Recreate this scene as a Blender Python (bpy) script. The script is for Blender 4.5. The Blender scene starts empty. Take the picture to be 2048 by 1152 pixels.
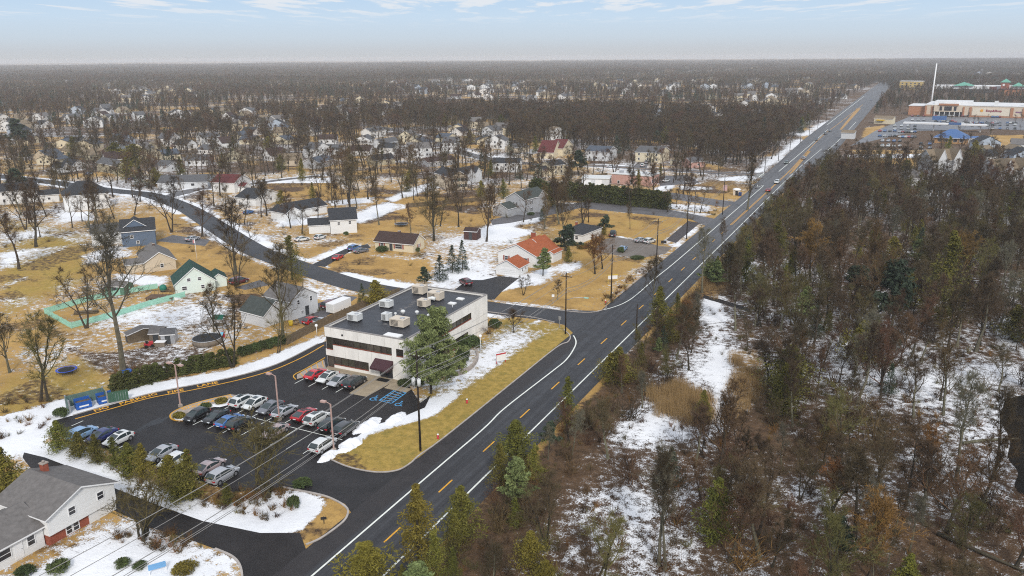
import bpy, math, random
import numpy as np
from mathutils import Vector, Matrix
from mathutils.geometry import tessellate_polygon

sc = bpy.context.scene
COL = sc.collection
R = math.radians
# ---------------------------------------------------------------- camera
# world frame: +Y runs along the highway, +X to its right, metres, z = 0 the ground
CAM = Vector((49.3, -93.9, 54.35)); YAW = R(26.17); PITCH = R(16.206); ROLL = -0.0068
cam = bpy.data.cameras.new('camera'); cam.lens = 28.0; cam.sensor_width = 36.0
cam.clip_start = 0.5; cam.clip_end = 30000
co = bpy.data.objects.new('camera', cam); COL.objects.link(co); sc.camera = co
co.matrix_world = Matrix.Translation(CAM) @ Matrix.Rotation(YAW, 4, 'Z') @ Matrix.Rotation(R(90) - PITCH, 4, 'X') @ Matrix.Rotation(ROLL, 4, 'Z')

# ---------------------------------------------------------------- sky and sun
SUN_EL, SUN_AZ = R(36), R(35)       # azimuth measured from +Y clockwise is 180+35: behind and right of the camera
w = bpy.data.worlds.new('World'); sc.world = w; w.use_nodes = True
nt = w.node_tree; nt.nodes.clear()
def N(t, **k):
    n = nt.nodes.new(t)
    for a, b in k.items(): setattr(n, a, b)
    return n
def L(a, b): nt.links.new(a, b)
sky = N('ShaderNodeTexSky', sky_type='NISHITA', sun_disc=False); sky.sun_elevation = SUN_EL; sky.sun_rotation = R(145)
sky.air_density = 1.0; sky.dust_density = 3.0; sky.ozone_density = 2.0
tc = N('ShaderNodeTexCoord'); sep = N('ShaderNodeSeparateXYZ'); L(tc.outputs['Generated'], sep.inputs[0])
# elevation ramp: the grey band of haze on the horizon, then pale blue, then a high thin veil
rmp = N('ShaderNodeValToRGB'); L(sep.outputs['Z'], rmp.inputs[0])
er = rmp.color_ramp; er.elements[0].position = 0.0; er.elements[0].color = (.66, .685, .715, 1)
er.elements[1].position = 1.0; er.elements[1].color = (.92, .97, 1.06, 1)
for p_, c_ in ((.008, (.65, .69, .74, 1)), (.022, (.66, .76, .86, 1)), (.045, (.64, .80, .97, 1)), (.075, (.53, .73, .97, 1)), (.20, (.62, .78, 1.0, 1)), (.5, (.85, .92, 1.03, 1))):
    e_ = er.elements.new(p_); e_.color = c_
nsc = N('ShaderNodeVectorMath', operation='SCALE'); nsc.inputs['Scale'].default_value = .10; L(sky.outputs[0], nsc.inputs[0])
mx0 = N('ShaderNodeMixRGB'); mx0.inputs[0].default_value = .9; L(nsc.outputs[0], mx0.inputs[1]); L(rmp.outputs[0], mx0.inputs[2])
# flat-bottomed small clouds: noise on the plane of the cloud layer
zc = N('ShaderNodeMath', operation='MAXIMUM'); L(sep.outputs['Z'], zc.inputs[0]); zc.inputs[1].default_value = .012
dv = N('ShaderNodeVectorMath', operation='DIVIDE'); L(tc.outputs['Generated'], dv.inputs[0])
cz = N('ShaderNodeCombineXYZ'); L(zc.outputs[0], cz.inputs[0]); L(zc.outputs[0], cz.inputs[1]); cz.inputs[2].default_value = 1.0
L(cz.outputs[0], dv.inputs[1])
rot = N('ShaderNodeVectorRotate', rotation_type='Z_AXIS'); L(dv.outputs[0], rot.inputs['Vector']); rot.inputs['Angle'].default_value = -YAW
sc3 = N('ShaderNodeVectorMath', operation='MULTIPLY'); L(rot.outputs[0], sc3.inputs[0]); sc3.inputs[1].default_value = (1.3, .42, 6.0)
cn = N('ShaderNodeTexNoise'); cn.inputs['Scale'].default_value = 1.0; cn.inputs['Detail'].default_value = 5; cn.inputs['Roughness'].default_value = .58; L(sc3.outputs[0], cn.inputs[0])
cr = N('ShaderNodeMapRange'); cr.interpolation_type = 'SMOOTHSTEP'; L(cn.outputs[0], cr.inputs[0]); cr.inputs[1].default_value = .49; cr.inputs[2].default_value = .62
lo = N('ShaderNodeMapRange'); lo.interpolation_type = 'SMOOTHSTEP'; L(sep.outputs['Z'], lo.inputs[0]); lo.inputs[1].default_value = .030; lo.inputs[2].default_value = .062
mu = N('ShaderNodeMath', operation='MULTIPLY'); L(cr.outputs[0], mu.inputs[0]); L(lo.outputs[0], mu.inputs[1])
mu2 = N('ShaderNodeMath', operation='MULTIPLY'); L(mu.outputs[0], mu2.inputs[0]); mu2.inputs[1].default_value = .85
mx1 = N('ShaderNodeMixRGB'); L(mu2.outputs[0], mx1.inputs[0]); L(mx0.outputs[0], mx1.inputs[1]); mx1.inputs[2].default_value = (.84, .87, .91, 1)
bg = N('ShaderNodeBackground'); bg.inputs[1].default_value = .93; L(mx1.outputs[0], bg.inputs[0])
out = N('ShaderNodeOutputWorld'); L(bg.outputs[0], out.inputs[0])

sl = bpy.data.lights.new('sun', 'SUN'); sl.energy = 2.3; sl.angle = R(9); sl.color = (1, .95, .88)
so = bpy.data.objects.new('sun', sl); COL.objects.link(so)
sdir = Vector((math.sin(R(145)) * math.cos(SUN_EL), math.cos(R(145)) * math.cos(SUN_EL), math.sin(SUN_EL)))
so.rotation_euler = sdir.to_track_quat('Z', 'Y').to_euler(); so.location = (0, 0, 200)

vs = sc.view_settings; vs.view_transform = 'Standard'; vs.look = 'None'; vs.exposure = 0.05; vs.gamma = 1; vs.use_curve_mapping = False
sc.cycles.max_bounces = 5; sc.cycles.diffuse_bounces = 2; sc.cycles.glossy_bounces = 2; sc.cycles.transmission_bounces = 2
sc.cycles.transparent_max_bounces = 6; sc.cycles.volume_bounces = 2; sc.cycles.use_denoising = False; sc.cycles.filter_width = 1.1
sc.cycles.caustics_reflective = False; sc.cycles.caustics_refractive = False

# ---------------------------------------------------------------- pixel (of the 2048 x 1152 photograph) -> ground point
F_ = 1593.; MI = co.matrix_world.to_3x3()
def P(px, py, z=0.0):
    d = MI @ Vector(((px - 1024.) / F_, -(py - 576.) / F_, -1.0))
    t = (z - CAM.z) / d.z
    return (CAM.x + d.x * t, CAM.y + d.y * t)
def PP(pts, z=0.0): return [P(a, b, z) for a, b in pts]
def ppm(y):   # photo pixels per metre across the view at image row y
    return max(.2, (y - 110) * .96 / CAM.z)
MWI = co.matrix_world.inverted()
def toimg(x, y, z=0.0):
    v = MWI @ Vector((x, y, z))
    if v.z > -1: return None
    return (1024 + F_ * v.x / -v.z, 576 - F_ * v.y / -v.z, -v.z)

# ---------------------------------------------------------------- mesh helpers
class MB:
    def __init__(s): s.v = []; s.f = []; s.m = []; s.sm = []
    def face(s, pts, m=0, sm=False):
        b = len(s.v); s.v.extend(pts); s.f.append(tuple(range(b, b + len(pts)))); s.m.append(m); s.sm.append(sm)
    def box(s, x0, x1, y0, y1, z0, z1, m=0, skip=''):
        b = len(s.v)
        s.v += [(x0, y0, z0), (x1, y0, z0), (x1, y1, z0), (x0, y1, z0), (x0, y0, z1), (x1, y0, z1), (x1, y1, z1), (x0, y1, z1)]
        for k, q in (('b', (3, 2, 1, 0)), ('t', (4, 5, 6, 7)), ('f', (0, 1, 5, 4)), ('r', (1, 2, 6, 5)), ('k', (2, 3, 7, 6)), ('l', (3, 0, 4, 7))):
            if k not in skip: s.f.append(tuple(b + i for i in q)); s.m.append(m); s.sm.append(False)
    def tube(s, pts, rad, n=5, m=0, cap=True, sm=True):
        b0 = len(s.v); k = len(pts)
        pts = [Vector(p) for p in pts]
        for i, p in enumerate(pts):
            d = (pts[min(i + 1, k - 1)] - pts[max(i - 1, 0)]).normalized()
            a = Vector((0, 0, 1)) if abs(d.z) < .8 else Vector((1, 0, 0))
            u = d.cross(a).normalized(); vv = d.cross(u)
            r = rad[i] if hasattr(rad, '__len__') else rad
            for j in range(n):
                t = 2 * math.pi * j / n
                s.v.append(tuple(p + (u * math.cos(t) + vv * math.sin(t)) * r))
        for i in range(k - 1):
            for j in range(n):
                a, b_ = b0 + i * n + j, b0 + i * n + (j + 1) % n
                s.f.append((a, a + n, b_ + n, b_)); s.m.append(m); s.sm.append(sm)
        if cap:
            s.f.append(tuple(b0 + j for j in range(n))); s.m.append(m); s.sm.append(False)
            s.f.append(tuple(b0 + (k - 1) * n + n - 1 - j for j in range(n))); s.m.append(m); s.sm.append(False)
    def ball(s, c, r, sz=1.0, m=0, nu=8, nv=5):
        b = len(s.v)
        for i in range(nv + 1):
            t = math.pi * i / nv
            for j in range(nu):
                a = 2 * math.pi * j / nu
                s.v.append((c[0] + r * math.sin(t) * math.cos(a), c[1] + r * math.sin(t) * math.sin(a), c[2] + r * sz * math.cos(t)))
        for i in range(nv):
            for j in range(nu):
                q = (b + i * nu + j, b + (i + 1) * nu + j, b + (i + 1) * nu + (j + 1) % nu, b + i * nu + (j + 1) % nu)
                s.f.append(q); s.m.append(m); s.sm.append(True)
    def prism(s, poly, z0, z1, m=0, bottom=False):
        n = len(poly)
        s.flat(poly, z1, m)
        for i in range(n):
            a, b = poly[i], poly[(i + 1) % n]
            s.face([(a[0], a[1], z0), (b[0], b[1], z0), (b[0], b[1], z1), (a[0], a[1], z1)], m)
    def flat(s, poly, z, m=0):
        ar = sum(poly[i][0] * poly[(i + 1) % len(poly)][1] - poly[(i + 1) % len(poly)][0] * poly[i][1] for i in range(len(poly)))
        if ar < 0: poly = poly[::-1]
        b = len(s.v); s.v += [(x, y, z) for x, y in poly]
        for t in tessellate_polygon([[Vector((x, y, 0)) for x, y in poly]]):
            a, c, d = (Vector((*poly[i], 0)) for i in t)
            if (c - a).cross(d - a).z < 0: t = t[::-1]
            s.f.append(tuple(b + i for i in t)); s.m.append(m); s.sm.append(False)
    def mesh(s, name, mats):
        me = bpy.data.meshes.new(name); me.from_pydata([tuple(p) for p in s.v], [], s.f)
        for x in mats: me.materials.append(x)
        me.polygons.foreach_set('material_index', s.m); me.polygons.foreach_set('use_smooth', s.sm); me.update()
        return me

def link(name, me, parent=None, loc=None, rz=None, scale=None):
    o = bpy.data.objects.new(name, me); COL.objects.link(o)
    if parent is not None: o.parent = parent
    if loc is not None: o.location = loc
    if rz is not None: o.rotation_euler = (0, 0, rz)
    if scale is not None: o.scale = scale
    return o
def tag(o, label, cat, group=None):
    o['label'] = label; o['category'] = cat
    if group: o['group'] = group
    return o
def thing(name, label, cat, loc=(0, 0, 0), rz=0, group=None):
    return tag(link(name, None, None, loc, rz), label, cat, group)
def struct(name, me, parent=None):
    o = link(name, me, parent)
    if parent is None: o['kind'] = 'structure'
    return o
def copy_tree(o, parent=None):
    c = o.copy(); COL.objects.link(c)
    if parent is not None: c.parent = parent
    for ch in o.children: copy_tree(ch, c)
    return c

# ---------------------------------------------------------------- materials
def mat(name, col, rough=.8, var=.0, scale=2.0, metal=0.0, spec=.3, bump=0.0, objrand=0.0, stretch=None, col2=None, coat=0.0):
    m = bpy.data.materials.new(name); m.use_nodes = True; t = m.node_tree; b = t.nodes['Principled BSDF']
    b.inputs['Roughness'].default_value = rough; b.inputs['Metallic'].default_value = metal; b.inputs['Specular IOR Level'].default_value = spec
    b.inputs['Coat Weight'].default_value = coat
    c = tuple(col) + (1,); b.inputs['Base Color'].default_value = c; m.diffuse_color = c
    src = None
    if var or col2 or bump:
        g = t.nodes.new('ShaderNodeNewGeometry') if stretch == 'world' else t.nodes.new('ShaderNodeTexCoord')
        vec = g.outputs['Position'] if stretch == 'world' else g.outputs['Object']
        if isinstance(stretch, tuple):
            mp = t.nodes.new('ShaderNodeMapping'); mp.inputs['Scale'].default_value = stretch; t.links.new(vec, mp.inputs[0]); vec = mp.outputs[0]
        n = t.nodes.new('ShaderNodeTexNoise'); n.inputs['Scale'].default_value = scale; n.inputs['Detail'].default_value = 5; n.inputs['Roughness'].default_value = .65
        t.links.new(vec, n.inputs[0])
        mr = t.nodes.new('ShaderNodeMapRange'); mr.inputs[1].default_value = .3; mr.inputs[2].default_value = .7; t.links.new(n.outputs[0], mr.inputs[0])
        mx = t.nodes.new('ShaderNodeMixRGB')
        lo_ = tuple(x * (1 - var) for x in col); hi_ = tuple(min(1, x * (1 + var)) for x in (col2 or col))
        mx.inputs[1].default_value = lo_ + (1,); mx.inputs[2].default_value = hi_ + (1,); t.links.new(mr.outputs[0], mx.inputs[0]); src = mx.outputs[0]
        if bump:
            bp = t.nodes.new('ShaderNodeBump'); bp.inputs['Strength'].default_value = bump; bp.inputs['Distance'].default_value = .05; t.links.new(n.outputs[0], bp.inputs['Height']); t.links.new(bp.outputs[0], b.inputs['Normal'])
    if objrand:
        oi = t.nodes.new('ShaderNodeObjectInfo'); hs = t.nodes.new('ShaderNodeHueSaturation')
        a = t.nodes.new('ShaderNodeMapRange'); a.inputs[3].default_value = 1 - objrand; a.inputs[4].default_value = 1 + objrand; t.links.new(oi.outputs['Random'], a.inputs[0]); t.links.new(a.outputs[0], hs.inputs['Value'])
        wn = t.nodes.new('ShaderNodeTexWhiteNoise'); wn.noise_dimensions = '1D'; t.links.new(oi.outputs['Random'], wn.inputs['W'])
        h = t.nodes.new('ShaderNodeMapRange'); h.inputs[3].default_value = .5 - objrand * .02; h.inputs[4].default_value = .5 + objrand * .09; t.links.new(wn.outputs[0], h.inputs[0]); t.links.new(h.outputs[0], hs.inputs['Hue'])
        hs.inputs['Color'].default_value = c
        if src: t.links.new(src, hs.inputs['Color'])
        src = hs.outputs[0]
    if src: t.links.new(src, b.inputs['Base Color'])
    return m

M = {}
M['asphalt_lot'] = mat('wet dark asphalt', (.019, .017, .018), .55, .35, .35, spec=.28, stretch='world', bump=.05)
M['asphalt_road'] = mat('wet road asphalt', (.062, .062, .068), .45, .25, .12, spec=.4, stretch='world')
M['asphalt_old'] = mat('worn asphalt', (.12, .115, .12), .6, .25, .25, spec=.3, stretch='world')
M['paint_white'] = mat('white road paint', (.78, .80, .74), .6, .12, 1.5, stretch='world')
M['paint_yellow'] = mat('yellow road paint', (.72, .36, .03), .6, .2, 1.2, stretch='world')
M['paint_blue'] = mat('blue parking paint', (.09, .38, .72), .6, .15, 2, stretch='world')
M['concrete'] = mat('concrete', (.36, .31, .27), .85, .25, 1.2, stretch='world')
M['kerb'] = mat('kerb concrete', (.42, .38, .35), .85, .2, .8, stretch='world')
M['pave_tan'] = mat('tan concrete pad', (.33, .27, .19), .85, .2, .8, stretch='world')
M['white_wall'] = mat('white stucco', (.82, .79, .74), .9, .10, .7, stretch=(1, 1, .35))
M['trim'] = mat('white trim', (.80, .80, .80), .7)
M['glass'] = mat('dark window glass', (.035, .035, .04), .12, spec=.6)
M['glass_tint'] = mat('bronze office glass', (.062, .052, .042), .10, .5, .8, spec=.6, objrand=.75)
M['red_trim'] = mat('rust red sill', (.24, .068, .042), .6)
M['mullion'] = mat('bronze mullion', (.05, .04, .035), .5)
M['roof_dark'] = mat('dark roof membrane', (.036, .038, .046), .5, .35, .45, spec=.4)
M['roof_worn'] = mat('pale gravel on roof membrane', (.13, .125, .125), .8, .4, 1.5)
M['coping'] = mat('parapet coping', (.26, .24, .23), .6)
M['hvac_white'] = mat('pale painted steel', (.66, .67, .66), .5, .1, 1)
M['hvac_tan'] = mat('tan painted steel', (.62, .54, .44), .55, .1, 1)
M['dark_metal'] = mat('dark metal', (.03, .03, .033), .5)
M['grey_metal'] = mat('galvanised steel', (.45, .46, .48), .4, metal=.5)
M['maroon'] = mat('dark maroon awning', (.06, .025, .032), .75)
M['wood_pole'] = mat('dark weathered pole', (.028, .020, .016), .85, .25, 1, stretch=(3, 3, .5))
M['wood_pale'] = mat('weathered grey wood', (.20, .165, .13), .85, .25, 1.5)
M['wood_fence'] = mat('brown fence boards', (.15, .115, .075), .85, .3, 1.2)
M['brick'] = mat('red brick', (.30, .085, .05), .85, .25, 4)
M['lamp_pink'] = mat('faded pink-brown steel', (.50, .34, .30), .5)
M['globe'] = mat('white lamp globe', (.85, .85, .85), .35)
M['rubber'] = mat('black rubber', (.015, .015, .016), .7)
M['rim'] = mat('alloy rim', (.5, .5, .52), .35, metal=.7)
M['car_glass'] = mat('car glass', (.03, .045, .05), .08, spec=.7)
M['tail'] = mat('red tail lamp', (.45, .02, .03), .3)
M['head'] = mat('clear head lamp', (.75, .78, .8), .2)
M['bark'] = mat('bark', (.052, .041, .030), .95, .35, 1.5, objrand=.35)
M['bark_pale'] = mat('lichen covered bark', (.13, .118, .082), .95, .35, 1.5, objrand=.25)
M['twig'] = mat('bare twigs', (.078, .050, .029), .95, .30, .25, objrand=.42)
M['twig_red'] = mat('reddish bare twigs', (.098, .052, .029), .95, .30, .3, objrand=.42)
M['twig_orange'] = mat('rusty dead leaves', (.19, .090, .030), .95, .35, .4, objrand=.3)
M['twig_olive'] = mat('budding olive twigs', (.115, .093, .034), .95, .35, .4, objrand=.3)
M['cedar'] = mat('cedar foliage', (.080, .080, .013), .9, .45, .9, col2=(.135, .118, .022), objrand=.35)
M['cedar_gold'] = mat('yellowish cedar foliage', (.14, .115, .018), .9, .45, .9, col2=(.19, .15, .025), objrand=.2)
M['pine'] = mat('pine needles', (.095, .128, .042), .9, .4, .7, col2=(.185, .215, .08), objrand=.2)
M['spruce'] = mat('spruce needles', (.030, .046, .028), .9, .4, .9, col2=(.05, .068, .04), objrand=.25)
M['box'] = mat('clipped evergreen leaves', (.045, .065, .02), .9, .4, 1.5, col2=(.075, .095, .03), objrand=.3)
M['arbor'] = mat('arborvitae foliage', (.050, .056, .014), .9, .4, 1.2, col2=(.082, .086, .022), objrand=.25)
M['snow'] = mat('old snow', (.84, .85, .88), .7, .06, .8, stretch='world', bump=.25)
# ---------------------------------------------------------------- ground sheet with snow, lawn and leaf litter
def vnoise(x, y, s, seed=0):
    x = x / s + seed * 17.3; y = y / s + seed * 9.1
    xi = np.floor(x).astype(np.int64); yi = np.floor(y).astype(np.int64); fx = x - xi; fy = y - yi
    def h(a, b):
        n = (a * 374761393 + b * 668265263 + seed * 2147483) & 0x7fffffff
        n = ((n ^ (n >> 13)) * 1274126177) & 0x7fffffff
        return ((n ^ (n >> 16)) & 0xffff) / 65535.0
    fx = fx * fx * (3 - 2 * fx); fy = fy * fy * (3 - 2 * fy)
    return (h(xi, yi) * (1 - fx) + h(xi + 1, yi) * fx) * (1 - fy) + (h(xi, yi + 1) * (1 - fx) + h(xi + 1, yi + 1) * fx) * fy
def fnoise(x, y, s, seed=0): return .55 * vnoise(x, y, s, seed) + .3 * vnoise(x, y, s / 2.1, seed + 1) + .15 * vnoise(x, y, s / 4.3, seed + 2)
def inside(x, y, poly):
    r = np.zeros(x.shape, bool); n = len(poly)
    for i in range(n):
        (x1, y1), (x2, y2) = poly[i], poly[(i + 1) % n]
        if y1 == y2: continue
        c = ((y1 > y) != (y2 > y)) & (x < (x2 - x1) * (y - y1) / (y2 - y1) + x1)
        r ^= c
    return r
def segdist(x, y, line):
    d = np.full(x.shape, 1e9)
    for (x1, y1), (x2, y2) in zip(line[:-1], line[1:]):
        dx, dy = x2 - x1, y2 - y1
        t = np.clip(((x - x1) * dx + (y - y1) * dy) / (dx * dx + dy * dy + 1e-9), 0, 1)
        d = np.minimum(d, np.hypot(x - x1 - t * dx, y - y1 - t * dy))
    return d
def polydist(x, y, poly):   # signed, positive inside
    d = segdist(x, y, poly + poly[:1]); return np.where(inside(x, y, poly), d, -d)

STREET1 = PP([(1150, 632), (980, 615), (830, 592), (720, 572), (640, 548), (560, 520), (500, 495), (420, 445), (370, 415), (300, 390), (215, 380), (82, 362), (-160, 335)])
STREET1[0] = (-7.9, 59.0)
STREET2 = [(-7.0, 294.0)] + PP([(1300, 338), (1180, 331), (1045, 326)]) + PP([(950, 312), (870, 285), (800, 262), (700, 245)])
STREET3 = PP([(330, 396), (380, 380), (470, 372), (560, 360), (640, 352)])      # side lane near the red roofed house
STREET4 = PP([(-20, 270), (120, 272), (300, 262), (420, 250)])

# (polygon in photo pixels, weight added to the snow amount, softness in metres)
SNOW = [
 ([(0, 835), (120, 800), (230, 782), (300, 768), (460, 742), (560, 706), (648, 668), (650, 686), (560, 730), (460, 760), (300, 792), (150, 836), (60, 890), (0, 900)], .75, 1.0),
 ([(0, 700), (100, 690), (200, 640), (300, 602), (460, 560), (470, 630), (560, 660), (640, 650), (640, 668), (480, 712), (400, 725), (250, 760), (180, 770), (150, 755), (30, 735)], .17, 2.5),
 ([(330, 615), (460, 575), (470, 632), (300, 660), (240, 640)], .12, 2),
 ([(0, 508), (60, 496), (160, 488), (60, 528), (0, 545)], .5, 1.5), ([(0, 568), (70, 545), (60, 560), (0, 582)], .5, 1),
 ([(150, 512), (250, 488), (262, 512), (170, 530)], .45, 2), ([(235, 548), (340, 552), (330, 572), (262, 568)], .5, 1.5),
 ([(108, 420), (180, 425), (190, 440), (120, 445)], .35, 2), ([(0, 470), (90, 455), (110, 470), (0, 490)], .3, 3),
 ([(610, 520), (700, 486), (735, 492), (650, 525)], .5, 1.2), ([(735, 510), (832, 510), (850, 490), (1000, 455), (1062, 458), (1030, 490), (1000, 512), (985, 545), (940, 572), (880, 588), (855, 570), (870, 535), (836, 522), (760, 530)], .30, 2.5),
 ([(660, 540), (760, 556), (850, 572), (835, 582), (720, 560)], .5, 1), ([(600, 560), (700, 590), (660, 610), (600, 590)], .45, 1.5),
 ([(940, 470), (1000, 440), (1115, 425), (1090, 442), (1020, 455), (1060, 465), (1000, 480)], .5, 2),
 ([(770, 398), (862, 364), (874, 374), (790, 404)], .55, 1.5), ([(650, 402), (745, 394), (745, 404), (660, 412)], .5, 1.5), ([(690, 436), (770, 405), (835, 410), (790, 424), (720, 446)], .5, 2),
 ([(530, 362), (660, 356), (660, 366), (530, 366)], .55, 1), ([(560, 440), (640, 432), (640, 446), (560, 452)], .4, 1.5), ([(400, 480), (520, 470), (560, 500), (500, 480)], .3, 2),
 ([(1310, 376), (1345, 364), (1345, 382), (1318, 388)], .5, 1), ([(1360, 372), (1425, 374), (1425, 380), (1360, 380)], .5, 1), ([(1440, 356), (1515, 350), (1510, 360), (1440, 362)], .5, 1),
 ([(1130, 404), (1340, 420), (1420, 428), (1400, 436), (1300, 430), (1130, 412)], .42, 1.2),
 ([(1225, 402), (1400, 424), (1425, 422), (1412, 412), (1340, 408)], .4, 1), ([(1322, 478), (1350, 452), (1376, 438), (1382, 442), (1350, 468), (1330, 488)], .5, .8), ([(1345, 490), (1390, 452), (1412, 440), (1416, 446), (1392, 462), (1352, 496)], .35, .8),
 ([(890, 765), (940, 710), (975, 672), (1000, 658), (1056, 652), (1072, 672), (1010, 712), (950, 752), (905, 790)], .24, 2.2),
 ([(1000, 672), (1080, 668), (1070, 690), (1010, 730), (940, 775), (900, 800), (915, 770)], .12, 3),
 ([(648, 915), (690, 880), (742, 848), (800, 838), (870, 800), (905, 792), (870, 830), (820, 845), (745, 862), (700, 895), (668, 912)], .78, 1.2), ([(830, 800), (900, 790), (900, 830), (850, 850)], .3, 2),
 ([(40, 888), (130, 896), (250, 950), (320, 980), (430, 1016), (500, 1002), (545, 985), (600, 985), (662, 1008), (640, 1032), (605, 1062), (520, 1068), (405, 1044), (320, 1014), (235, 981), (150, 940), (90, 917)], .75, .9),
 ([(60, 1152), (130, 1110), (190, 1062), (262, 1040), (330, 1070), (420, 1104), (478, 1126), (484, 1152), (200, 1180)], .42, 1.5), ([(330, 1078), (420, 1100), (476, 1122), (470, 1130), (400, 1110)], .4, .6),
 ([(100, 1140), (330, 1090), (330, 1180), (60, 1180)], .35, 2), ([(0, 880), (60, 880), (110, 930), (60, 930), (0, 905)], .4, 2),
 ([(940, 592), (970, 555), (1035, 552), (1060, 545), (1160, 520), (1175, 530), (1085, 572), (1050, 575), (1000, 582)], .55, 1.5), ([(1120, 522), (1150, 512), (1180, 540), (1130, 548)], .3, 1.5),
 ([(1232, 470), (1288, 480), (1288, 486), (1232, 477)], .6, .6), ([(1180, 508), (1275, 520), (1275, 515), (1190, 503)], .5, .7),
 ([(960, 605), (1060, 614), (1180, 624), (1180, 629), (1060, 620), (960, 612)], .5, .6),
 # woods on the right of the highway
 ([(1400, 632), (1452, 640), (1470, 705), (1445, 765), (1462, 855), (1380, 880), (1230, 892), (1240, 835), (1330, 800), (1372, 760), (1402, 700)], .22, 2.5), ([(1400, 600), (1440, 590), (1450, 640), (1400, 640)], .45, 1.5), ([(1210, 880), (1300, 820), (1420, 870), (1300, 1010), (1200, 1000)], .16, 4),
 ([(1430, 690), (1448, 690), (1452, 860), (1432, 860)], .3, .8), ([(1560, 612), (1800, 690), (1850, 790), (1700, 760), (1560, 640)], .18, 5), ([(1840, 740), (2060, 720), (2060, 770), (1840, 775)], .2, 2), ([(1990, 620), (2060, 640), (2060, 720), (2000, 690)], .2, 3),
 ([(1180, 1000), (1360, 1000), (1380, 1180), (1240, 1180)], .2, 5), ([(1860, 880), (2000, 800), (2040, 980), (1900, 1020)], .18, 5), ([(1540, 980), (1800, 940), (1820, 1100), (1560, 1120)], .1, 6),
 ([(1840, 380), (1900, 375), (1900, 392), (1830, 392)], .5, 2), ([(1690, 310), (1860, 308), (1860, 316), (1690, 316)], .6, 2), ([(1600, 275), (1500, 345), (1524, 345), (1604, 285)], .42, 2), ([(1690, 230), (1640, 258), (1600, 275), (1600, 268), (1640, 248)], .42, 3),
]
# patches bare of snow
BARE = [([(650, 905), (740, 870), (830, 845), (905, 805), (1010, 735), (1085, 680), (1140, 660), (1145, 680), (1020, 770), (905, 860), (830, 925), (760, 942), (690, 935)], .5), ([(985, 600), (1150, 600), (1310, 505), (1330, 470), (1180, 480), (1080, 570), (990, 590)], .34), ([(1100, 420), (1330, 440), (1380, 440), (1330, 480), (1200, 470), (1080, 445)], .5), ([(640, 520), (740, 515), (850, 525), (830, 560), (700, 540)], .3),
        ([(1320, 380), (1460, 360), (1480, 395), (1400, 402), (1330, 400)], .3), ([(0, 595), (90, 590), (180, 500), (90, 470), (0, 540)], .25), ([(600, 500), (735, 470), (735, 500), (640, 530)], .1), ([(530, 368), (670, 366), (680, 392), (560, 395)], .5), ([(800, 395), (940, 385), (960, 410), (830, 445), (760, 440)], .2), ([(655, 1000), (700, 1005), (690, 1045), (640, 1070), (610, 1060)], .7), ([(345, 1078), (400, 1090), (470, 1118), (440, 1120), (360, 1110)], .25)]
OLIVE = [([(650, 915), (740, 845), (900, 760), (1010, 640), (1140, 650), (1150, 690), (900, 890), (830, 945), (690, 945)], .55), ([(0, 640), (180, 560), (180, 470), (0, 430)], .35), ([(0, 760), (200, 700), (230, 790), (0, 850)], .35), ([(1420, 640), (1520, 720), (1500, 800), (1430, 740)], .0)]
LITTER = [([(100, 690), (230, 700), (420, 690), (400, 730), (230, 770), (150, 720)], .6), ([(300, 1060), (480, 1110), (480, 1140), (330, 1090)], .6), ([(1170, 545), (1320, 500), (1335, 520), (1215, 612), (1190, 612)], .0), ([(560, 600), (650, 610), (640, 650), (560, 660)], .5), ([(430, 560), (560, 600), (560, 640), (470, 620)], .35)]
LAWN_R = [([(1430, 690), (1530, 700), (1540, 770), (1450, 850), (1455, 760)], .45), ([(1380, 560), (1460, 570), (1440, 600), (1390, 600)], .35), ([(1600, 250), (1670, 250), (1640, 285), (1600, 290)], .7), ([(1700, 300), (1870, 300), (1850, 335), (1700, 320)], .7), ([(1980, 270), (2048, 270), (2048, 310), (1960, 305)], .7), ([(1730, 255), (1770, 250), (1770, 275), (1720, 275)], .6)]

def axis(lo, hi, a, b, step, ga, gb):
    v = list(np.arange(a, b, step)); s = step
    while v[-1] < hi: s *= gb; v.append(v[-1] + s)
    s = step; pre = []
    x = a
    while x > lo: s *= ga; x -= s; pre.append(x)
    return np.array(pre[::-1] + v)
gx = axis(-12000, 12000, -125, 95, 1.2, 1.025, 1.04); gy = axis(-1500, 12000, -55, 185, 1.2, 1.15, 1.022)
GX, GY = np.meshgrid(gx, gy); nx, ny = len(gx), len(gy)
X, Y = GX.ravel(), GY.ravel()
right = 1 / (1 + np.exp(-(X - 7.2) / .5))
far = np.clip((np.hypot(X - CAM.x, Y - CAM.y) - 330) / 250, 0, 1)
n20 = fnoise(X, Y, 26, 3); n6 = fnoise(X, Y, 7, 5)
snow = (1 - right) * (.11 + .46 * n20 - .06 * far + .09 * np.clip((np.hypot(X - CAM.x, Y - CAM.y) - 270) / 60, 0, 1)) + right * (.22 + .40 * n20 - .15 * far) * np.clip((X - 7) / 8, .35, 1)
mid = np.clip((np.hypot(X - CAM.x, Y - CAM.y) - 255) / 120, 0, 1)
lawn = (1 - right) * (.98 - .5 * np.clip((fnoise(X, Y, 11, 15) - .52) * 6, 0, 1) - .12 * far - .55 * mid * np.clip((fnoise(X, Y, 34, 9) - .42) * 8, 0, 1) - .5 * np.clip((Y - 330) / 60, 0, 1) * (X > -60)) + right * .10
olive = .18 + .25 * vnoise(X, Y, 40, 12)
near = np.hypot(X - CAM.x, Y - CAM.y) < 900
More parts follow.
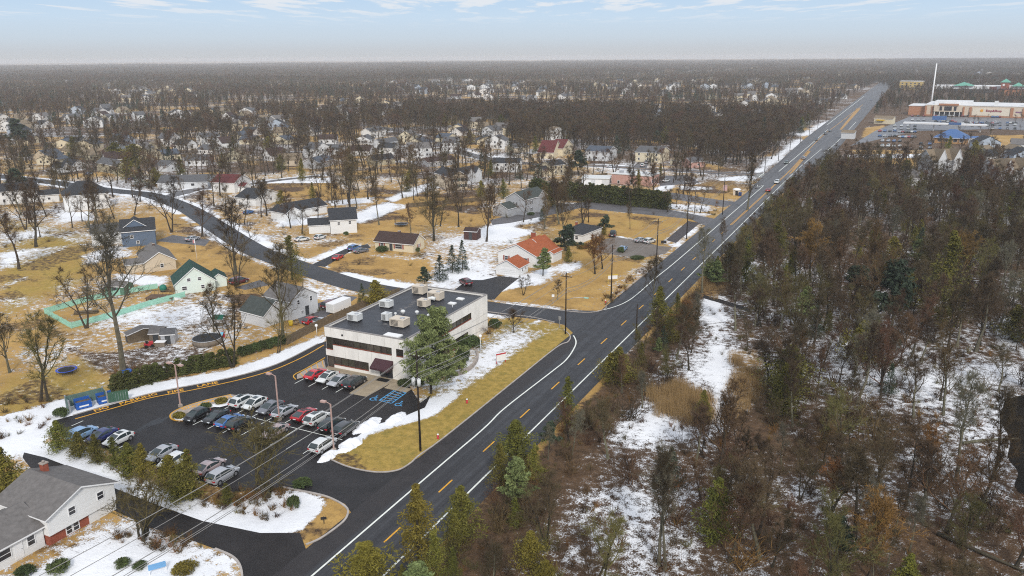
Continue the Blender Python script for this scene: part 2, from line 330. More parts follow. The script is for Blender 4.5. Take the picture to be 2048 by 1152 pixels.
def blob(arr, polys, sign=1.0):
    for e in polys:
        poly = PP(e[0]); soft = e[2] if len(e) > 2 else 2.0
        xs = [p[0] for p in poly]; ys = [p[1] for p in poly]
        k = np.nonzero((X > min(xs) - 4 * soft) & (X < max(xs) + 4 * soft) & (Y > min(ys) - 4 * soft) & (Y < max(ys) + 4 * soft))[0]
        if len(k) == 0: continue
        d = polydist(X[k], Y[k], poly) + (n6[k] - .5) * soft * 1.2
        arr[k] += sign * e[1] * np.clip(d / soft * .5 + .5, 0, 1)
blob(snow, [(e[0], e[1] * (.80 if e[1] < .6 else 1), e[2]) for e in SNOW]); blob(snow, BARE, -1); blob(olive, OLIVE); blob(lawn, LITTER, -1); blob(lawn, LAWN_R)
for st, hw in ((STREET1, 4.2), (STREET2, 4.6), (STREET3, 2.5), (STREET4, 3)):
    d = segdist(X, Y, st) - hw
    snow += np.where((X < -16) & (d > -1) & (d < 2.6), .34 * np.clip(1.3 - np.abs(d - .8) / 1.6, 0, 1), 0) * (vnoise(X, Y, 9, 21) > .25)
me = bpy.data.meshes.new('ground'); nv = nx * ny
me.vertices.add(nv); me.vertices.foreach_set('co', np.stack([X, Y, np.zeros(nv)], 1).ravel())
ii, jj = np.meshgrid(np.arange(ny - 1), np.arange(nx - 1), indexing='ij'); a0 = (ii * nx + jj).ravel()
quads = np.stack([a0, a0 + 1, a0 + 1 + nx, a0 + nx], 1).ravel(); nf = len(a0)
me.loops.add(nf * 4); me.loops.foreach_set('vertex_index', quads); me.polygons.add(nf)
me.polygons.foreach_set('loop_start', np.arange(0, nf * 4, 4)); me.polygons.foreach_set('loop_total', np.full(nf, 4)); me.update(); me.validate()
for nm, ar in (('snow', snow), ('lawn', lawn), ('olive', olive)):
    at = me.attributes.new(nm, 'FLOAT', 'POINT'); at.data.foreach_set('value', np.clip(ar, -.5, 1.5).astype(np.float32))
gm = bpy.data.materials.new('winter ground'); gm.use_nodes = True; nt = gm.node_tree; gb = nt.nodes['Principled BSDF']; gb.inputs['Roughness'].default_value = .9; gb.inputs['Specular IOR Level'].default_value = .15
geo = N('ShaderNodeNewGeometry')
def noise(scale, detail=5, rough=.65, vec=None):
    n = N('ShaderNodeTexNoise'); n.inputs['Scale'].default_value = scale; n.inputs['Detail'].default_value = detail; n.inputs['Roughness'].default_value = rough; L(vec or geo.outputs['Position'], n.inputs[0]); return n.outputs[0]
def mrange(src, a, b, c=0., d=1., smooth=True):
    n = N('ShaderNodeMapRange'); n.interpolation_type = 'SMOOTHSTEP' if smooth else 'LINEAR'; L(src, n.inputs[0])
    for i, v in enumerate((a, b, c, d)): n.inputs[i + 1].default_value = v
    return n.outputs[0]
def mix(f, a, b):
    n = N('ShaderNodeMixRGB')
    for i, s_ in enumerate((f, a, b)):
        if isinstance(s_, (tuple, float)): n.inputs[i].default_value = s_ + (1,) if isinstance(s_, tuple) else s_
        else: L(s_, n.inputs[i])
    return n.outputs[0]
def math_(op, a, b):
    n = N('ShaderNodeMath', operation=op)
    for i, s_ in enumerate((a, b)):
        if isinstance(s_, (int, float)): n.inputs[i].default_value = s_
        else: L(s_, n.inputs[i])
    return n.outputs[0]
def attr(nm): n = N('ShaderNodeAttribute'); n.attribute_name = nm; return n.outputs['Fac']
nA, nB, nC, nD = noise(.12), noise(.9), noise(5.0, 3), noise(.3, 6, .75)
litter = mix(mrange(nB, .32, .68), (.045, .028, .017), (.15, .088, .045)); litter = mix(mrange(nC, .4, .7), litter, (.13, .085, .055))
tan = mix(mrange(nA, .3, .7), (.38, .228, .070), (.57, .355, .118)); tan = mix(math_('MULTIPLY', mrange(nB, .4, .75), .8), tan, (.33, .20, .072)); tan = mix(math_('MULTIPLY', mrange(nC, .45, .7), .5), tan, (.20, .125, .05)); tan = mix(math_('MULTIPLY', mrange(nD, .55, .72), .75), tan, (.155, .10, .045))
oliv = mix(mrange(nB, .3, .7), (.28, .20, .048), (.46, .31, .080)); oliv = mix(math_('MULTIPLY', mrange(nD, .5, .7), .6), oliv, (.15, .15, .035)); oliv = mix(math_('MULTIPLY', mrange(nC, .45, .7), .5), oliv, (.13, .105, .03))
lawnc = mix(mrange(math_('ADD', attr('olive'), math_('MULTIPLY', math_('SUBTRACT', nA, .5), .9)), .3, .8), tan, oliv)
col = mix(mrange(math_('ADD', attr('lawn'), math_('MULTIPLY', math_('SUBTRACT', nB, .5), .9)), .35, .65), litter, lawnc)
sm_ = math_('ADD', attr('snow'), math_('MULTIPLY', math_('SUBTRACT', nB, .5), .95)); sm_ = math_('ADD', sm_, math_('MULTIPLY', math_('SUBTRACT', nC, .5), .75)); sm_ = math_('ADD', sm_, math_('MULTIPLY', math_('SUBTRACT', nA, .5), .35))
sm_ = math_('ADD', sm_, math_('MULTIPLY', math_('SUBTRACT', nD, .5), .55)); sm_ = mrange(sm_, .41, .60)
col = mix(sm_, col, mix(mrange(nA, .3, .7), (.76, .77, .80), (.86, .87, .89))); L(col, gb.inputs['Base Color'])
bp = N('ShaderNodeBump'); bp.inputs['Strength'].default_value = .75; bp.inputs['Distance'].default_value = .16; L(math_('ADD', math_('ADD', nB, math_('MULTIPLY', nC, .5)), math_('MULTIPLY', sm_, .6)), bp.inputs['Height']); L(bp.outputs[0], gb.inputs['Normal'])
me.materials.append(gm); struct('ground', me)

# ---------------------------------------------------------------- highway
def strip(x0, x1, y0, y1, z, m, name, parent=None, n=1):
    b = MB(); b.flat([(x0, y0), (x1, y0), (x1, y1), (x0, y1)], z); return struct(name, b.mesh(name, [m]), parent)
def ribbon(mb, line, w0, w1, z, m=0):
    """strip between signed offsets w0 and w1 (left positive) along a polyline"""
    pts = [Vector(p) for p in line]; Lp, Rp = [], []
    for i, p in enumerate(pts):
        d = (pts[min(i + 1, len(pts) - 1)] - pts[max(i - 1, 0)]).normalized(); nrm = Vector((-d.y, d.x))
        Lp.append(p + nrm * w0); Rp.append(p + nrm * w1)
    for i in range(len(pts) - 1):
        q = [Rp[i], Lp[i], Lp[i + 1], Rp[i + 1]]
        if (q[1] - q[0]).to_3d().cross((q[2] - q[0]).to_3d()).z < 0: q = q[::-1]
        mb.face([(v.x, v.y, z) for v in q], m)
def smooth_line(pts, n=6):
    out = []; pts = [Vector(p) for p in pts]
    for i in range(len(pts) - 1):
        p0, p1, p2, p3 = pts[max(i - 1, 0)], pts[i], pts[i + 1], pts[min(i + 2, len(pts) - 1)]
        for k in range(n):
            t = k / n
            out.append(.5 * ((2 * p1) + (p2 - p0) * t + (2 * p0 - 5 * p1 + 4 * p2 - p3) * t * t + (3 * p1 - p0 - 3 * p2 + p3) * t ** 3))
    out.append(pts[-1]); return [(v.x, v.y) for v in out]
rm = bpy.data.materials.new('highway asphalt'); rm.use_nodes = True; nt = rm.node_tree; gb = nt.nodes['Principled BSDF']; geo = N('ShaderNodeNewGeometry')
mp = N('ShaderNodeMapping'); mp.inputs['Scale'].default_value = (1.1, .018, 1); L(geo.outputs['Position'], mp.inputs[0])
tracks = noise(1.0, 4, .6, mp.outputs[0]); grain = noise(.5); fine = noise(9, 3)
sx = N('ShaderNodeSeparateXYZ'); L(geo.outputs['Position'], sx.inputs[0])
rc = mix(mrange(tracks, .35, .68), (.027, .027, .031), (.052, .053, .059)); rc = mix(math_('MULTIPLY', mrange(grain, .4, .7), .4), rc, (.040, .040, .043))
# the shoulder is an older, darker course near the office and the far stretch an older, paler one
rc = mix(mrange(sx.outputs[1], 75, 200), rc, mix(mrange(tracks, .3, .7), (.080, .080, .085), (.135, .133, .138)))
sh = math_('MULTIPLY', mrange(sx.outputs[0], -4.0, -4.5), mrange(sx.outputs[1], 52, 42)); rc = mix(sh, rc, mix(mrange(grain, .3, .7), (.022, .019, .020), (.038, .034, .035)))
rc = mix(math_('MULTIPLY', mrange(fine, .5, .8), .25), rc, (.12, .12, .12)); L(rc, gb.inputs['Base Color'])
L(mrange(grain, .3, .7, .5, .7), gb.inputs['Roughness']); gb.inputs['Specular IOR Level'].default_value = .28
mb = MB()
ys = [-170, -60, 40, 100, 170, 240, 290, 330, 400, 470, 560, 700, 900, 1200, 1600, 2200]
def half(y):     # left edge, right edge of the paving
    l = 7.4 if y < 60 else 7.4 if y < 280 else 8.6 + min(4, (y - 280) * .02)
    r = 6.2 if y < 250 else min(13.0, 6.2 + (y - 250) * .045)
    return l, r
Lp = [(-half(y)[0], y) for y in ys]; Rp = [(half(y)[1], y) for y in ys]
for i in range(len(ys) - 1): mb.face([(*Lp[i], .02), (*Rp[i], .02), (*Rp[i + 1], .02), (*Lp[i + 1], .02)])
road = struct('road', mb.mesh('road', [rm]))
def mark(name, pts, w_, m, z=.028, parent=road, n=6):
    b = MB(); ribbon(b, smooth_line(pts, n) if n > 1 else pts, w_ / 2, -w_ / 2, z); return link(name, b.mesh(name, [m]), parent)
# left edge line: runs up to the side street, curls in, resumes beyond it
mark('edge_line', [(-3.5, -120), (-3.5, -20)] + PP([(962, 862), (1010, 816), (1104, 743), (1132, 720), (1148, 697), (1152, 683), (1147, 671)]), .24, M['paint_white'])
mark('edge_line', PP([(1192, 623), (1225, 615), (1252, 604), (1275, 588), (1315, 553)]) + [(-3.7, 120), (-3.8, 200), (-3.9, 240), (-4.1, 262)] + PP([(1515, 374), (1516, 369)]), .24, M['paint_white'])
mark('edge_line', [(-4.6, 310), (-4.6, 420), (-5.0, 560)], .3, M['paint_white']); mark('edge_line', [(3.6, -120), (3.5, 0), (3.3, 100), (3.0, 180), (2.7, 260), (2.7, 330), (4.2, 420)], .24, M['paint_white'])
mark('edge_line', [(7.5, 400), (9.0, 470), (9.5, 640)], .3, M['paint_white']); mark('edge_line', [(-9.5, 600), (-9.5, 800), (-9.0, 1100)], .4, M['paint_white'])
for k in range(-4, 14): mark('centre_dash', [(0, k * 12.3 - 3.3), (0, k * 12.3 + 0.2)], .22, M['paint_yellow'], n=1)
for o_ in (-.22, .22): mark('centre_line', [(o_, 172), (o_, 270), (o_ - .4, 330), (o_ - 2.5, 420)], .18, M['paint_yellow'])
mark('centre_line', [(-2.6, 420), (-3.6, 520), (-2.0, 640), (.5, 900)], .3, M['paint_yellow'])
b = MB(); b.flat([(1.2, 300), (2.0, 310), (-.4, 405), (-2.2, 405)], .028); b.flat([(3.0, 560), (4.6, 560), (2.5, 830), (-1.5, 830)], .028); link('painted_median', b.mesh('painted_median', [mat('tan median paving', (.40, .24, .09), .85, .2, .2, stretch='world')]), road)
for k in range(4):   # crosswalk bars across the second side street
    mark('crosswalk_bar', [(-9 - .1 * k, 287.5 + 3.2 * k), (-12.5, 287.5 + 3.2 * k)], .9, M['paint_white'], n=1)
mark('crosswalk_bar', [(-10.2, 286), (-10.2, 301)], .5, M['paint_white'], n=1)

mb = MB(); ribbon(mb, smooth_line(STREET1), 4.0, -4.0, .012)
mb.flat([(-7.0, 66), (-7.3, 49.5), (-11, 53.5), (-16, 54.4), (-16, 62.8), (-12, 64)], .014)
street = struct('side_street', mb.mesh('side_street', [mat('side street asphalt', (.036, .036, .040), .55, .3, .15, spec=.32, stretch='world')]))
mb = MB(); ribbon(mb, smooth_line(STREET2), 4.4, -4.4, .012); mb.flat([(-7.5, 283), (-7.5, 306), (-14, 298.6), (-14, 289.4)], .013)
st2 = struct('side_street', mb.mesh('side_street', [M['asphalt_old']]))
for o_ in (.2, -.2): mark('centre_line', [(p[0], p[1] + o_) for p in STREET2[:4]], .16, M['paint_yellow'], .018, st2)
mb = MB(); ribbon(mb, smooth_line(STREET3), 2.6, -2.6, .009); ribbon(mb, smooth_line(STREET4), 3, -3, .009); struct('lane', mb.mesh('lane', [M['asphalt_old']]))

# ---------------------------------------------------------------- office car park
LOT = PP([(112, 840), (146, 831), (296, 788.5), (455, 757), (553, 729), (636, 688)]) + [(-45.2, 46), (-44.5, 54.5), (-40, 54.5), (-41.3, 43.6), (-41.3, 13.4), (-23.9, 13.4)] + PP([(840, 806), (862, 790), (850, 815), (800, 836), (742, 852), (700, 885), (652, 914)]) + PP([(700, 935), (760, 946), (800, 938), (836, 916)]) + [(-7.2, -8), (-7.2, -24.5)] + PP([(690, 1008), (672, 1000), (640, 990), (560, 975), (470, 985), (330, 940), (230, 905), (120, 872)])
mb = MB(); mb.flat(LOT, .016); lot = struct('parking_lot', mb.mesh('parking_lot', [M['asphalt_lot']]))
DRV = [(-7.2, -33)] + PP([(600, 1066), (520, 1066), (405, 1042), (320, 1012), (235, 979), (150, 938), (90, 915), (48, 905), (45, 915), (60, 935), (130, 975), (300, 1055), (370, 1076), (430, 1098), (476, 1122), (486, 1152), (480, 1180)]) + [(-7.2, -47)]
mb = MB(); mb.flat(DRV, .014); struct('driveway', mb.mesh('driveway', [mat('neighbour drive asphalt', (.020, .017, .017), .55, .4, .3, spec=.28, stretch='world')]))
def drive(name, pts, m, z=.01): mb = MB(); mb.flat(PP(pts), z); return struct(name, mb.mesh(name, [m]))
drive('driveway', [(898, 588), (935, 560), (965, 560), (1000, 552), (1038, 556), (1005, 582), (988, 600), (960, 598)], M['asphalt_lot'])
drive('driveway', [(1185, 500), (1210, 478), (1234, 474), (1285, 482), (1318, 492), (1345, 494), (1330, 508), (1282, 516), (1230, 510)], mat('brown gravel drive', (.17, .145, .125), .8, .2, .3, stretch='world'))
drive('driveway', [(1128, 410), (1180, 402), (1330, 418), (1385, 428), (1440, 440), (1412, 452), (1380, 438), (1300, 430), (1160, 416)], M['asphalt_old'])
drive('driveway', [(1325, 385), (1345, 385), (1440, 400), (1475, 404), (1450, 414), (1430, 412), (1330, 396)], M['asphalt_old'])
drive('path', [(1332, 480), (1376, 442), (1388, 444), (1400, 446), (1352, 486)], mat('footpath asphalt', (.06, .05, .05), .7, .2, .4, stretch='world'))
drive('driveway', [(622, 530), (690, 498), (735, 488), (742, 496), (700, 503), (650, 534)], M['asphalt_lot'])
drive('driveway', [(1060, 420), (1120, 405), (1160, 416), (1130, 424), (1020, 446), (985, 450), (980, 440)], M['asphalt_old'], .008)
drive('driveway', [(1262, 338), (1278, 322), (1300, 322), (1292, 338)], M['asphalt_old']); drive('driveway', [(590, 620), (690, 590), (715, 594), (700, 605), (640, 640), (600, 648)], M['asphalt_old'], .008)
drive('parking_lot', [(1316, 352), (1375, 350), (1400, 366), (1320, 372)], M['asphalt_old']); drive('driveway', [(470, 575), (520, 560), (540, 570), (490, 580)], M['asphalt_old'])
drive('driveway', [(318, 398), (345, 388), (420, 370), (432, 372), (350, 394)], M['asphalt_old']); drive('driveway', [(310, 482), (345, 470), (420, 480), (410, 492)], M['asphalt_old'])
drive('parking_lot', [(1820, 233), (2060, 236), (2080, 262), (1985, 258), (1830, 262), (1700, 292), (1750, 262)], mat('supermarket lot asphalt', (.15, .15, .16), .5, .25, .05, spec=.4, stretch='world'), .012)
drive('path', [(1405, 596), (1440, 606), (1500, 625), (1500, 617), (1440, 598), (1408, 590)], M['asphalt_lot'])
WPOND = smooth_line(PP([(2010, 800), (2002, 840), (2020, 880), (2016, 915), (2036, 945), (2030, 975), (2070, 1005), (2130, 990), (2140, 880), (2100, 800), (2050, 790), (2010, 800)]), 5)[:-1]
mb = MB(); mb.flat(WPOND, .01); struct('water', mb.mesh('water', [ mat('dark still pond', (.010, .007, .004), .7, .4, .2, spec=.08, stretch='world')]))

DAMP = mat('damp asphalt', (.012, .011, .012), .35, .3, .6, spec=.35, stretch='world'); SALT = mat('salt bleached asphalt', (.027, .025, .026), .7, .4, .8, spec=.2, stretch='world')
# kerbs
def kerb(name, pts, m, w_=.16, h=.13, z0=0.0, n=6, parent=None):
    line = smooth_line(pts, n) if n > 1 else pts; b = MB(); ribbon(b, line, w_ / 2, -w_ / 2, z0 + h)
    P_ = [Vector(p) for p in line]
    for s_ in (1, -1):
        for i in range(len(P_) - 1):
            def off(i):
                d = (P_[min(i + 1, len(P_) - 1)] - P_[max(i - 1, 0)]).normalized(); return P_[i] + Vector((-d.y, d.x)) * (s_ * w_ / 2)
            a, c = off(i), off(i + 1); b.face([(a.x, a.y, z0), (c.x, c.y, z0), (c.x, c.y, z0 + h), (a.x, a.y, z0 + h)])
    o = link(name, b.mesh(name, [m]), parent)
    if parent is None: o['kind'] = 'structure'
    return o
KY = mat('yellow painted kerb', (.62, .33, .04), .6, .25, .7, stretch='world')
kerb('kerb', PP([(650, 914), (690, 932), (730, 942), (765, 945), (798, 940), (822, 926), (840, 910)]) + [(-7.3, -2), (-7.2, 20), (-7.1, 40)] + PP([(1136, 684), (1140, 672), (1128, 660)]), M['kerb'], .2)
kerb('kerb', [(-60, 54.2)] + PP([(985, 625), (1060, 634), (1110, 645)]), M['kerb'])
kerb('kerb', PP([(560, 974), (640, 990), (672, 1002), (692, 1015), (696, 1026), (690, 1040), (672, 1056), (640, 1078), (612, 1090)]), M['kerb'], .25)
kerb('kerb', PP([(985, 600), (1060, 612), (1130, 622), (1180, 625), (1210, 618)]) + [(-8, 73), (-7.6, 90), (-7.6, 108)], M['kerb'])
kerb('kerb', PP([(430, 1098), (462, 1112), (478, 1128), (484, 1150), (484, 1180)]), M['kerb'], .25)
FIRE = PP([(150, 838), (225, 817), (300, 796), (380, 781), (460, 764), (515, 750), (560, 735), (610, 712), (648, 690)])
kerb('kerb', PP([(146, 831), (296, 788.5), (455, 757), (553, 729), (636, 688)]), M['kerb'], .18, parent=lot); mark('fire_lane_line', FIRE, .26, M['paint_yellow'], .024, lot)
ISL = PP([(462, 790), (430, 797), (395, 806), (360, 818), (343, 828), (341, 836), (350, 841), (368, 842)])
kerb('kerb', ISL, KY, .22, parent=lot)
ip = ISL + PP([(395, 826), (430, 815), (472, 805), (480, 792)]); mb = MB(); mb.flat(ip, .11); link('kerb_island', mb.mesh('kerb_island', [M['concrete']]), lot)
mb = MB(); mb.flat(PP([(345, 836), (352, 842), (372, 843), (380, 838), (360, 838)]), .15); mb.flat(PP([(415, 815), (440, 804), (462, 800), (470, 808), (440, 816)]), .15); o = link('snow_pile', mb.mesh('snow_pile', [M['snow']]), lot)
# small hatched kerb nose beside the first car by the building
NOSE = PP([(588, 752), (586, 757), (592, 760), (612, 755), (650, 735)]); kerb('kerb', PP([(650, 716), (612, 738), (592, 748), (587, 754), (592, 760)]), KY, .18, parent=lot)
mb = MB(); mb.flat(PP([(648, 720), (594, 750), (594, 759), (625, 751), (652, 738)]), .10); link('kerb_island', mb.mesh('kerb_island', [M['concrete']]), lot)
for k in range(5):
    a = P(600 + k * 11, 746.5 - k * 6.3); c = P(607 + k * 10, 755 - k * 5); mark('hatch_stripe', [a, c], .14, M['paint_yellow'], .106, lot, 1)
for k, (px, py, a_, b_) in enumerate(((420, 885, 3, 1.4), (300, 850, 3, 1.2), (590, 800, 2.5, .9))):
    c_ = P(px, py); rr = random.Random(k); mb = MB(); mb.flat([(c_[0] + b_ * math.cos(t) * rr.uniform(.3, 1.1), c_[1] + 1.6 * a_ * math.sin(t) * rr.uniform(.4, 1.2)) for t in np.linspace(0, 6.28, 15)[:-1]], .019 + .0004 * k); link('damp_patch', mb.mesh('damp_patch', [DAMP if k % 2 else SALT]), lot)
for k in range(9):
    rr = random.Random(70 + k); c_ = P(rr.uniform(330, 760), rr.uniform(780, 960)); an = rr.uniform(0, 3.1); pts = [c_]
    for _ in range(7): an += rr.gauss(0, .35); pts.append((pts[-1][0] + 1.4 * math.cos(an), pts[-1][1] + 1.4 * math.sin(an)))
    if all(inside(np.array([p[0]]), np.array([p[1]]), LOT)[0] for p in pts): mark('sealed_crack', pts, .07, M['rubber'], .0225, lot, 2)
# stall lines, ten feet apart
for x in (-47.6, -44.6, -41.5, -38.4, -35.3, -32.2, -29.1, -26.1, -23.0): mark('stall_line', [(x, -14.9), (x, -3.2 if x > -47 else -9)], .13, M['paint_white'], .024, lot, 1)
mark('stall_line', [(-41.5, -8.9), (-20.6, -9.0)], .13, M['paint_white'], .024, lot, 1)
for px, py in ((632, 765), (660, 770), (685, 777), (607, 758)):
    x = P(px, py)[0]; mark('stall_line', [(x, 4.6), (x, 10.4)], .13, M['paint_white'], .024, lot, 1)
for a_, b_ in (((430, 975), (484, 952)), ((480, 1002), (517, 964)), ((143, 852), (155, 849)), ((230, 900), (262, 888)), ((390, 960), (420, 945)), ((320, 930), (350, 915))):
    p0, p1 = P(*a_), P(*b_); mark('stall_line', [p0, (p0[0], p0[1] + max(2.0, (p1[1] - p0[1]) * 1.0))], .13, M['paint_white'], .024, lot, 1)
# tan pad, entrance walk, blue bays
mb = MB(); mb.flat(PP([(698, 787), (733, 794), (777, 769), (762, 757), (738, 760)]), .03); link('concrete_pad', mb.mesh('concrete_pad', [M['pave_tan']]), lot)
mb = MB(); mb.box(-40.9, -24.2, 11.2, 13.38, .0, .12); mb.box(-26.0, -21.5, 9.6, 11.2, 0, .12); link('entrance_walk', mb.mesh('entrance_walk', [M['pave_tan']]), lot)
mb = MB(); mb.box(-29.3, -27.0, 11.6, 12.9, .12, .14); link('door_mat', mb.mesh('door_mat', [M['rubber']]), lot)
q = PP([(758, 801), (783, 807), (812, 786), (800, 773)])
for i in range(4): mark('blue_line', [q[i], q[(i + 1) % 4]], .16, M['paint_blue'], .024, lot, 1)
for k in range(6):
    t0 = k / 6.5; a = Vector(q[0]).lerp(Vector(q[3]), t0 + .05); c = Vector(q[1]).lerp(Vector(q[2]), min(1, t0 + .2)); mark('blue_stripe', [tuple(a), tuple(c)], .18, M['paint_blue'], .023, lot, 1)
def wheelchair(px, py):
    b = MB(); c = Vector(P(px, py)); s_ = 1.1
    def ln(pts, w_=.16): ribbon(b, [(c.x + x * s_, c.y + y * s_) for x, y in pts], w_ / 2, -w_ / 2, .024)
    ln([(.45 * math.cos(t), -.25 + .45 * math.sin(t)) for t in np.linspace(R(100), R(400), 16)]); ln([(-.08, .75), (-.02, .05), (.4, .05), (.62, -.45), (.78, -.42)]); ln([(-.05, .4), (.35, .4)])
    b.flat([(c.x + s_ * (-.1 + .15 * math.cos(t)), c.y + s_ * (.95 + .15 * math.sin(t))) for t in np.linspace(0, 2 * math.pi, 9)[:-1]], .024)
    link('wheelchair_symbol', b.mesh('wheelchair_symbol', [M['paint_blue']]), lot)
wheelchair(748, 797); wheelchair(798, 808)
# painted lettering
def text_mesh(s, size, name, m, extrude=0.0):
    cu = bpy.data.curves.new(name, 'FONT'); cu.body = s; cu.size = size; cu.align_x = 'CENTER'; cu.align_y = 'CENTER'; cu.extrude = extrude; cu.offset = .02 * size; cu.resolution_u = 2
    o = bpy.data.objects.new(name, cu); COL.objects.link(o); dg = bpy.context.evaluated_depsgraph_get(); me = bpy.data.meshes.new_from_object(o.evaluated_get(dg)); me.name = name
    bpy.data.objects.remove(o); bpy.data.curves.remove(cu); me.materials.clear(); me.materials.append(m); return me
def ground_text(s, px, py, ang_from, size, flip=0):
    a, b_ = P(*ang_from[0]), P(*ang_from[1]); an = math.atan2(b_[1] - a[1], b_[0] - a[0]) + flip; x, y = P(px, py)
    link('painted_word', text_mesh(s, size, 'painted_word', M['paint_yellow']), lot, (x, y, .125 if flip else .022), an)
fl = ((150, 838), (300, 796)); f2 = ((300, 796), (460, 764))
ground_text('NO', 203, 818, fl, 1.45); ground_text('PARKING', 277, 797.5, fl, 1.45); ground_text('FIRE', 351, 782.5, f2, 1.45); ground_text('LANE', 415, 769, f2, 1.45)
il = ((360, 818), (462, 790)); ground_text('NO', 452, 796.5, il, 1.25, math.pi); ground_text('PARKING', 396, 811, il, 1.25, math.pi)
# ---------------------------------------------------------------- office building
OX0, OX1, OY0, OY1, OH = -41.3, -23.9, 13.4, 43.6, 7.75
off = thing('office_building', 'two storey white office block with dark flat roof and bronze window bands', 'office building', (0, 0, 0))
b = MB(); T = .28
b.box(OX0 + T, OX1 - T, OY0 + T, OY1 - T, 0, 7.1, 1, skip='b')                  # dark core behind the openings
def wall_slab(side, a0, a1, z0, z1, m=0):
    if side == 'f': b.box(a0, a1, OY0, OY0 + T + .01, z0, z1, m)
    elif side == 'r': b.box(OX1 - T - .01, OX1, a0, a1, z0, z1, m)
    elif side == 'l': b.box(OX0, OX0 + T + .01, a0, a1, z0, z1, m)
    else: b.box(a0, a1, OY1 - T - .01, OY1, z0, z1, m)
wall_slab('f', OX0, OX1, 5.92, OH); wall_slab('f', -39.6, -26.9, 2.3, 4.5); wall_slab('f', OX0, -39.602, 2.3, 3.5)
wall_slab('f', -31.9, -29.6, 0, 2.298); wall_slab('f', -39.6, -31.902, 0, .7); wall_slab('f', -29.598, -26.8, 2.2, 2.298); wall_slab('f', -26.798, -25.9, 0, 5.918); wall_slab('f', -25.898, OX1, 0, 3.2); wall_slab('f', -25.898, OX1, 3.202, 4.5); wall_slab('f', -24.4, OX1, 4.502, 5.918)
ry0, ry1 = OY0 + T + .012, OY1 - T - .012
wall_slab('r', ry0, ry1, 5.92, OH); wall_slab('r', ry0, ry1, 2.4, 4.55); wall_slab('r', 36.8, ry1, 4.552, 5.918); wall_slab('r', 35.4, ry1, 0, 2.398); wall_slab('r', ry0, 35.398, 0, .45); wall_slab('r', ry0, 24.0, 4.552, 5.918); wall_slab('r', ry0, 24.6, .452, 2.398)
wall_slab('l', ry0, ry1, 0, OH); wall_slab('k', OX0, OX1, 0, OH)
link('wall', b.mesh('wall', [M['white_wall'], M['mullion']]), off)
b = MB(); b.box(OX0 + .3, OX1 - .3, OY0 + .3, OY1 - .3, 7.12, 7.42)
roof = link('roof', b.mesh('roof', [M['roof_dark']]), off)
b = MB()
for x0, x1, y0, y1 in ((OX0 - .04, OX1 + .04, OY0 - .04, OY0 + .34), (OX0 - .04, OX1 + .04, OY1 - .34, OY1 + .04), (OX0 - .04, OX0 + .34, OY0 + .342, OY1 - .342), (OX1 - .34, OX1 + .04, OY0 + .342, OY1 - .342)): b.box(x0, x1, y0, y1, OH, OH + .1)
link('coping', b.mesh('coping', [M['coping']]), off)
def band(side, a0, a1, z0, z1, n, tall_first=None):
    w_ = (a1 - a0) / n
    f = MB()
    for i in range(n + 1):
        a = a0 + i * w_
        if side == 'f': f.box(a - .05, a + .05, OY0 + .04, OY0 + .2, z0, z1)
        else: f.box(OX1 - .2, OX1 - .04, a - .05, a + .05, z0, z1)
    for z in (z1,):
        if side == 'f': f.box(a0 - .05, a1 + .05, OY0 + .03, OY0 + .2, z - .08, z - .002)
        else: f.box(OX1 - .2, OX1 - .03, a0 - .05, a1 + .05, z - .08, z - .002)
    fr = link('window_band', f.mesh('window_band', [M['mullion']]), off)
    g = MB()
    if side == 'f': g.box(-w_ / 2 + .05, w_ / 2 - .05, 0, .03, 0, z1 - z0 - .08)
    else: g.box(-.03, 0, -w_ / 2 + .05, w_ / 2 - .05, 0, z1 - z0 - .08)
    gm_ = g.mesh('pane', [M['glass_tint']])
    for i in range(n):
        a = a0 + (i + .5) * w_
        link('pane', gm_, fr, (a, OY0 + .12, z0) if side == 'f' else (OX1 - .12, a, z0))
    s_ = MB()
    if side == 'f': s_.box(a0 - .05, a1 + .05, OY0 - .05, OY0 + .2, z0 - .12, z0 - .004)
    else: s_.box(OX1 - .2, OX1 + .05, a0 - .05, a1 + .05, z0 - .12, z0 - .004)
    link('sill', s_.mesh('sill', [M['red_trim']]), fr); return fr
band('f', -39.55, -29.2, 4.62, 5.918, 7); band('f', -29.0, -26.95, 4.62, 5.918, 2); band('f', -39.55, -31.95, .82, 2.298, 5); band('f', -25.85, -24.45, 4.62, 5.918, 1)
band('f', -41.0, -39.66, 3.62, 5.918, 1); band('f', -41.0, -39.66, .12, 2.298, 1)
band('r', 24.1, 36.75, 4.67, 5.918, 9); band('r', 24.7, 35.35, .57, 2.398, 7)
b = MB(); b.box(-29.55, -28.25, 13.55, 13.6, .13, 2.19); b.box(-28.2, -26.85, 13.55, 13.6, .13, 2.19); d_ = link('door', b.mesh('door', [M['glass']]), off)
b = MB(); b.box(-28.32, -28.27, 13.47, 13.55, .9, 1.4); b.box(-28.18, -28.13, 13.47, 13.55, .9, 1.4); link('door_handle', b.mesh('door_handle', [M['grey_metal']]), d_)
b = MB(); A_ = [(-30.4, 13.38, 3.5), (-26.6, 13.38, 3.5), (-26.6, 11.6, 2.35), (-30.4, 11.6, 2.35)]; B_ = [(x, y, z - .35 if y < 12 else 2.2) for x, y, z in A_]
b.face(A_[::-1]); b.face(B_); b.face([A_[3], A_[2], B_[2], B_[3]][::-1]); b.face([A_[0], A_[3], B_[3], B_[0]][::-1]); b.face([A_[2], A_[1], B_[1], B_[2]][::-1]); link('awning', b.mesh('awning', [M['maroon']]), off)
for bb_ in ((-37.4, -37.15, 13.2, 13.4, 6.6, 6.85), (-31.3, -31.1, 13.3, 13.4, 1.9, 2.05)): b = MB(); b.box(*bb_); link('wall_lamp', b.mesh('wall_lamp', [M['dark_metal']]), off)
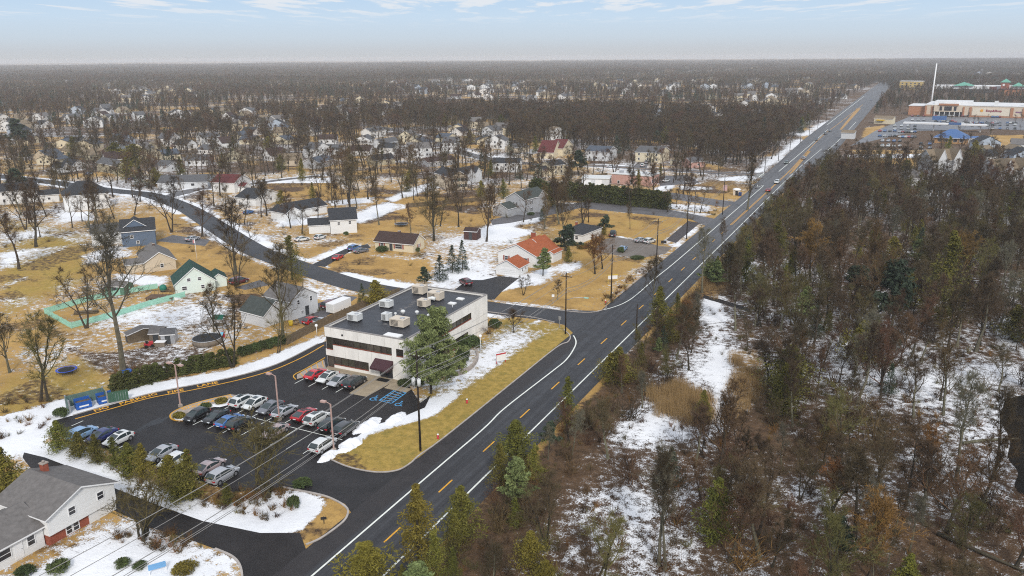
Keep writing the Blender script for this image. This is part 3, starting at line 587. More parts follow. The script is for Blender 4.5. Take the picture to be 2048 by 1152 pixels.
JNT = mat('panel joint sealant', (.38, .36, .33), .9)
for k in range(6):
    x = OX0 + 2.9 * (k + .5)
    b = MB(); b.box(x - .02, x + .02, OY0 - .006, OY0 + .02, 6.0, OH - .02); link('panel_joint', b.mesh('panel_joint', [JNT]), off)
    if -39.4 < x < -27: b = MB(); b.box(x - .02, x + .02, OY0 - .006, OY0 + .02, 2.36, 4.44); link('panel_joint', b.mesh('panel_joint', [JNT]), off)
for k in range(10):
    y = OY0 + 3.0 * (k + .45)
    b = MB(); b.box(OX1 - .02, OX1 + .006, y - .02, y + .02, 6.0, OH - .02); link('panel_joint', b.mesh('panel_joint', [JNT]), off)
    b = MB(); b.box(OX1 - .02, OX1 + .006, y - .02, y + .02, 2.46 if y < 35.4 else .1, 4.5); link('panel_joint', b.mesh('panel_joint', [JNT]), off)
b = MB(); b.box(OX1 - .02, OX1 + .005, 36.9, OY1 - .1, 3.9, 3.94); link('panel_joint', b.mesh('panel_joint', [JNT]), off)
def hvac(px, py, w_, d, h, m, kind):
    x, y = P(px, py, 7.5); g = thing('rooftop_unit', kind, 'air conditioner', (x, y, 7.42), 0, 'rooftop units on the office')
    b = MB(); b.box(-w_ / 2, w_ / 2, -d / 2, d / 2, .3, .3 + h); b.box(-w_ / 2 - .04, w_ / 2 + .04, -d / 2 - .04, d / 2 + .04, .3 + h, .36 + h); link('casing', b.mesh('casing', [m]), g)
    b = MB()
    for k in range(5): b.box(-w_ / 2 - .02, -w_ / 2, -d * .4, d * .4, .45 + k * h / 6, .45 + k * h / 6 + h / 12); b.box(-w_ * .42, w_ * .1, -d / 2 - .02, -d / 2, .45 + k * h / 6, .45 + k * h / 6 + h / 12)
    link('louvre', b.mesh('louvre', [M['dark_metal']]), g)
    b = MB(); b.tube([(w_ * .2, 0, .36 + h), (w_ * .2, 0, .46 + h)], d * .22, 10); link('fan_grille', b.mesh('fan_grille', [M['grey_metal']]), g)
    b = MB(); b.box(-w_ / 2 + .1, w_ / 2 - .1, -.08, .08, 0, .3); cr_ = b.mesh('curb_rail', [M['dark_metal']]); link('curb_rail', cr_, g, (0, -d / 2 + .18, 0)); link('curb_rail', cr_, g, (0, d / 2 - .18, 0))
    return g
hvac(710, 641, 2.3, 1.7, 1.1, M['hvac_white'], 'pale grey roof unit nearest the front left corner of the office roof')
hvac(773, 614, 2.3, 1.7, 1.1, M['hvac_white'], 'pale grey roof unit standing alone halfway along the left roof edge')
hvac(840, 587, 2.6, 2.0, 1.5, M['hvac_tan'], 'tall tan roof unit at the far left end of the office roof')
hvac(872, 599, 2.8, 2.0, 1.4, M['hvac_tan'], 'wide tan roof unit with a white duct beside it')
hvac(848, 613, 2.1, 1.7, 1.2, M['hvac_tan'], 'small tan roof unit in front of the ducted one')
hvac(774, 641, 1.5, 1.4, 1.2, M['hvac_white'], 'white roof unit with a dark grille beside the big one under the pine')
hvac(800, 652, 3.0, 2.2, 1.3, M['hvac_tan'], 'large cream roof unit half hidden by the pine crown')
x, y = P(861, 606, 7.5); d_ = thing('roof_duct', 'white bent duct between two tan roof units', 'duct', (x, y, 7.42)); b = MB(); b.tube([(-.6, 0, .3), (-.3, 0, .9), (.3, .2, 1.1), (.9, .4, .9)], .38, 8); link('pipe', b.mesh('pipe', [M['hvac_white']]), d_)
for i, (px, py, a_, c_) in enumerate(((920.7, 597, 1.5, 1.1), (904.5, 606, 1.5, 1.1), (877.8, 620, 1.5, 1.1), (786, 670, 3.2, 1.6), (862, 629, 1.3, 1.0))):
    x, y = P(px, py, 7.6); lb = ('flat white skylight farthest along the office roof', 'second flat white skylight from the far roof corner', 'flat white skylight just beyond the pine top', 'big white roof hatch at the front edge of the roof', 'small white skylight behind the pine top')[i]
    s_ = thing('skylight', lb, 'skylight', (x, y, 7.42), 0, 'skylights on the office roof'); b = MB(); b.box(-a_ / 2, a_ / 2, -c_ / 2, c_ / 2, 0, .18); link('frame', b.mesh('frame', [M['hvac_white']]), s_); b = MB(); b.box(-a_ / 2 + .08, a_ / 2 - .08, -c_ / 2 + .08, c_ / 2 - .08, .18, .27); link('dome', b.mesh('dome', [M['trim']]), s_)
for i, (px, py, r_) in enumerate(((806, 628, .5), (834, 629, .42), (791, 632, .3), (905, 616, .15))):
    x, y = P(px, py, 7.5); lb = ('round white turbine vent in the middle of the roof', 'white mushroom vent beside the pine top', 'little white vent left of the turbine vent', 'thin white vent pipe near the skylights')[i]
    s_ = thing('roof_vent', lb, 'vent', (x, y, 7.42), 0, 'vents on the office roof'); b = MB(); b.tube([(0, 0, 0), (0, 0, .5)], r_ * .6, 8); link('stack', b.mesh('stack', [M['grey_metal']]), s_); b = MB(); b.ball((0, 0, .6), r_, .7); link('cap', b.mesh('cap', [M['hvac_white']]), s_)
b = MB()
for k in range(14): random.seed(k); x = -33.5 + random.uniform(-1.2, 1.2) - .12 * k; y = 20 + k * 1.1; b.prism([(x + random.uniform(.3, .7) * math.cos(t), y + random.uniform(.25, .6) * math.sin(t)) for t in np.linspace(0, 6.0, 7)], 7.42, 7.426)
link('worn_patch', b.mesh('worn_patch', [M['roof_worn']]), roof)

# ---------------------------------------------------------------- houses
def roofm(c): return mat('shingles', c, .92, .22, 1.6, bump=.1)
def wallm(c): return mat('siding', c, .85, .07, .9, stretch=(.3, .3, 6.0))
WHITE = wallm((.74, .74, .73)); CREAM = wallm((.66, .58, .42)); GREYW = wallm((.40, .41, .43)); BEIGE = wallm((.56, .47, .35)); BLUE = wallm((.105, .145, .21)); TANW = wallm((.40, .36, .26)); PINK = wallm((.50, .30, .25)); MINT = wallm((.66, .74, .68)); LGREY = wallm((.60, .61, .62))
RD = roofm((.035, .037, .042)); RG = roofm((.10, .10, .105)); RGREEN = roofm((.022, .062, .050)); RBROWN = roofm((.055, .034, .030)); RORANGE = roofm((.33, .092, .036)); RRED = roofm((.115, .028, .028)); RBLUE = roofm((.075, .09, .115)); RTAN = roofm((.20, .155, .105)); RGREY2 = roofm((.15, .14, .135)); RCOL = roofm((.058, .068, .064))
SHUT = mat('dark shutter paint', (.05, .055, .06), .7); SHUTR = mat('red shutter paint', (.30, .07, .05), .7); SHUTG = mat('green shutter paint', (.03, .07, .055), .7)
_w = {}
def win_meshes(w_, h):
    k = (round(w_, 2), round(h, 2))
    if k not in _w:
        f = MB(); t = .09
        f.box(-w_ / 2, w_ / 2, -.06, .02, 0, t); f.box(-w_ / 2, w_ / 2, -.06, .02, h - t, h); f.box(-w_ / 2, -w_ / 2 + t, -.06, .02, t, h - t); f.box(w_ / 2 - t, w_ / 2, -.06, .02, t, h - t); f.box(-w_ / 2 + t, w_ / 2 - t, -.04, .01, h / 2 - .03, h / 2 + .03)
        p = MB(); p.box(-w_ / 2 + t, w_ / 2 - t, -.02, .0, t, h - t)
        g = MB(); g.box(-w_ / 2, w_ / 2, -.05, .01, 0, h, 0); g.face([(-w_ / 2 + t, -.055, t), (w_ / 2 - t, -.055, t), (w_ / 2 - t, -.055, h - t), (-w_ / 2 + t, -.055, h - t)], 1)
        _w[k] = (f.mesh('window', [M['trim']]), p.mesh('pane', [M['glass']]), g.mesh('window', [M['trim'], M['glass']]))
    return _w[k]
HOUSES = []
def block(root, x0, y0, W, D, eave, rise, ax, wm, rm_, hip=False, over=.4, pre='', z0=0.0):
    """four walls and a pitched roof, local frame"""
    b = MB(); b.box(x0, x0 + W, y0, y0 + D, z0, eave, 0, skip='bt')
    if not hip:
        if ax == 'y':
            for y in (y0, y0 + D):
                q = [(x0, y, eave), (x0 + W, y, eave), (x0 + W / 2, y, eave + rise)]; b.face(q if y == y0 else q[::-1])
        else:
            for x in (x0, x0 + W):
                q = [(x, y0, eave), (x, y0 + D, eave), (x, y0 + D / 2, eave + rise)]; b.face(q[::-1] if x == x0 else q)
    wall = link(pre + 'wall', b.mesh(pre + 'wall', [wm]), root)
    r = MB(); t = .18
    def slab(q, top=0):       # roof plane as a thin slab with pale edges
        n = (Vector(q[1]) - Vector(q[0])).cross(Vector(q[2]) - Vector(q[0])).normalized()
        if n.z < 0: q = q[::-1]
        lo_ = [(p[0], p[1], p[2] - t) for p in q]; r.face(q, 0); r.face(lo_[::-1], 1)
        for i in range(len(q)):
            j = (i + 1) % len(q); r.face([lo_[i], lo_[j], q[j], q[i]], 1)
    a0, a1, c0, c1 = x0 - over, x0 + W + over, y0 - over, y0 + D + over
    if ax == 'y':
        dz = rise / (W / 2) * over; xm = x0 + W / 2; e = eave - dz + t; k = eave + rise + t; h_ = min(W / 2, D / 2 - .3) if hip else 0
        slab([(a0, c0, e), (xm, c0 + h_ + (over if hip else 0), k), (xm, c1 - h_ - (over if hip else 0), k), (a0, c1, e)]); slab([(a1, c0, e), (xm, c0 + h_ + (over if hip else 0), k), (xm, c1 - h_ - (over if hip else 0), k), (a1, c1, e)])
        if hip: slab([(a0, c0, e), (a1, c0, e), (xm, c0 + h_ + over, k)]); slab([(a0, c1, e), (a1, c1, e), (xm, c1 - h_ - over, k)])
    else:
        dz = rise / (D / 2) * over; ym = y0 + D / 2; e = eave - dz + t; k = eave + rise + t; h_ = min(D / 2, W / 2 - .3) if hip else 0; o2 = over if hip else 0
        slab([(a0, c0, e), (a0 + h_ + o2, ym, k), (a1 - h_ - o2, ym, k), (a1, c0, e)]); slab([(a0, c1, e), (a0 + h_ + o2, ym, k), (a1 - h_ - o2, ym, k), (a1, c1, e)])
        if hip: slab([(a0, c0, e), (a0, c1, e), (a0 + h_ + o2, ym, k)]); slab([(a1, c0, e), (a1, c1, e), (a1 - h_ - o2, ym, k)])
    ro = link(pre + 'roof', r.mesh(pre + 'roof', [rm_, M['trim']]), root); ro['blockinfo'] = [x0, y0, W, D, eave, rise]
    return wall, ro
def house(label, K, Rr, Lr, eave, rise, ax, wm, rm_, hip=False, wins=(), near=False, chim=None, door=None, garage=None, wings=(), shut=None, cat='house', name='house', over=.4, depth=None, width=None):
    k, r_, l_ = Vector(P(*K)), Vector(P(*Rr)), Vector(P(*(Lr or K)))
    W = width or (r_ - k).length; ang = math.atan2(*(r_ - k).yx); nrm = Vector((-math.sin(ang), math.cos(ang))); D = depth or max(3.0, abs((l_ - k).dot(nrm)))
    W = max(W, 3.0); root = thing(name, label, cat, (k.x, k.y, 0), ang)
    HOUSES.append((k.x + math.cos(ang) * W / 2 + nrm.x * D / 2, k.y + math.sin(ang) * W / 2 + nrm.y * D / 2, max(W, D) * .62))
    wl, ro = block(root, 0, 0, W, D, eave, rise, ax, wm, rm_, hip, over)
    for (x0, y0, w_, d, e, rs, a_, wm2, rm2) in wings: block(root, x0, y0, w_, d, e, rs, a_, wm2 or wm, rm2 or rm_, False, .3, 'wing_')
    def put_win(face, t, z, w_=1.0, h=1.3):
        f, p, g = win_meshes(w_, h)
        loc, rz = ((t * W, -.004, z), 0) if face == 'S' else ((-.004, (1 - t) * D, z), R(-90)) if face == 'W' else ((W + .004, t * D, z), R(90))
        if near: o = link('window', f, root, loc, rz); link('pane', p, o)
        else: o = link('window', g, root, loc, rz)
        if shut:
            s_ = MB(); s_.box(-.2, .2, -.05, .01, 0, h); sm2 = s_.mesh('shutter', [shut])
            for q in (-1, 1): link('shutter', sm2, o, (q * (w_ / 2 + .24), 0, 0))
    for it in wins: put_win(*it)
    if door:
        face, t = door; dm = MB(); dm.box(-.5, .5, -.05, .02, 0, 2.1); o = link('door', dm.mesh('door', [SHUT]), root, (t * W, -.004, .1) if face == 'S' else (-.004, (1 - t) * D, .1), 0 if face == 'S' else R(-90)); dm = MB(); dm.box(.3, .36, -.1, -.05, 1, 1.1); link('handle', dm.mesh('handle', [M['grey_metal']]), o)
    if garage:
        face, t, w_ = garage; gm_ = MB(); gm_.box(-w_ / 2, w_ / 2, -.05, .02, 0, 2.1)
        for z in (.5, 1.0, 1.5): gm_.box(-w_ / 2 + .05, w_ / 2 - .05, -.058, -.051, z, z + .03, 1)
        link('garage_door', gm_.mesh('garage_door', [M['trim'], M['grey_metal']]), root, (t * W, -.004, .05) if face == 'S' else (-.004, (1 - t) * D, .05), 0 if face == 'S' else R(-90))
    if chim:
        x, y, h, cw, cm = chim; c = MB(); c.box(x * W - cw / 2, x * W + cw / 2, y * D - cw / 2, y * D + cw / 2, eave, eave + rise + h, 0); c.box(x * W - cw / 2 - .06, x * W + cw / 2 + .06, y * D - cw / 2 - .06, y * D + cw / 2 + .06, eave + rise + h, eave + rise + h + .12, 1)
        link('chimney', c.mesh('chimney', [cm, M['concrete']]), ro)
    return root, W, D, ang
def row2(face, ts, zs, w_=1.0, h=1.3): return [(face, t, z, w_, h) for t in ts for z in zs]
DK = mat('dark brick', (.10, .06, .05), .9, .2, 4)
BR = M['brick']
# split level in the bottom left corner: gable end towards the highway, low wing running to the left
g = thing('house', 'white split level house with grey shingle roof and red brick base', 'house', (-34.4, -45.3, 0), R(90))
HOUSES.append((-38.5, -44, 9))
block(g, 0, 0, 8.9, 9.0, 3.75, 1.75, 'y', WHITE, RGREY2, False, .45, z0=1.35)
b = MB(); b.box(.05, 5.2, .35, 8.9, 0, 1.35, 0, skip='bt'); link('brick_base', b.mesh('brick_base', [BR]), g); b = MB(); b.box(5.21, 8.85, .2, 8.9, 0, 1.35, 0, skip='bt'); link('foundation', b.mesh('foundation', [WHITE]), g)
for x, z, y in ((3.1, 2.5, 0), (6.9, 2.5, 0)):
    f, p, _ = win_meshes(1.0, 1.1); o = link('window', f, g, (x, -.004, z)); link('pane', p, o)
for x in (2.6, 3.5):
    f, p, _ = win_meshes(.86, 1.15); o = link('window', f, g, (x, .345, .12)); link('pane', p, o)
block(g, -14.5, .9, 14.4, 7.2, 2.7, 1.75, 'x', WHITE, RGREY2, False, .45, 'wing_')
for x in (-1.6, -5.0, -6.9, -9.6):
    f, p, _ = win_meshes(1.0 if x != -5.0 else 2.2, 1.3); o = link('window', f, g, (x, .896, .95)); link('pane', p, o)
b = MB(); b.box(-.5, .5, -.05, .02, 0, 2.05); o = link('door', b.mesh('door', [M['trim']]), g, (-3.1, .896, .2)); b = MB(); b.box(.3, .36, -.1, -.05, 1, 1.1); link('handle', b.mesh('handle', [M['grey_metal']]), o)
cx_, cy_ = P(90, 944, 5.1); lx, ly = cy_ + 45.3, -(cx_ + 34.4); b = MB(); b.box(lx - .35, lx + .35, ly - .35, ly + .35, 4.2, 6.3, 0); b.box(lx - .42, lx + .42, ly - .42, ly + .42, 6.3, 6.42, 1); b.tube([(lx, ly, 6.42), (lx, ly, 6.7)], .15, 6, 1); link('chimney', b.mesh('chimney', [BR, M['concrete']]), g)
# middle distance houses, each from the corner nearest the camera
house('white house with dark green roof inside a mint green fence', (352.5, 590), (432, 580), (309, 577), 2.6, 3.6, 'y', MINT, RGREEN, wins=row2('S', (.35, .62), (2.9,), .9, .9) + [('S', .22, .9, 1.2, 1.0), ('S', .68, .8, .9, 1.0), ('S', .86, 1.0, .8, .9), ('W', .3, 1, 1.2, 1.1)], near=True, door=('W', .62), wings=[(8.4, 2.5, 3.6, 5.5, 2.1, 1.2, 'y', None, None)])
house('beige bungalow with weathered grey roof and a low porch wing', (291, 546), (353, 538), (258, 527), 2.7, 2.4, 'y', BEIGE, RGREY2, wins=[('S', .55, .9, .9, 1.1)], near=True, chim=(.5, .7, .5, .6, DK), wings=[(-4.4, 1.5, 4.5, 6.0, 2.3, .9, 'x', None, None)], door=('W', .7))
house('slate blue house with twin dark gables and white trim', (246, 495), (313, 489), (210, 478), 4.6, 2.4, 'x', BLUE, RD, wins=[('S', .3, 2.5, .9, 1.1), ('S', .46, .7, .9, 1.0), ('W', .5, 1, .9, 1.2)], near=True, wings=[(.6, 2.6, 6.5, 6, 5.4, 2.2, 'y', None, None), (-8.5, 6, 8.4, 7, 3.6, 2.2, 'x', WHITE, RG)])
house('tall white house under a steep charcoal hip roof', (131, 424), (221, 416), None, 6.0, 4.2, 'x', WHITE, RD, hip=True, depth=11, wins=[('S', .52, 2.2, .9, 1.1), ('S', .5, 4.5, .9, .8)])
house('long white two storey house at the left edge of the photo', (-20, 412), (78, 404), None, 5.2, 2.4, 'x', WHITE, RD, depth=9, wins=row2('S', (.3, .5, .75), (.9, 3.5)))
house('low white garage beside the tall hip roofed house', (80, 406), (119, 403), None, 3.0, 1.6, 'x', WHITE, RD, depth=7, wins=[('S', .5, 1, 1, 1)])
house('white house with black roof and a hipped wing behind the red car', (662, 468), (714.5, 465), (638, 452), 4.4, 2.6, 'x', WHITE, RD, near=True, wins=[('S', .32, 2.8, .9, 1.0), ('S', .74, 2.9, .9, 1.1), ('W', .5, 1.2, .9, 1.0)], wings=[(-6.8, 2, 6.7, 6, 2.7, 1.7, 'x', None, None)])
house('cream brick ranch house with dark brown roof and white gables', (827, 506), (849, 496), (738, 504), 2.6, 2.2, 'y', CREAM, RBROWN, near=True, chim=(.5, .5, .5, .7, DK), wins=[('W', .18, .9, 1.1, 1.3), ('W', .62, .8, 2.4, 1.4), ('S', .5, 1, .9, 1)], door=('W', .42), shut=SHUTR)
house('white house with two small gables and a charcoal roof', (584, 438), (654, 425), None, 2.8, 2.2, 'x', WHITE, RD, depth=9, wins=[('S', .25, 1, 1, 1.1), ('S', .7, 1, 1, 1.1)], wings=[(-4, -2.5, 6, 9, 2.8, 1.8, 'y', None, None)])
house('white gabled cottage behind the brown tangled trees', (512, 413), (562, 401), None, 2.9, 2.6, 'y', WHITE, RD, depth=10, wins=[('S', .6, 1, 1, 1.2)])
house('white split house with a dark red roof', (470, 386), (502, 377), None, 4.2, 2.6, 'y', WHITE, RRED, depth=11, wins=[('S', .55, 3, .9, 1), ('S', .3, 1, .9, 1), ('W', .5, 1, 1, 1)], wings=[(2.5, -3, 5, 3.2, 2.4, 1.2, 'y', None, None)])
house('low grey roofed ranch house beside the bend in the lane', (416, 375), (432, 362), (345, 360), 2.5, 2.0, 'y', LGREY, RG, wins=[('W', .3, .9, 1.6, 1.2), ('W', .7, .9, 1.6, 1.2)], chim=(.5, .6, .4, .6, M['trim']))
house('tan two storey house with a tall shingled gable', (235, 350), (262, 347), (196, 342), 4.4, 2.2, 'y', TANW, RG, wins=[('S', .3, 3, .8, 1), ('S', .7, 3, .8, 1)], door=('S', .5))
house('smaller white gabled house left of its twin', (127, 346), (142, 344), None, 2.6, 2.2, 'y', WHITE, RD, depth=9, wins=[('S', .5, 1, 1.2, 1)])
house('white gabled house touching its smaller twin', (147, 343), (172, 340), None, 3.0, 2.6, 'y', WHITE, RD, depth=11, wins=[('S', .5, 1, 1, 1)])
house('white house with black hip roof under a dark fir', (162, 290), (182, 287), None, 2.6, 2.4, 'y', WHITE, RD, depth=14, wins=[('S', .5, 1, 1, 1)])
house('two storey white house standing alone behind russet trees', (404, 290), (441, 287), None, 5.0, 2.2, 'x', WHITE, RG, depth=8, wins=row2('S', (.2, .75), (3.2,)))
house('white cottage half hidden by bare trees beside the ranch house', (335, 344), (362, 340), None, 2.8, 2.2, 'y', LGREY, RG, depth=9, wins=[('S', .4, 1, 1, 1)])
house('slate coloured house deep among the brown trees', (638, 338), (668, 330), None, 3.2, 2.2, 'x', GREYW, RBLUE, depth=9, wins=[('S', .6, 1, 1, 1)])
house('white two storey house at the bend of the upper road', (742, 278), (772, 273), None, 5.0, 2.0, 'x', WHITE, RG, depth=8, wins=row2('S', (.3, .7), (1, 3.4)))
house('white bungalow with grey roof below the bend of the upper road', (765, 296), (800, 290), None, 2.8, 2.2, 'x', WHITE, RG, depth=9, wins=[('S', .5, 1, 1, 1)])
house('white gabled house just below the white bungalow', (787, 308), (803, 303), None, 3.4, 2.4, 'y', WHITE, RD, depth=10, wins=[('S', .5, 1, 1, 1)])
house('dark roofed house with a snow patch on its porch', (748, 332), (790, 328), None, 3.0, 2.2, 'x', TANW, RD, depth=8, wins=[('S', .3, 1, 1, 1), ('S', .7, 1, 1, 1)])
house('long brown roofed ranch below the upper road', (856, 335), (912, 329), None, 2.6, 1.8, 'x', GREYW, RBROWN, depth=9, wins=[('S', .3, 1, 1, 1), ('S', .7, 1, 1, 1)])
house('beige colonial with dark roof and green shutters', (902, 381), (935, 378), (864, 371), 5.6, 2.4, 'y', BEIGE, RD, wins=row2('S', (.14, .38, .62, .86), (1.0, 3.6), .9, 1.3) + [('W', .55, 3.6, .9, 1.1)], shut=SHUTG)
house('dark roofed house with little white gables and a porch', (924, 369), (964, 360), None, 4.2, 2.2, 'x', LGREY, RD, depth=9, wings=[(2, -2, 4, 5, 4.4, 1.9, 'y', None, None), (8, -2, 4, 5, 4.4, 1.9, 'y', None, None)], wins=[('S', .2, 1, 1, 1.1)])
house('long white house with dark roof below the side street', (985, 344), (1038, 345), None, 4.4, 2.0, 'x', WHITE, RD, depth=9, wins=row2('S', (.2, .5, .8), (1, 3)))
house('cream house with a steep dark red roof', (1106, 317), (1123, 309), (1081, 314), 3.2, 5.6, 'y', CREAM, RRED, wins=[('S', .5, 1, 1, 1), ('W', .4, 1, 1, 1)])
house('cream gabled annexe with a dark red roof', (1125, 313), (1146, 306), None, 4.4, 4.2, 'y', CREAM, RRED, depth=7, wins=[('S', .4, 1.0, .9, 1), ('S', .6, 3.6, .9, 1)])
house('white two storey house with a green stripe on the wooded slope', (1101, 280), (1136, 278), None, 6.2, 2.0, 'y', WHITE, RTAN, depth=8, wins=row2('S', (.2, .75), (3.6,)) + [('S', .4, 1, 1.2, 1)])
house('white and blue two storey house with slate roof', (1215, 323), (1233, 317), (1169, 321), 5.0, 2.2, 'y', LGREY, RBLUE, wins=row2('W', (.2, .5, .8), (1, 3.4)) + row2('S', (.5,), (3.3,)), door=('W', .4))
house('cream two storey house with grey brown roof and driveway', (1320, 326), (1338, 319), (1268, 324), 5.2, 2.4, 'y', CREAM, RG, wins=row2('W', (.15, .5, .85), (1, 3.5)) + row2('S', (.5,), (3.3,)), door=('W', .6))
house('little pink shed roofed cottage at the edge of the wood', (1382, 336), (1410, 334), None, 3.0, 1.6, 'x', PINK, RG, depth=8, wins=[('S', .5, 1, 1, 1)])
house('pale house between the long white house and the red roofs', (1030, 306), (1058, 303), None, 3.0, 1.8, 'x', BEIGE, RG, depth=9, wins=[('S', .4, 1, 1, 1)])
house('cream house with black roof behind the tall hedge', (1103, 352), (1131, 348), None, 4.8, 1.8, 'x', CREAM, RD, depth=8, wins=row2('S', (.3, .7), (1, 3)), wings=[(-4, 1, 4, 6, 3, 1.5, 'x', None, None)])
house('grey colonial house with green grey roof and dark shutters', (1049, 431), (1092, 418), (1015, 425.5), 5.6, 2.3, 'x', GREYW, RCOL, near=True, wins=row2('S', (.1, .3), (.9, 3.5), .9, 1.2) + row2('S', (.62, .78, .92), (3.5,), .9, 1.2) + row2('S', (.62, .92), (.9,), .9, 1.2) + [('W', .5, 3.4, .9, 1)], door=('S', .78), shut=SHUT, wings=[(7.6, -.9, 6.0, 6, 5.6, 2.1, 'y', None, None), (-6, 3, 6, 6.5, 2.9, 1.6, 'x', None, None)])
house('white house with bright orange roof and red shutters', (1072.8, 537), (1115, 517), (1014, 519), 3.3, 2.6, 'x', WHITE, RORANGE, near=True, wins=[('W', .22, 1.2, 1.1, 1.3), ('W', .72, 1.2, 1.1, 1.3), ('S', .55, .9, .9, 1.1), ('S', .75, .9, .9, 1.1), ('S', .92, .9, .9, 1.1)], shut=SHUTR, chim=(.95, .62, .9, 1.0, BR), wings=[(7.5, 1.0, 6.5, 8.0, 3.0, 2.9, 'x', None, None), (7.5, -1.2, 5.2, 5, 2.6, 1.3, 'x', None, None)])
house('white double garage with an orange roof', (1037, 554), (1056, 543), (988, 551), 2.4, 1.7, 'x', WHITE, RORANGE, near=True, garage=('W', .5, 4.8), wins=[('S', .4, .9, .8, .9), ('S', .75, .9, .8, .9)], cat='garage', name='garage')
house('low white house with a dark hip roof beside the gravel drive', (1164, 486), (1203, 470), (1110, 485), 2.5, 1.9, 'y', WHITE, RD, hip=True, near=True, wins=[('W', .3, .9, 1.3, 1.1), ('W', .75, .9, 1.1, 1.1), ('S', .5, .9, .9, 1.0)], door=('W', .55), chim=(.45, .7, .5, .6, BR))
house('white sided house beside the parked box trailer', (584, 641), (637, 623), None, 4.3, 2.2, 'y', LGREY, RGREY2, depth=8.5, near=True, wins=[('S', .28, 3.0, .8, 1.1), ('S', .75, 3.0, .8, 1.2), ('S', .4, .9, .8, .6)], door=('S', .58), wings=[(-6.5, 1, 6.4, 7.5, 2.6, 2.4, 'y', None, RCOL)])
house('white two storey townhouse with steep white gabled dormers', (1862, 352), (1918, 350), None, 7.0, 4.5, 'x', LGREY, RTAN, depth=11, wins=row2('S', (.2, .5, .8), (1, 4)), wings=[(2.2, -1.0, 4.2, 6, 7.6, 4.4, 'y', None, None), (10, -1.0, 4.2, 6, 7.6, 4.4, 'y', None, None)])
house('townhouse with tan roof and white gables at the right photo edge', (1992, 372), (2075, 368), None, 6.5, 4.0, 'x', LGREY, RTAN, depth=12, wins=row2('S', (.2, .5, .8), (1, 4)), wings=[(2.2, -1.0, 4.2, 6, 7.0, 4.0, 'y', None, None), (11, -1.0, 4.2, 6, 7.0, 4.0, 'y', None, None)])
house('pale hip roofed cottage in the wood in front of the townhouses', (1816, 372), (1856, 370), None, 3.2, 3.2, 'x', LGREY, RGREY2, hip=True, depth=10, wins=[('S', .5, 1, 1, 1)])
# sheds
def shed(label, px, py, w_, d, h, rz, wm, rm_, rise=.8, name='shed'):
    x, y = P(px, py); g = thing(name, label, 'shed', (x, y, 0), rz, None); block(g, -w_ / 2, -d / 2, w_, d, h, rise, 'x', wm, rm_, False, .2); b = MB(); b.box(-.5, .5, -.05, .01, .05, h - .2); link('door', b.mesh('door', [SHUT]), g, (0, -d / 2 - .004, 0)); HOUSES.append((x, y, max(w_, d) * .7)); return g
shed('small brown wooden shed on snow behind bare trees', 945, 477, 4.2, 4.0, 2.6, R(10), mat('brown boards', (.075, .035, .03), .8, .2, 2), RBROWN)
shed('grey metal shed at the right end of the shed row', 340, 684, 2.6, 2.6, 2.0, R(35), M['grey_metal'], RG); shed('brown grey shed in the middle of the shed row', 318, 679, 2.4, 4.0, 1.9, R(35), M['wood_pale'], RGREY2); shed('long open lean-to at the left of the shed row', 287, 678, 2.2, 6.2, 1.7, R(-25), M['wood_fence'], RGREY2)
shed('green garden shed with a grey roof behind the mint fence', 240, 585, 5.2, 3.6, 2.0, R(15), mat('green boards', (.10, .20, .14), .8, .2, 2), RGREY2)
shed('tiny tan shed beside the cream two storey house', 1348, 328, 3.4, 3, 2.2, R(5), TANW, RTAN)
# flat roofed pink building with parking
k, r_ = Vector(P(1300, 373)), Vector(P(1318, 366)); pk = thing('clinic_building', 'low pink flat roofed commercial building behind the tall hedge', 'building', (k.x, k.y, 0), math.atan2(*(r_ - k).yx)); HOUSES.append((k.x - 8, k.y + 4, 13)); Wd = (r_ - k).length
b = MB(); b.box(0, Wd, 0, 18, 0, 4.3, 0, skip='b')
for q in range(3): b.box(-.12, 0, 1.5 + q * 6, 5.2 + q * 6, .2, 3.6, 0)
link('wall', b.mesh('wall', [PINK]), pk); b = MB(); b.box(-.3, Wd + .3, -.3, 18.3, 4.3, 4.6); ro = link('roof', b.mesh('roof', [M['hvac_white']]), pk)
for (x, y) in ((4, 4), (5, 10), (4, 15)): b = MB(); b.box(x - .8, x + .8, y - .8, y + .8, 4.6, 5.5); link('roof_unit', b.mesh('roof_unit', [M['grey_metal']]), ro)
for yy, hh in ((8.6, 2.2), (14.6, 1.4)):
    f, p, g_ = win_meshes(1.1, hh); link('window', g_, pk, (-.13, yy, .3), R(-90))
for xx in (2.5, 5.5, 8.5): link('window', win_meshes(1.5, 1.8)[2], pk, (min(xx, Wd - 1.2), -.004, 1))
x, y = P(1193, 366); fg = thing('flat_garage', 'low grey flat roofed garage left of the pink building', 'garage', (x, y, 0), R(14)); b = MB(); b.box(-6, 6, -5, 5, 0, 2.6, 0, skip='b'); link('wall', b.mesh('wall', [LGREY]), fg); b = MB(); b.box(-6.3, 6.3, -5.3, 5.3, 2.6, 2.85); link('roof', b.mesh('roof', [M['hvac_white']]), fg); b = MB(); b.box(-1.5, 1.5, -5.05, -5.004, 0, 2.2); gd_ = b.mesh('garage_door', [M['trim']]); link('garage_door', gd_, fg, (-3.5, 0, 0)); link('garage_door', gd_, fg, (1.5, 0, 0))
HOUSES.append((x, y, 9))
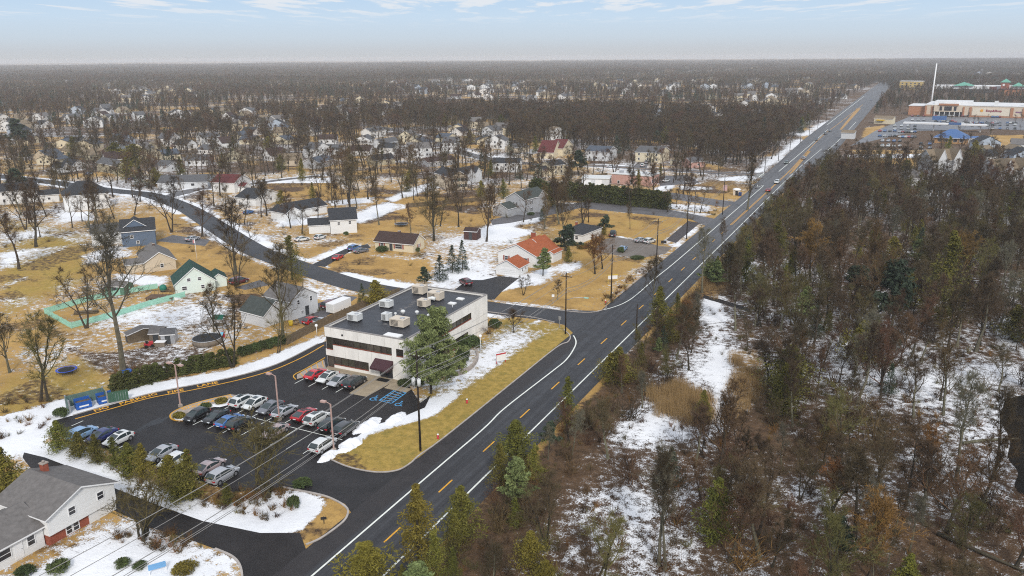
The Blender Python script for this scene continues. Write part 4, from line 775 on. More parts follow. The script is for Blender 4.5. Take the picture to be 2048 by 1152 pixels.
# ---------------------------------------------------------------- supermarket and the shops beyond
STONE = mat('pale store stucco', (.62, .52, .41), .85, .08, .4); TERRA = mat('terracotta store trim', (.42, .20, .11), .85, .1, .5); STW = mat('white store roof', (.68, .68, .68), .7, .1, .2)
st = thing('supermarket', 'long cream supermarket with terracotta piers and red roof sign lettering', 'supermarket', (61, 742, 0), R(-6))
b = MB(); b.box(0, 150, 0, 60, 0, 9.4, 0, skip='bt'); b.box(-14, -.2, 4, 40, 0, 8.0, 1, skip='bt'); link('wall', b.mesh('wall', [STONE, TERRA]), st)
b = MB(); b.box(-.5, 150, -.3, 60, 9.4, 9.9); b.box(-14.4, -.55, 3.6, 40, 8.0, 8.5); b.box(6, 36, 14, 40, 9.9, 12.3); ro = link('roof', b.mesh('roof', [STW]), st)
for (x, y, w_, h) in ((54, 4, 3, 4.0), (78, 6, 8, 4.5), (88, 14, 8, 3)): b = MB(); b.box(x, x + w_, y, y + w_, 9.9, 9.9 + h); link('roof_unit', b.mesh('roof_unit', [M['hvac_white']]), ro)
for x, w_ in ((0, 1.4), (5.2, 1.6), (30.5, 1.2), (35.6, 1.8), (67, 2.2), (76, 1.6), (90, 2)): b = MB(); b.box(x, x + w_, -.8, -.01, 0, 8.4); link('pier', b.mesh('pier', [TERRA]), st)
b = MB(); b.box(0, 150, -.5, -.012, 0, 1.1); link('base_course', b.mesh('base_course', [TERRA]), st)
b = MB(); b.box(38, 66.5, -.3, -.013, 1.3, 7.6); link('sign_panel', b.mesh('sign_panel', [mat('cream store panel', (.72, .64, .52), .85)]), st)
b = MB(); b.box(7.5, 30, -3.0, -.02, 4.0, 9.8); link('entrance_front', b.mesh('entrance_front', [STONE]), st); b = MB(); b.box(11.5, 26.5, -3.6, -3.02, 9.2, 10.6); b.prism([(11, -4.0), (27, -4.0), (27, -3.62), (11, -3.62)], 9.6, 11.2); link('entrance_gable', b.mesh('entrance_gable', [TERRA]), st)
for x, w_ in ((12, 2), (15.8, 6), (23.5, 2)): b = MB(); b.box(x, x + w_, -3.2, -3.05, 5.0, 8.6); link('window', b.mesh('window', [M['glass']]), st)
for x in range(8, 31, 4): b = MB(); b.box(x, x + .6, -2.8, -2.0, 0, 4.0); link('column', b.mesh('column', [STW]), st)
b = MB(); b.box(8, 30, -.6, -.52, 0, 3.6); link('shop_front', b.mesh('shop_front', [M['glass']]), st)
RS = mat('dark red sign letters', (.30, .03, .07), .6); PUR = mat('purple sign letters', (.22, .10, .20), .6)
o = link('sign_lettering', text_mesh('Stop&Shop', 2.7, 'sign_lettering', RS, .1), st, (54.5, -.45, 5.6)); o.rotation_euler = (R(90), 0, 0)
b = MB(); b.tube([(45.2, -.32, 5.6), (45.2, -.55, 5.6)], 1.2, 12); link('sign_emblem', b.mesh('sign_emblem', [mat('orange sign emblem', (.75, .36, .04), .6)]), st)
b = MB(); b.box(71, 75, -.2, -.02, 4.4, 5.4); link('small_sign', b.mesh('small_sign', [PUR]), st)
mp_ = thing('monopole', 'tall slim white monopole rising behind the supermarket', 'mast', (67, 822, 0)); b = MB(); b.tube([(0, 0, 0), (0, 0, 20), (0, 0, 45)], [.85, .7, .5], 10); link('shaft', b.mesh('shaft', [M['trim']]), mp_); b = MB(); b.tube([(0, 0, 45), (0, 0, 45.3)], .6, 10); link('cap', b.mesh('cap', [M['trim']]), mp_)
def px_thing(name, label, cat, px, py, rz=0, group=None): x, y = P(px, py); return thing(name, label, cat, (x, y, 0), rz, group)
BLUEM = mat('bright blue metal roof', (.06, .135, .31), .5, .1, .3); GREENM = mat('pale green metal roof', (.12, .36, .27), .6, .1, .3); YEL = mat('ochre stucco', (.50, .36, .12), .85, .1, .3)
g = px_thing('restaurant', 'orange walled restaurant with a bright blue pyramid roof', 'restaurant', 1902, 286, R(-8)); block(g, -9, -4, 18, 14, 4.0, 4.2, 'x', mat('orange stucco', (.44, .25, .11), .85, .1, .3), BLUEM, True, 1.2); block(g, 9.2, 2, 13, 6, 3.4, .9, 'x', LGREY, BLUEM, False, .5, 'wing_')
for x in (-6, -2.5, 2.5, 6): link('window', win_meshes(2.2, 2.2)[2], g, (x, -4.004, 1))
HOUSES.append((g.location.x, g.location.y, 20))
g = px_thing('canopy_station', 'long flat white canopy beside the blue roof', 'canopy', 1890, 262, R(-6)); b = MB(); b.box(-28, 26, -4, 5, 4.6, 5.5); link('roof', b.mesh('roof', [STW]), g)
for x in (-24, -8, 8, 22): b = MB(); b.box(x, x + .6, 0, .6, 0, 4.6); link('column', b.mesh('column', [STW]), g)
b = MB(); b.box(2, 10, -4.3, -4.02, 5.0, 6.6); link('blue_panel', b.mesh('blue_panel', [BLUEM]), g)
g = px_thing('blue_sign', 'small bright blue box sign above the car park', 'sign', 1877, 250); b = MB(); b.box(-5, 5, -.4, .4, 4, 7); link('panel', b.mesh('panel', [BLUEM]), g); b = MB(); b.box(-.3, .3, -.3, .3, 0, 4); link('post', b.mesh('post', [M['grey_metal']]), g)
xs_, ys_ = P(1868, 184); g = thing('shopping_centre', 'long white shopping centre with pale green roofs and a brick clock tower', 'shopping centre', (xs_, ys_, 0), R(-6)); b = MB(); b.box(0, 170, 0, 40, 0, 9.5, 0, skip='b'); link('wall', b.mesh('wall', [STW]), g)
b = MB(); b.box(0, 170, -3, -.02, 0, 5, 0); link('arcade', b.mesh('arcade', [M['dark_metal']]), g)
for x0, x1 in ((24, 50), (97, 112), (112, 128)):
    b = MB(); xm = (x0 + x1) / 2; q = [(x0, -3, 9.5), (x1, -3, 9.5), (x1, 24, 9.5), (x0, 24, 9.5)]; k_ = (xm, 9, 14.5)
    for i in range(4): b.face([q[i], q[(i + 1) % 4], k_])
    link('green_roof', b.mesh('green_roof', [GREENM]), g)
b = MB(); b.box(84, 94, -8, 4, 0, 15); tw = link('tower', b.mesh('tower', [M['brick']]), g); b = MB(); q = [(82.5, -9.5, 15), (95.5, -9.5, 15), (95.5, 5.5, 15), (82.5, 5.5, 15)]
for i in range(4): b.face([q[i], q[(i + 1) % 4], (89, -2, 20)])
link('tower_roof', b.mesh('tower_roof', [GREENM]), tw); b = MB(); b.tube([(87, -8.1, 11.5), (87, -8.4, 11.5)], 1.5, 12); link('clock_face', b.mesh('clock_face', [M['trim']]), tw)
b = MB(); b.box(70, 79, -3.4, -3.02, 4.5, 8.5); link('shop_sign', b.mesh('shop_sign', [RRED]), g)
g = px_thing('yellow_building', 'ochre yellow four storey block by the far highway', 'building', 1820, 180, R(-10)); b = MB(); b.box(-16, 16, 0, 18, 0, 13, 0, skip='b'); link('wall', b.mesh('wall', [YEL]), g); b = MB(); b.box(-16.4, 16.4, -.4, 18.4, 13, 13.6); link('roof', b.mesh('roof', [STW]), g)
for x in range(-12, 16, 6):
    for z in (2, 5.5, 9): link('window', win_meshes(2.6, 2.0)[2], g, (x, -.004, z))
g = px_thing('small_shop', 'cream roadside shop with a yellow awning before the supermarket', 'shop', 1768, 247, R(-10)); block(g, -7, -4, 14, 10, 4, 2, 'x', CREAM, RTAN); b = MB(); b.box(-5, 1, -6, -4.02, 2.6, 3.2); link('awning', b.mesh('awning', [mat('yellow awning', (.7, .45, .03), .6)]), g)
g = px_thing('small_shop', 'white roadside kiosk at the drive to the shops', 'shop', 1696, 277, R(-5)); block(g, -4, -3, 8, 7, 4, 1.5, 'x', LGREY, RTAN)
g = px_thing('brick_shop', 'orange brick shop right of the green roofs', 'shop', 2020, 192, R(-6)); b = MB(); b.box(-14, 18, 0, 20, 0, 8, 0, skip='b'); link('wall', b.mesh('wall', [mat('orange brick', (.40, .16, .07), .85)]), g); b = MB(); b.box(-14.4, 18.4, -.4, 20.4, 8, 8.8); link('roof', b.mesh('roof', [RRED]), g)
b = MB()
for k in range(3): pass
for q in range(5): HOUSES.append((75 + q * 30, 770, 40)); HOUSES.append((xs_ + 15 + q * 35, ys_ + 15, 32))
HOUSES += [(67, 822, 4), (P(1820, 180)[0], P(1820, 180)[1], 24), (P(1890, 262)[0], P(1890, 262)[1], 32)]

# ---------------------------------------------------------------- far houses among the woods
rng = random.Random(11); FARH = []
FCL = [(0, 255, 150, 240), (150, 250, 300, 225), (260, 205, 330, 180), (380, 245, 500, 225), (0, 290, 60, 262), (500, 275, 640, 240), (880, 275, 1010, 255), (1040, 240, 1140, 180), (780, 190, 880, 160), (900, 200, 1040, 165), (1220, 190, 1340, 165), (1380, 225, 1560, 195), (1400, 180, 1560, 160), (1560, 215, 1660, 175), (1200, 150, 1400, 132), (1400, 145, 1760, 126), (1600, 165, 1760, 140), (1850, 150, 2048, 118), (1900, 135, 2048, 112), (1850, 172, 1990, 150), (180, 190, 340, 165), (640, 235, 800, 205), (1300, 250, 1480, 225), (300, 330, 700, 290), (60, 330, 300, 290), (640, 330, 860, 285), (380, 290, 640, 255), (860, 315, 1000, 280), (1930, 330, 2048, 300)]
WC = [WHITE, WHITE, LGREY, CREAM, BEIGE, TANW, LGREY, mat('pale blue siding', (.40, .46, .54), .85)]; RC = [RD, RG, RBROWN, RGREY2, RBLUE, RTAN, RG]
WN = ('white', 'white', 'light grey', 'cream', 'beige', 'tan', 'light grey', 'pale blue'); RN = ('black', 'grey', 'brown', 'pale grey', 'slate blue', 'tan', 'grey')
_fm = []
for i in range(14):
    wm, rm_ = WC[i % len(WC)], RC[i % len(RC)]; W, D, e, rs = rng.uniform(9, 14), rng.uniform(8, 11), rng.choice((3.0, 3.2, 5.4)), rng.uniform(2.2, 3.4); b = MB()
    b.box(-W / 2, W / 2, -D / 2, D / 2, 0, e, 0, skip='bt'); fl_ = i % 2
    if fl_:
        for y in (-D / 2, D / 2): b.face([(-W / 2, y, e), (W / 2, y, e), (0, y, e + rs)])
        for s_ in (-1, 1): b.face([(s_ * (W / 2 + .4), -D / 2 - .4, e - .15), (0, -D / 2 - .4, e + rs + .12), (0, D / 2 + .4, e + rs + .12), (s_ * (W / 2 + .4), D / 2 + .4, e - .15)], 1)
    else:
        for x in (-W / 2, W / 2): b.face([(x, -D / 2, e), (x, D / 2, e), (x, 0, e + rs)])
        for s_ in (-1, 1): b.face([(-W / 2 - .4, s_ * (D / 2 + .4), e - .15), (-W / 2 - .4, 0, e + rs + .12), (W / 2 + .4, 0, e + rs + .12), (W / 2 + .4, s_ * (D / 2 + .4), e - .15)], 1)
    for z in ((1.0,) if e < 4 else (1.0, 3.5)):
        for x in (-.3, 0, .3): b.box(x * W - .5, x * W + .5, -D / 2 - .04, -D / 2 + .01, z, z + 1.2, 2); 
        b.box(-W / 2 - .04, -W / 2 + .01, -.6, .6, z, z + 1.2, 2); b.box(W / 2 - .01, W / 2 + .04, -.6, .6, z, z + 1.2, 2)
    _fm.append(b.mesh('far_house', [wm, rm_, M['glass']]))
def area_(c): return abs(c[2] - c[0]) * abs(c[1] - c[3])
for c in FCL:
    n = 15 if c[1] > 215 else 10
    if c[1] < 155: n = 24
    for _ in range(n):
        px, py = rng.uniform(c[0], c[2]), rng.uniform(c[3], c[1]); x, y = P(px, py)
        if any((x - h[0]) ** 2 + (y - h[1]) ** 2 < (h[2] + 9) ** 2 for h in HOUSES): continue
        if abs(x) < 26: continue
        k = rng.randrange(14); d = math.hypot(x - CAM.x, y - CAM.y)
        FARH.append((d, x, y, k)); HOUSES.append((x, y, 8))
FARH.sort(); NEARFAR = 300
for i, (d, x, y, k) in enumerate(FARH[:230]):
    o = link('far_house', _fm[k], None, (x, y, 0), rng.choice((0, .3, .5, 1.57, 1.9, -.4)) + rng.uniform(-.1, .1))
    s_ = 1 if d < 1200 else 1.15; o.scale = (s_, s_, s_)
    wn_, rn_ = WN[k % 8], RN[k % 7]; q = toimg(x, y, 0); zone = 'left quarter of photo' if q[0] < 512 else 'left of photo centre' if q[0] < 1024 else 'right of photo centre' if q[0] < 1536 else 'near right photo edge'
    st_ = 'two storey' if o.dimensions.z > 7 else 'low'
    if d < 620: lb = f'{wn_} {st_} house, {rn_} roof, middle distance, {zone}'
    else: lb = f'{wn_} {st_} house, {rn_} roof, hazy distance, {zone}'
    tag(o, lb, 'house', lb.replace(' house,', ' houses,'))
rh = random.Random(23); MOREH = []
MOREH += [(x, y, k) for d, x, y, k in FARH[230:]]
for c in FCL:
    for _ in range(15 if c[1] < 215 else 3):
        x, y = P(rh.uniform(c[0] - 60, c[2] + 60), rh.uniform(c[3], c[1])); d = math.hypot(x - CAM.x, y - CAM.y)
        if d < 700 or abs(x) < 30 or any((x - h[0]) ** 2 + (y - h[1]) ** 2 < (h[2] + 9) ** 2 for h in HOUSES): continue
        MOREH.append((x, y, rh.randrange(14))); HOUSES.append((x, y, 8))
# ---------------------------------------------------------------- vegetation library
def tri_mesh(name, tris_v, mats, quads=False, mi=None):
    """tris_v: (n, 3 or 4, 3) array"""
    a = np.asarray(tris_v, np.float32); n, k, _ = a.shape; me = bpy.data.meshes.new(name)
    me.vertices.add(n * k); me.vertices.foreach_set('co', a.ravel()); me.loops.add(n * k); me.loops.foreach_set('vertex_index', np.arange(n * k)); me.polygons.add(n)
    me.polygons.foreach_set('loop_start', np.arange(0, n * k, k)); me.polygons.foreach_set('loop_total', np.full(n, k)); me.update()
    for m in mats: me.materials.append(m)
    if mi is not None: me.polygons.foreach_set('material_index', mi)
    return me
class Wood:
    """collects tubes (as quads turned to tris) and twig triangles"""
    def __init__(s, seed): s.r = random.Random(seed); s.tr = []; s.tube_tr = []
    def limb(s, pts, rad, n, dest):
        rings = []
        for i, p in enumerate(pts):
            d = (pts[min(i + 1, len(pts) - 1)] - pts[max(i - 1, 0)]).normalized(); a = Vector((0, 0, 1)) if abs(d.z) < .8 else Vector((1, 0, 0)); u = d.cross(a).normalized(); v = d.cross(u)
            rings.append([p + (u * math.cos(6.2832 * j / n) + v * math.sin(6.2832 * j / n)) * rad[i] for j in range(n)])
        for A, B in zip(rings[:-1], rings[1:]):
            for j in range(n):
                k = (j + 1) % n; dest.append((A[j], B[j], B[k])); dest.append((A[j], B[k], A[k]))
    def path(s, p, d, ln, n, wob, up):
        pts = [p.copy()]; d = d.normalized()
        for i in range(n):
            d = (d + Vector((s.r.gauss(0, wob), s.r.gauss(0, wob), s.r.gauss(0, wob) + up))).normalized(); p = p + d * (ln / n); pts.append(p.copy())
        return pts, d
    def twigs(s, pts, n, ln, w_, spread=.9):
        r = s.r
        for _ in range(n):
            i = r.randrange(1, len(pts)); t = r.random(); p = pts[i - 1].lerp(pts[i], t); d = (pts[i] - pts[i - 1]).normalized()
            d = (d * .8 + Vector((r.gauss(0, spread), r.gauss(0, spread), r.gauss(.25, spread * .8)))).normalized(); l = ln * r.uniform(.5, 1.2)
            sd = d.cross(Vector((r.gauss(0, 1), r.gauss(0, 1), r.gauss(0, 1)))).normalized() * w_; s.tr.append((p - sd, p + sd, p + d * l))
def side_dir(r, d, ang):
    a = d.cross(Vector((r.gauss(0, 1), r.gauss(0, 1), r.gauss(0, 1)))).normalized(); return (d * math.cos(ang) + a * math.sin(ang)).normalized()
def make_bare(seed, H, spread=.33, fork=False, nl=13, tw=.020, first=.28, dens=1.0, stems=1):
    w_ = Wood(seed); r = w_.r; trunk = []; crown = []
    for s_ in range(stems):
        base = Vector((r.uniform(-.5, .5), r.uniform(-.5, .5), 0)) if stems > 1 else Vector((0, 0, 0)); lean = Vector((r.gauss(0, .05), r.gauss(0, .05), 1)) if stems == 1 else Vector((r.gauss(0, .16), r.gauss(0, .16), 1))
        pts, d = w_.path(base, lean, H * .82, 9, .06, .05); r0 = H * .0135 / math.sqrt(stems) + .05; rad = [r0 * (1.35 if i == 0 else 1) * (1 - .92 * i / 9) + .015 for i in range(10)]
        w_.limb(pts, rad, 6, trunk); n1 = nl // stems
        for k in range(n1):
            t = first + (1 - first) * (k + r.random() * .8) / n1; f = min(t, .99) * 9; i = int(f); p = pts[i].lerp(pts[min(i + 1, 9)], f - i); tr = rad[i]
            az = k * 2.4 + r.uniform(-.5, .5); el = R(r.uniform(28, 52)) + t * .45; d1 = Vector((math.cos(az) * math.cos(el), math.sin(az) * math.cos(el), math.sin(el)))
            l1 = H * spread * (1.15 - .75 * t) * r.uniform(.75, 1.2); p1, _ = w_.path(p, d1, l1, 5, .12, .10); ra = min(tr * .6, .02 + l1 * .014); w_.limb(p1, [ra * (1 - .8 * q / 5) + .008 for q in range(6)], 4, crown)
            for q in range(5):
                f = r.uniform(1.2, 4.9); i = int(f); pp = p1[i].lerp(p1[i + 1], f - i); d2 = side_dir(r, (p1[i + 1] - p1[i]).normalized(), R(r.uniform(28, 60))); l2 = l1 * r.uniform(.28, .5); p2, _ = w_.path(pp, d2, l2, 3, .14, .08)
                w_.limb(p2, [ra * .42, ra * .3, ra * .2, .01], 3, crown)
                for z in range(4):
                    f = r.uniform(.6, 2.95); i = int(f); pq = p2[i].lerp(p2[i + 1], f - i); d3 = side_dir(r, (p2[i + 1] - p2[i]).normalized(), R(r.uniform(25, 60))); p3, _ = w_.path(pq, d3, l2 * r.uniform(.4, .7), 2, .15, .08)
                    w_.limb(p3, [.018, .013, .006], 3, crown); w_.twigs(p3, int(7 * dens), H * .055, tw)
                w_.twigs(p2, int(6 * dens), H * .06, tw)
            w_.twigs(p1[2:], int(5 * dens), H * .06, tw)
    return trunk, crown + w_.tr
def lod_bare(seed, H, spread=.33, tw=.06, nt=260):
    w_ = Wood(seed); r = w_.r; trunk = []; pts, d = w_.path(Vector((0, 0, 0)), Vector((r.gauss(0, .05), r.gauss(0, .05), 1)), H * .8, 4, .06, .05); w_.limb(pts, [H * .010 * (1 - .2 * i) for i in range(5)], 4, trunk); cr_ = []
    for k in range(9):
        t = .3 + .7 * (k + r.random()) / 9; f = min(t, .99) * 4; i = int(f); p = pts[i].lerp(pts[i + 1], f - i); az = k * 2.4; el = R(r.uniform(28, 52)) + t * .45; l1 = H * spread * (1.2 - .75 * t); p1, _ = w_.path(p, Vector((math.cos(az) * math.cos(el), math.sin(az) * math.cos(el), math.sin(el))), l1, 3, .12, .1)
        w_.limb(p1, [.10, .07, .05, .02], 3, cr_); w_.twigs(p1, nt // 9, H * .13, tw, 1.0)
    return trunk, cr_ + w_.tr
def make_shrub(seed, H, wd, n=16, tw=.018, dens=1.0):
    w_ = Wood(seed); r = w_.r; cr_ = []
    for k in range(n):
        az = r.uniform(0, 6.28); el = R(r.uniform(35, 80)); b0 = Vector((r.uniform(-.3, .3) * wd, r.uniform(-.3, .3) * wd, 0)); d = Vector((math.cos(az) * math.cos(el), math.sin(az) * math.cos(el), math.sin(el))); l = H * r.uniform(.6, 1.1); p, _ = w_.path(b0, d, l, 4, .16, .03); w_.limb(p, [.03, .024, .018, .012, .005], 3, cr_)
        for q in range(4):
            f = r.uniform(.8, 3.9); i = int(f); d2 = side_dir(r, (p[i + 1] - p[i]).normalized(), R(r.uniform(30, 65))); p2, _ = w_.path(p[i].lerp(p[i + 1], f - i), d2, l * .4, 2, .18, .04); w_.limb(p2, [.012, .009, .004], 3, cr_); w_.twigs(p2, int(7 * dens), H * .2, tw)
        w_.twigs(p, int(6 * dens), H * .2, tw)
    return cr_
def leafcloud(rs, centers, radii, per, size, squash=.7, up=0.0):
    """small leaf quads scattered through blobs; denser on the outside"""
    out = []
    for (c, ra) in zip(centers, radii):
        n = per; v = rs.normal(size=(n, 3)); v /= np.linalg.norm(v, axis=1)[:, None]; v *= (rs.uniform(.35, 1, n) ** .6)[:, None] * ra; v[:, 2] *= squash; p = np.asarray(c) + v
        a = rs.normal(size=(n, 3)); a[:, 2] += up; a /= np.linalg.norm(a, axis=1)[:, None]; bb = np.cross(a, rs.normal(size=(n, 3))); bb /= np.linalg.norm(bb, axis=1)[:, None] + 1e-9
        l = size * rs.uniform(.6, 1.3, n)[:, None]; ww = l * .32; out.append(np.stack([p - a * l - bb * ww * .4, p - bb * ww + a * 0, p + a * l, p + bb * ww], 1))
    return np.concatenate(out)
def make_cedar(seed, H, rad, slim=1.0, n=70, per=42, size=.2, ragged=.35):
    rs = np.random.RandomState(seed); C, Rr = [], []
    for k in range(n):
        t = (k + rs.rand()) / n; z = H * (.06 + .92 * t); ro_ = rad * (1 - t) ** (.75 * slim) * (1 + ragged * rs.normal()) ; ro_ = max(.08, min(ro_, rad * 1.25)); az = rs.uniform(0, 6.28); q = ro_ * rs.uniform(.45, .9); C.append((q * math.cos(az), q * math.sin(az), z)); Rr.append(max(.22, ro_ * .45 + .12))
    C.append((0, 0, H * .97)); Rr.append(.2); return leafcloud(rs, C, Rr, per, size, .85, .6)
def make_trunk(H, r0, n=5):
    w_ = Wood(5); o = []; w_.limb([Vector((0, 0, 0)), Vector((0, 0, H * .5)), Vector((0, 0, H))], [r0, r0 * .7, r0 * .2], n, o); return o
def make_pine(seed, H, spread, first=.22, n=38, per=26, needle=.42, layers=True, size_k=1.0):
    rs = np.random.RandomState(seed); w_ = Wood(seed); trunk = []; pts, _ = w_.path(Vector((0, 0, 0)), Vector((.02, 0, 1)), H, 8, .03, .05); r0 = H * .017
    w_.limb(pts, [r0 * (1 - .1 * i) for i in range(9)], 7, trunk); C, Rr = [], []
    for k in range(n):
        t = first + (1 - first) * (k + rs.rand()) / n; f = min(t, .98) * 8; i = int(f); p = pts[i].lerp(pts[i + 1], f - i); az = k * 2.4 + rs.uniform(-.4, .4); l = spread * H * (1.05 - t) ** .65 * rs.uniform(.65, 1.15); d = Vector((math.cos(az), math.sin(az), .18 + .3 * t)); q, _ = w_.path(p, d, l, 4, .08, .04); w_.limb(q, [.09, .07, .05, .03, .015], 4, trunk)
        for j in range(int(4 + l * 1.4)):
            s_ = rs.uniform(.35, 1.0); a = s_ * 4 * .999; ii = int(a); c = q[ii].lerp(q[ii + 1], a - ii); off = .26 * l * (1.1 - s_ * .5); C.append((c.x + rs.normal() * off * .55, c.y + rs.normal() * off * .55, c.z + rs.normal() * .18 + .12)); Rr.append(rs.uniform(.5, .85) * size_k)
    C.append((pts[-1].x, pts[-1].y, H)); Rr.append(.5)
    return trunk, leafcloud(rs, C, Rr, per, needle, .6, .5)
def make_spruce(seed, H, rad, n=46, per=40):
    rs = np.random.RandomState(seed); C, Rr = [], []
    for k in range(n):
        t = k / n; z = H * (.07 + .9 * t); ro_ = rad * (1 - t) + .15
        for j in range(max(3, int(7 * (1 - t)))):
            az = rs.uniform(0, 6.28); q = ro_ * rs.uniform(.35, .95); C.append((q * math.cos(az), q * math.sin(az), z - q * .22)); Rr.append(.22 + ro_ * .17)
    return leafcloud(rs, C, Rr, per // 3, .21, .55, .1)
def make_bush(seed, H, rad, n=26, per=60, size=.13):
    rs = np.random.RandomState(seed); C, Rr = [], []
    for k in range(n): a, e = rs.uniform(0, 6.28), rs.uniform(0, 1.5); C.append((rad * .62 * math.cos(a) * math.cos(e), rad * .62 * math.sin(a) * math.cos(e), H * .42 + H * .3 * math.sin(e) - .1 * H)); Rr.append(rad * .42)
    return leafcloud(rs, C, Rr, per, size, min(1.2, H / rad * .75))
BARE_V, BARK_MATS = [], [M['bark'], M['bark_pale'], M['bark']]
SPEC = [(1, 15, .36, 'twig'), (2, 16, .30, 'twig'), (3, 14, .40, 'twig'), (4, 17, .28, 'twig_red'), (5, 13, .42, 'twig_red'), (6, 15, .33, 'twig'), (7, 18, .30, 'twig'), (8, 12, .42, 'twig_olive'), (9, 12, .44, 'twig_orange'), (10, 16, .32, 'twig'), (11, 6, .62, 'twig_olive'), (12, 7, .55, 'twig_orange')]
for sd, H, spd, tm in SPEC:
    t_, c_ = make_bare(sd, H, spd, stems=2 if sd in (3, 8) else 5 if sd > 10 else 1, first=.38 if sd in (2, 7, 10) else .10 if sd > 10 else .22, dens=1.0 if sd > 10 else 1.8 if tm == 'twig_orange' else 1.6, tw=.030 if sd == 9 else .018, nl=15 if sd < 11 else 20); bm_ = BARK_MATS[sd % 3]
    cm = M['bark_pale'] if sd in (7,) else M[tm]; BARE_V.append((tri_mesh('trunk', t_, [bm_]), tri_mesh('crown', c_, [cm]), H))
SHR_V = []
for sd, H, wd, tm in ((21, 2.6, 1.3, 'twig_red'), (22, 3.4, 1.5, 'twig'), (23, 2.2, 1.6, 'twig'), (24, 4.2, 1.2, 'twig'), (25, 1.8, 1.5, 'twig_red'), (26, 3.0, 1.6, 'twig_olive'), (27, 2.6, 1.5, 'twig_orange')): SHR_V.append((tri_mesh('shrub', make_shrub(sd, H, wd, 24, .015, 1.7), [M[tm]]), H))
CED_V = []
for sd, H, ra, tm in ((31, 7, 1.5, 'cedar'), (32, 9, 1.7, 'cedar'), (33, 6, 1.6, 'cedar'), (34, 8, 1.3, 'cedar_gold'), (35, 5, 1.6, 'cedar_gold'), (36, 10, 2.0, 'cedar')):
    CED_V.append((tri_mesh('trunk', make_trunk(H * .9, .14), [M['bark']]), tri_mesh('crown', make_cedar(sd, H, ra, n=95, per=58, size=.14, ragged=.5), [M[tm]]), H))
SPR_V = [(tri_mesh('trunk', make_trunk(9, .15), [M['bark']]), tri_mesh('crown', make_spruce(41 + k, 10, 2.5 + .3 * k), [M['spruce']]), 10) for k in range(2)]
_t, _c = make_pine(51, 14, .30, n=34, per=20); PIN_V = [(tri_mesh('trunk', _t, [M['bark']]), tri_mesh('crown', _c, [M['pine']]), 14)]
_t, _c = make_pine(52, 12, .36, first=.3, n=26, per=18); PIN_V.append((tri_mesh('trunk', _t, [M['bark']]), tri_mesh('crown', _c, [M['spruce']]), 12))
BUSH_M = [tri_mesh('bush', make_bush(61 + k, 1.0, 1.0), [M['box']]) for k in range(2)] + [tri_mesh('bush', make_bush(65, 1.0, 1.0), [M['cedar_gold']])]
rng = random.Random(5); CNT = {'bare': 0}
def plant(v, name, label, cat, x, y, h, group=None, rz=None, sx=1.0, lean=None):
    g = thing(name, label, cat, (x, y, 0), rng.uniform(0, 6.28) if rz is None else rz, group); s_ = h / v[-1]; g.scale = (s_ * sx, s_ * sx, s_)
    if lean: g.rotation_euler = (lean[0], lean[1], g.rotation_euler[2])
    link('trunk', v[0], g); link('crown', v[1], g); return g
def px_h(px, py, ytop):
    x, y = P(px, py); lo_, hi_ = 0.5, 60
    for _ in range(30):
        m_ = (lo_ + hi_) / 2
        if toimg(x, y, m_)[1] > ytop: lo_ = m_
        else: hi_ = m_
    return x, y, lo_
def bare_px(v, px, py, ytop, label, sx=1.0, group=None):
    x, y, h = px_h(px, py, ytop); TREES.append((x, y, 2.0)); return plant(BARE_V[v], 'bare_tree', label, 'tree', x, y, h, group, sx=sx)
TREES = []
# the big white pine in front of the office, own mesh
_t, _c = make_pine(77, 15, .46, first=.14, n=54, per=46, needle=.26, size_k=1.1); x, y, h = px_h(862, 787, 618); plant((tri_mesh('trunk', _t, [M['bark']]), tri_mesh('crown', _c, [M['pine']]), 15.3), 'pine_tree', 'big shaggy pine standing before the office front corner', 'tree', x, y, h, rz=.4)
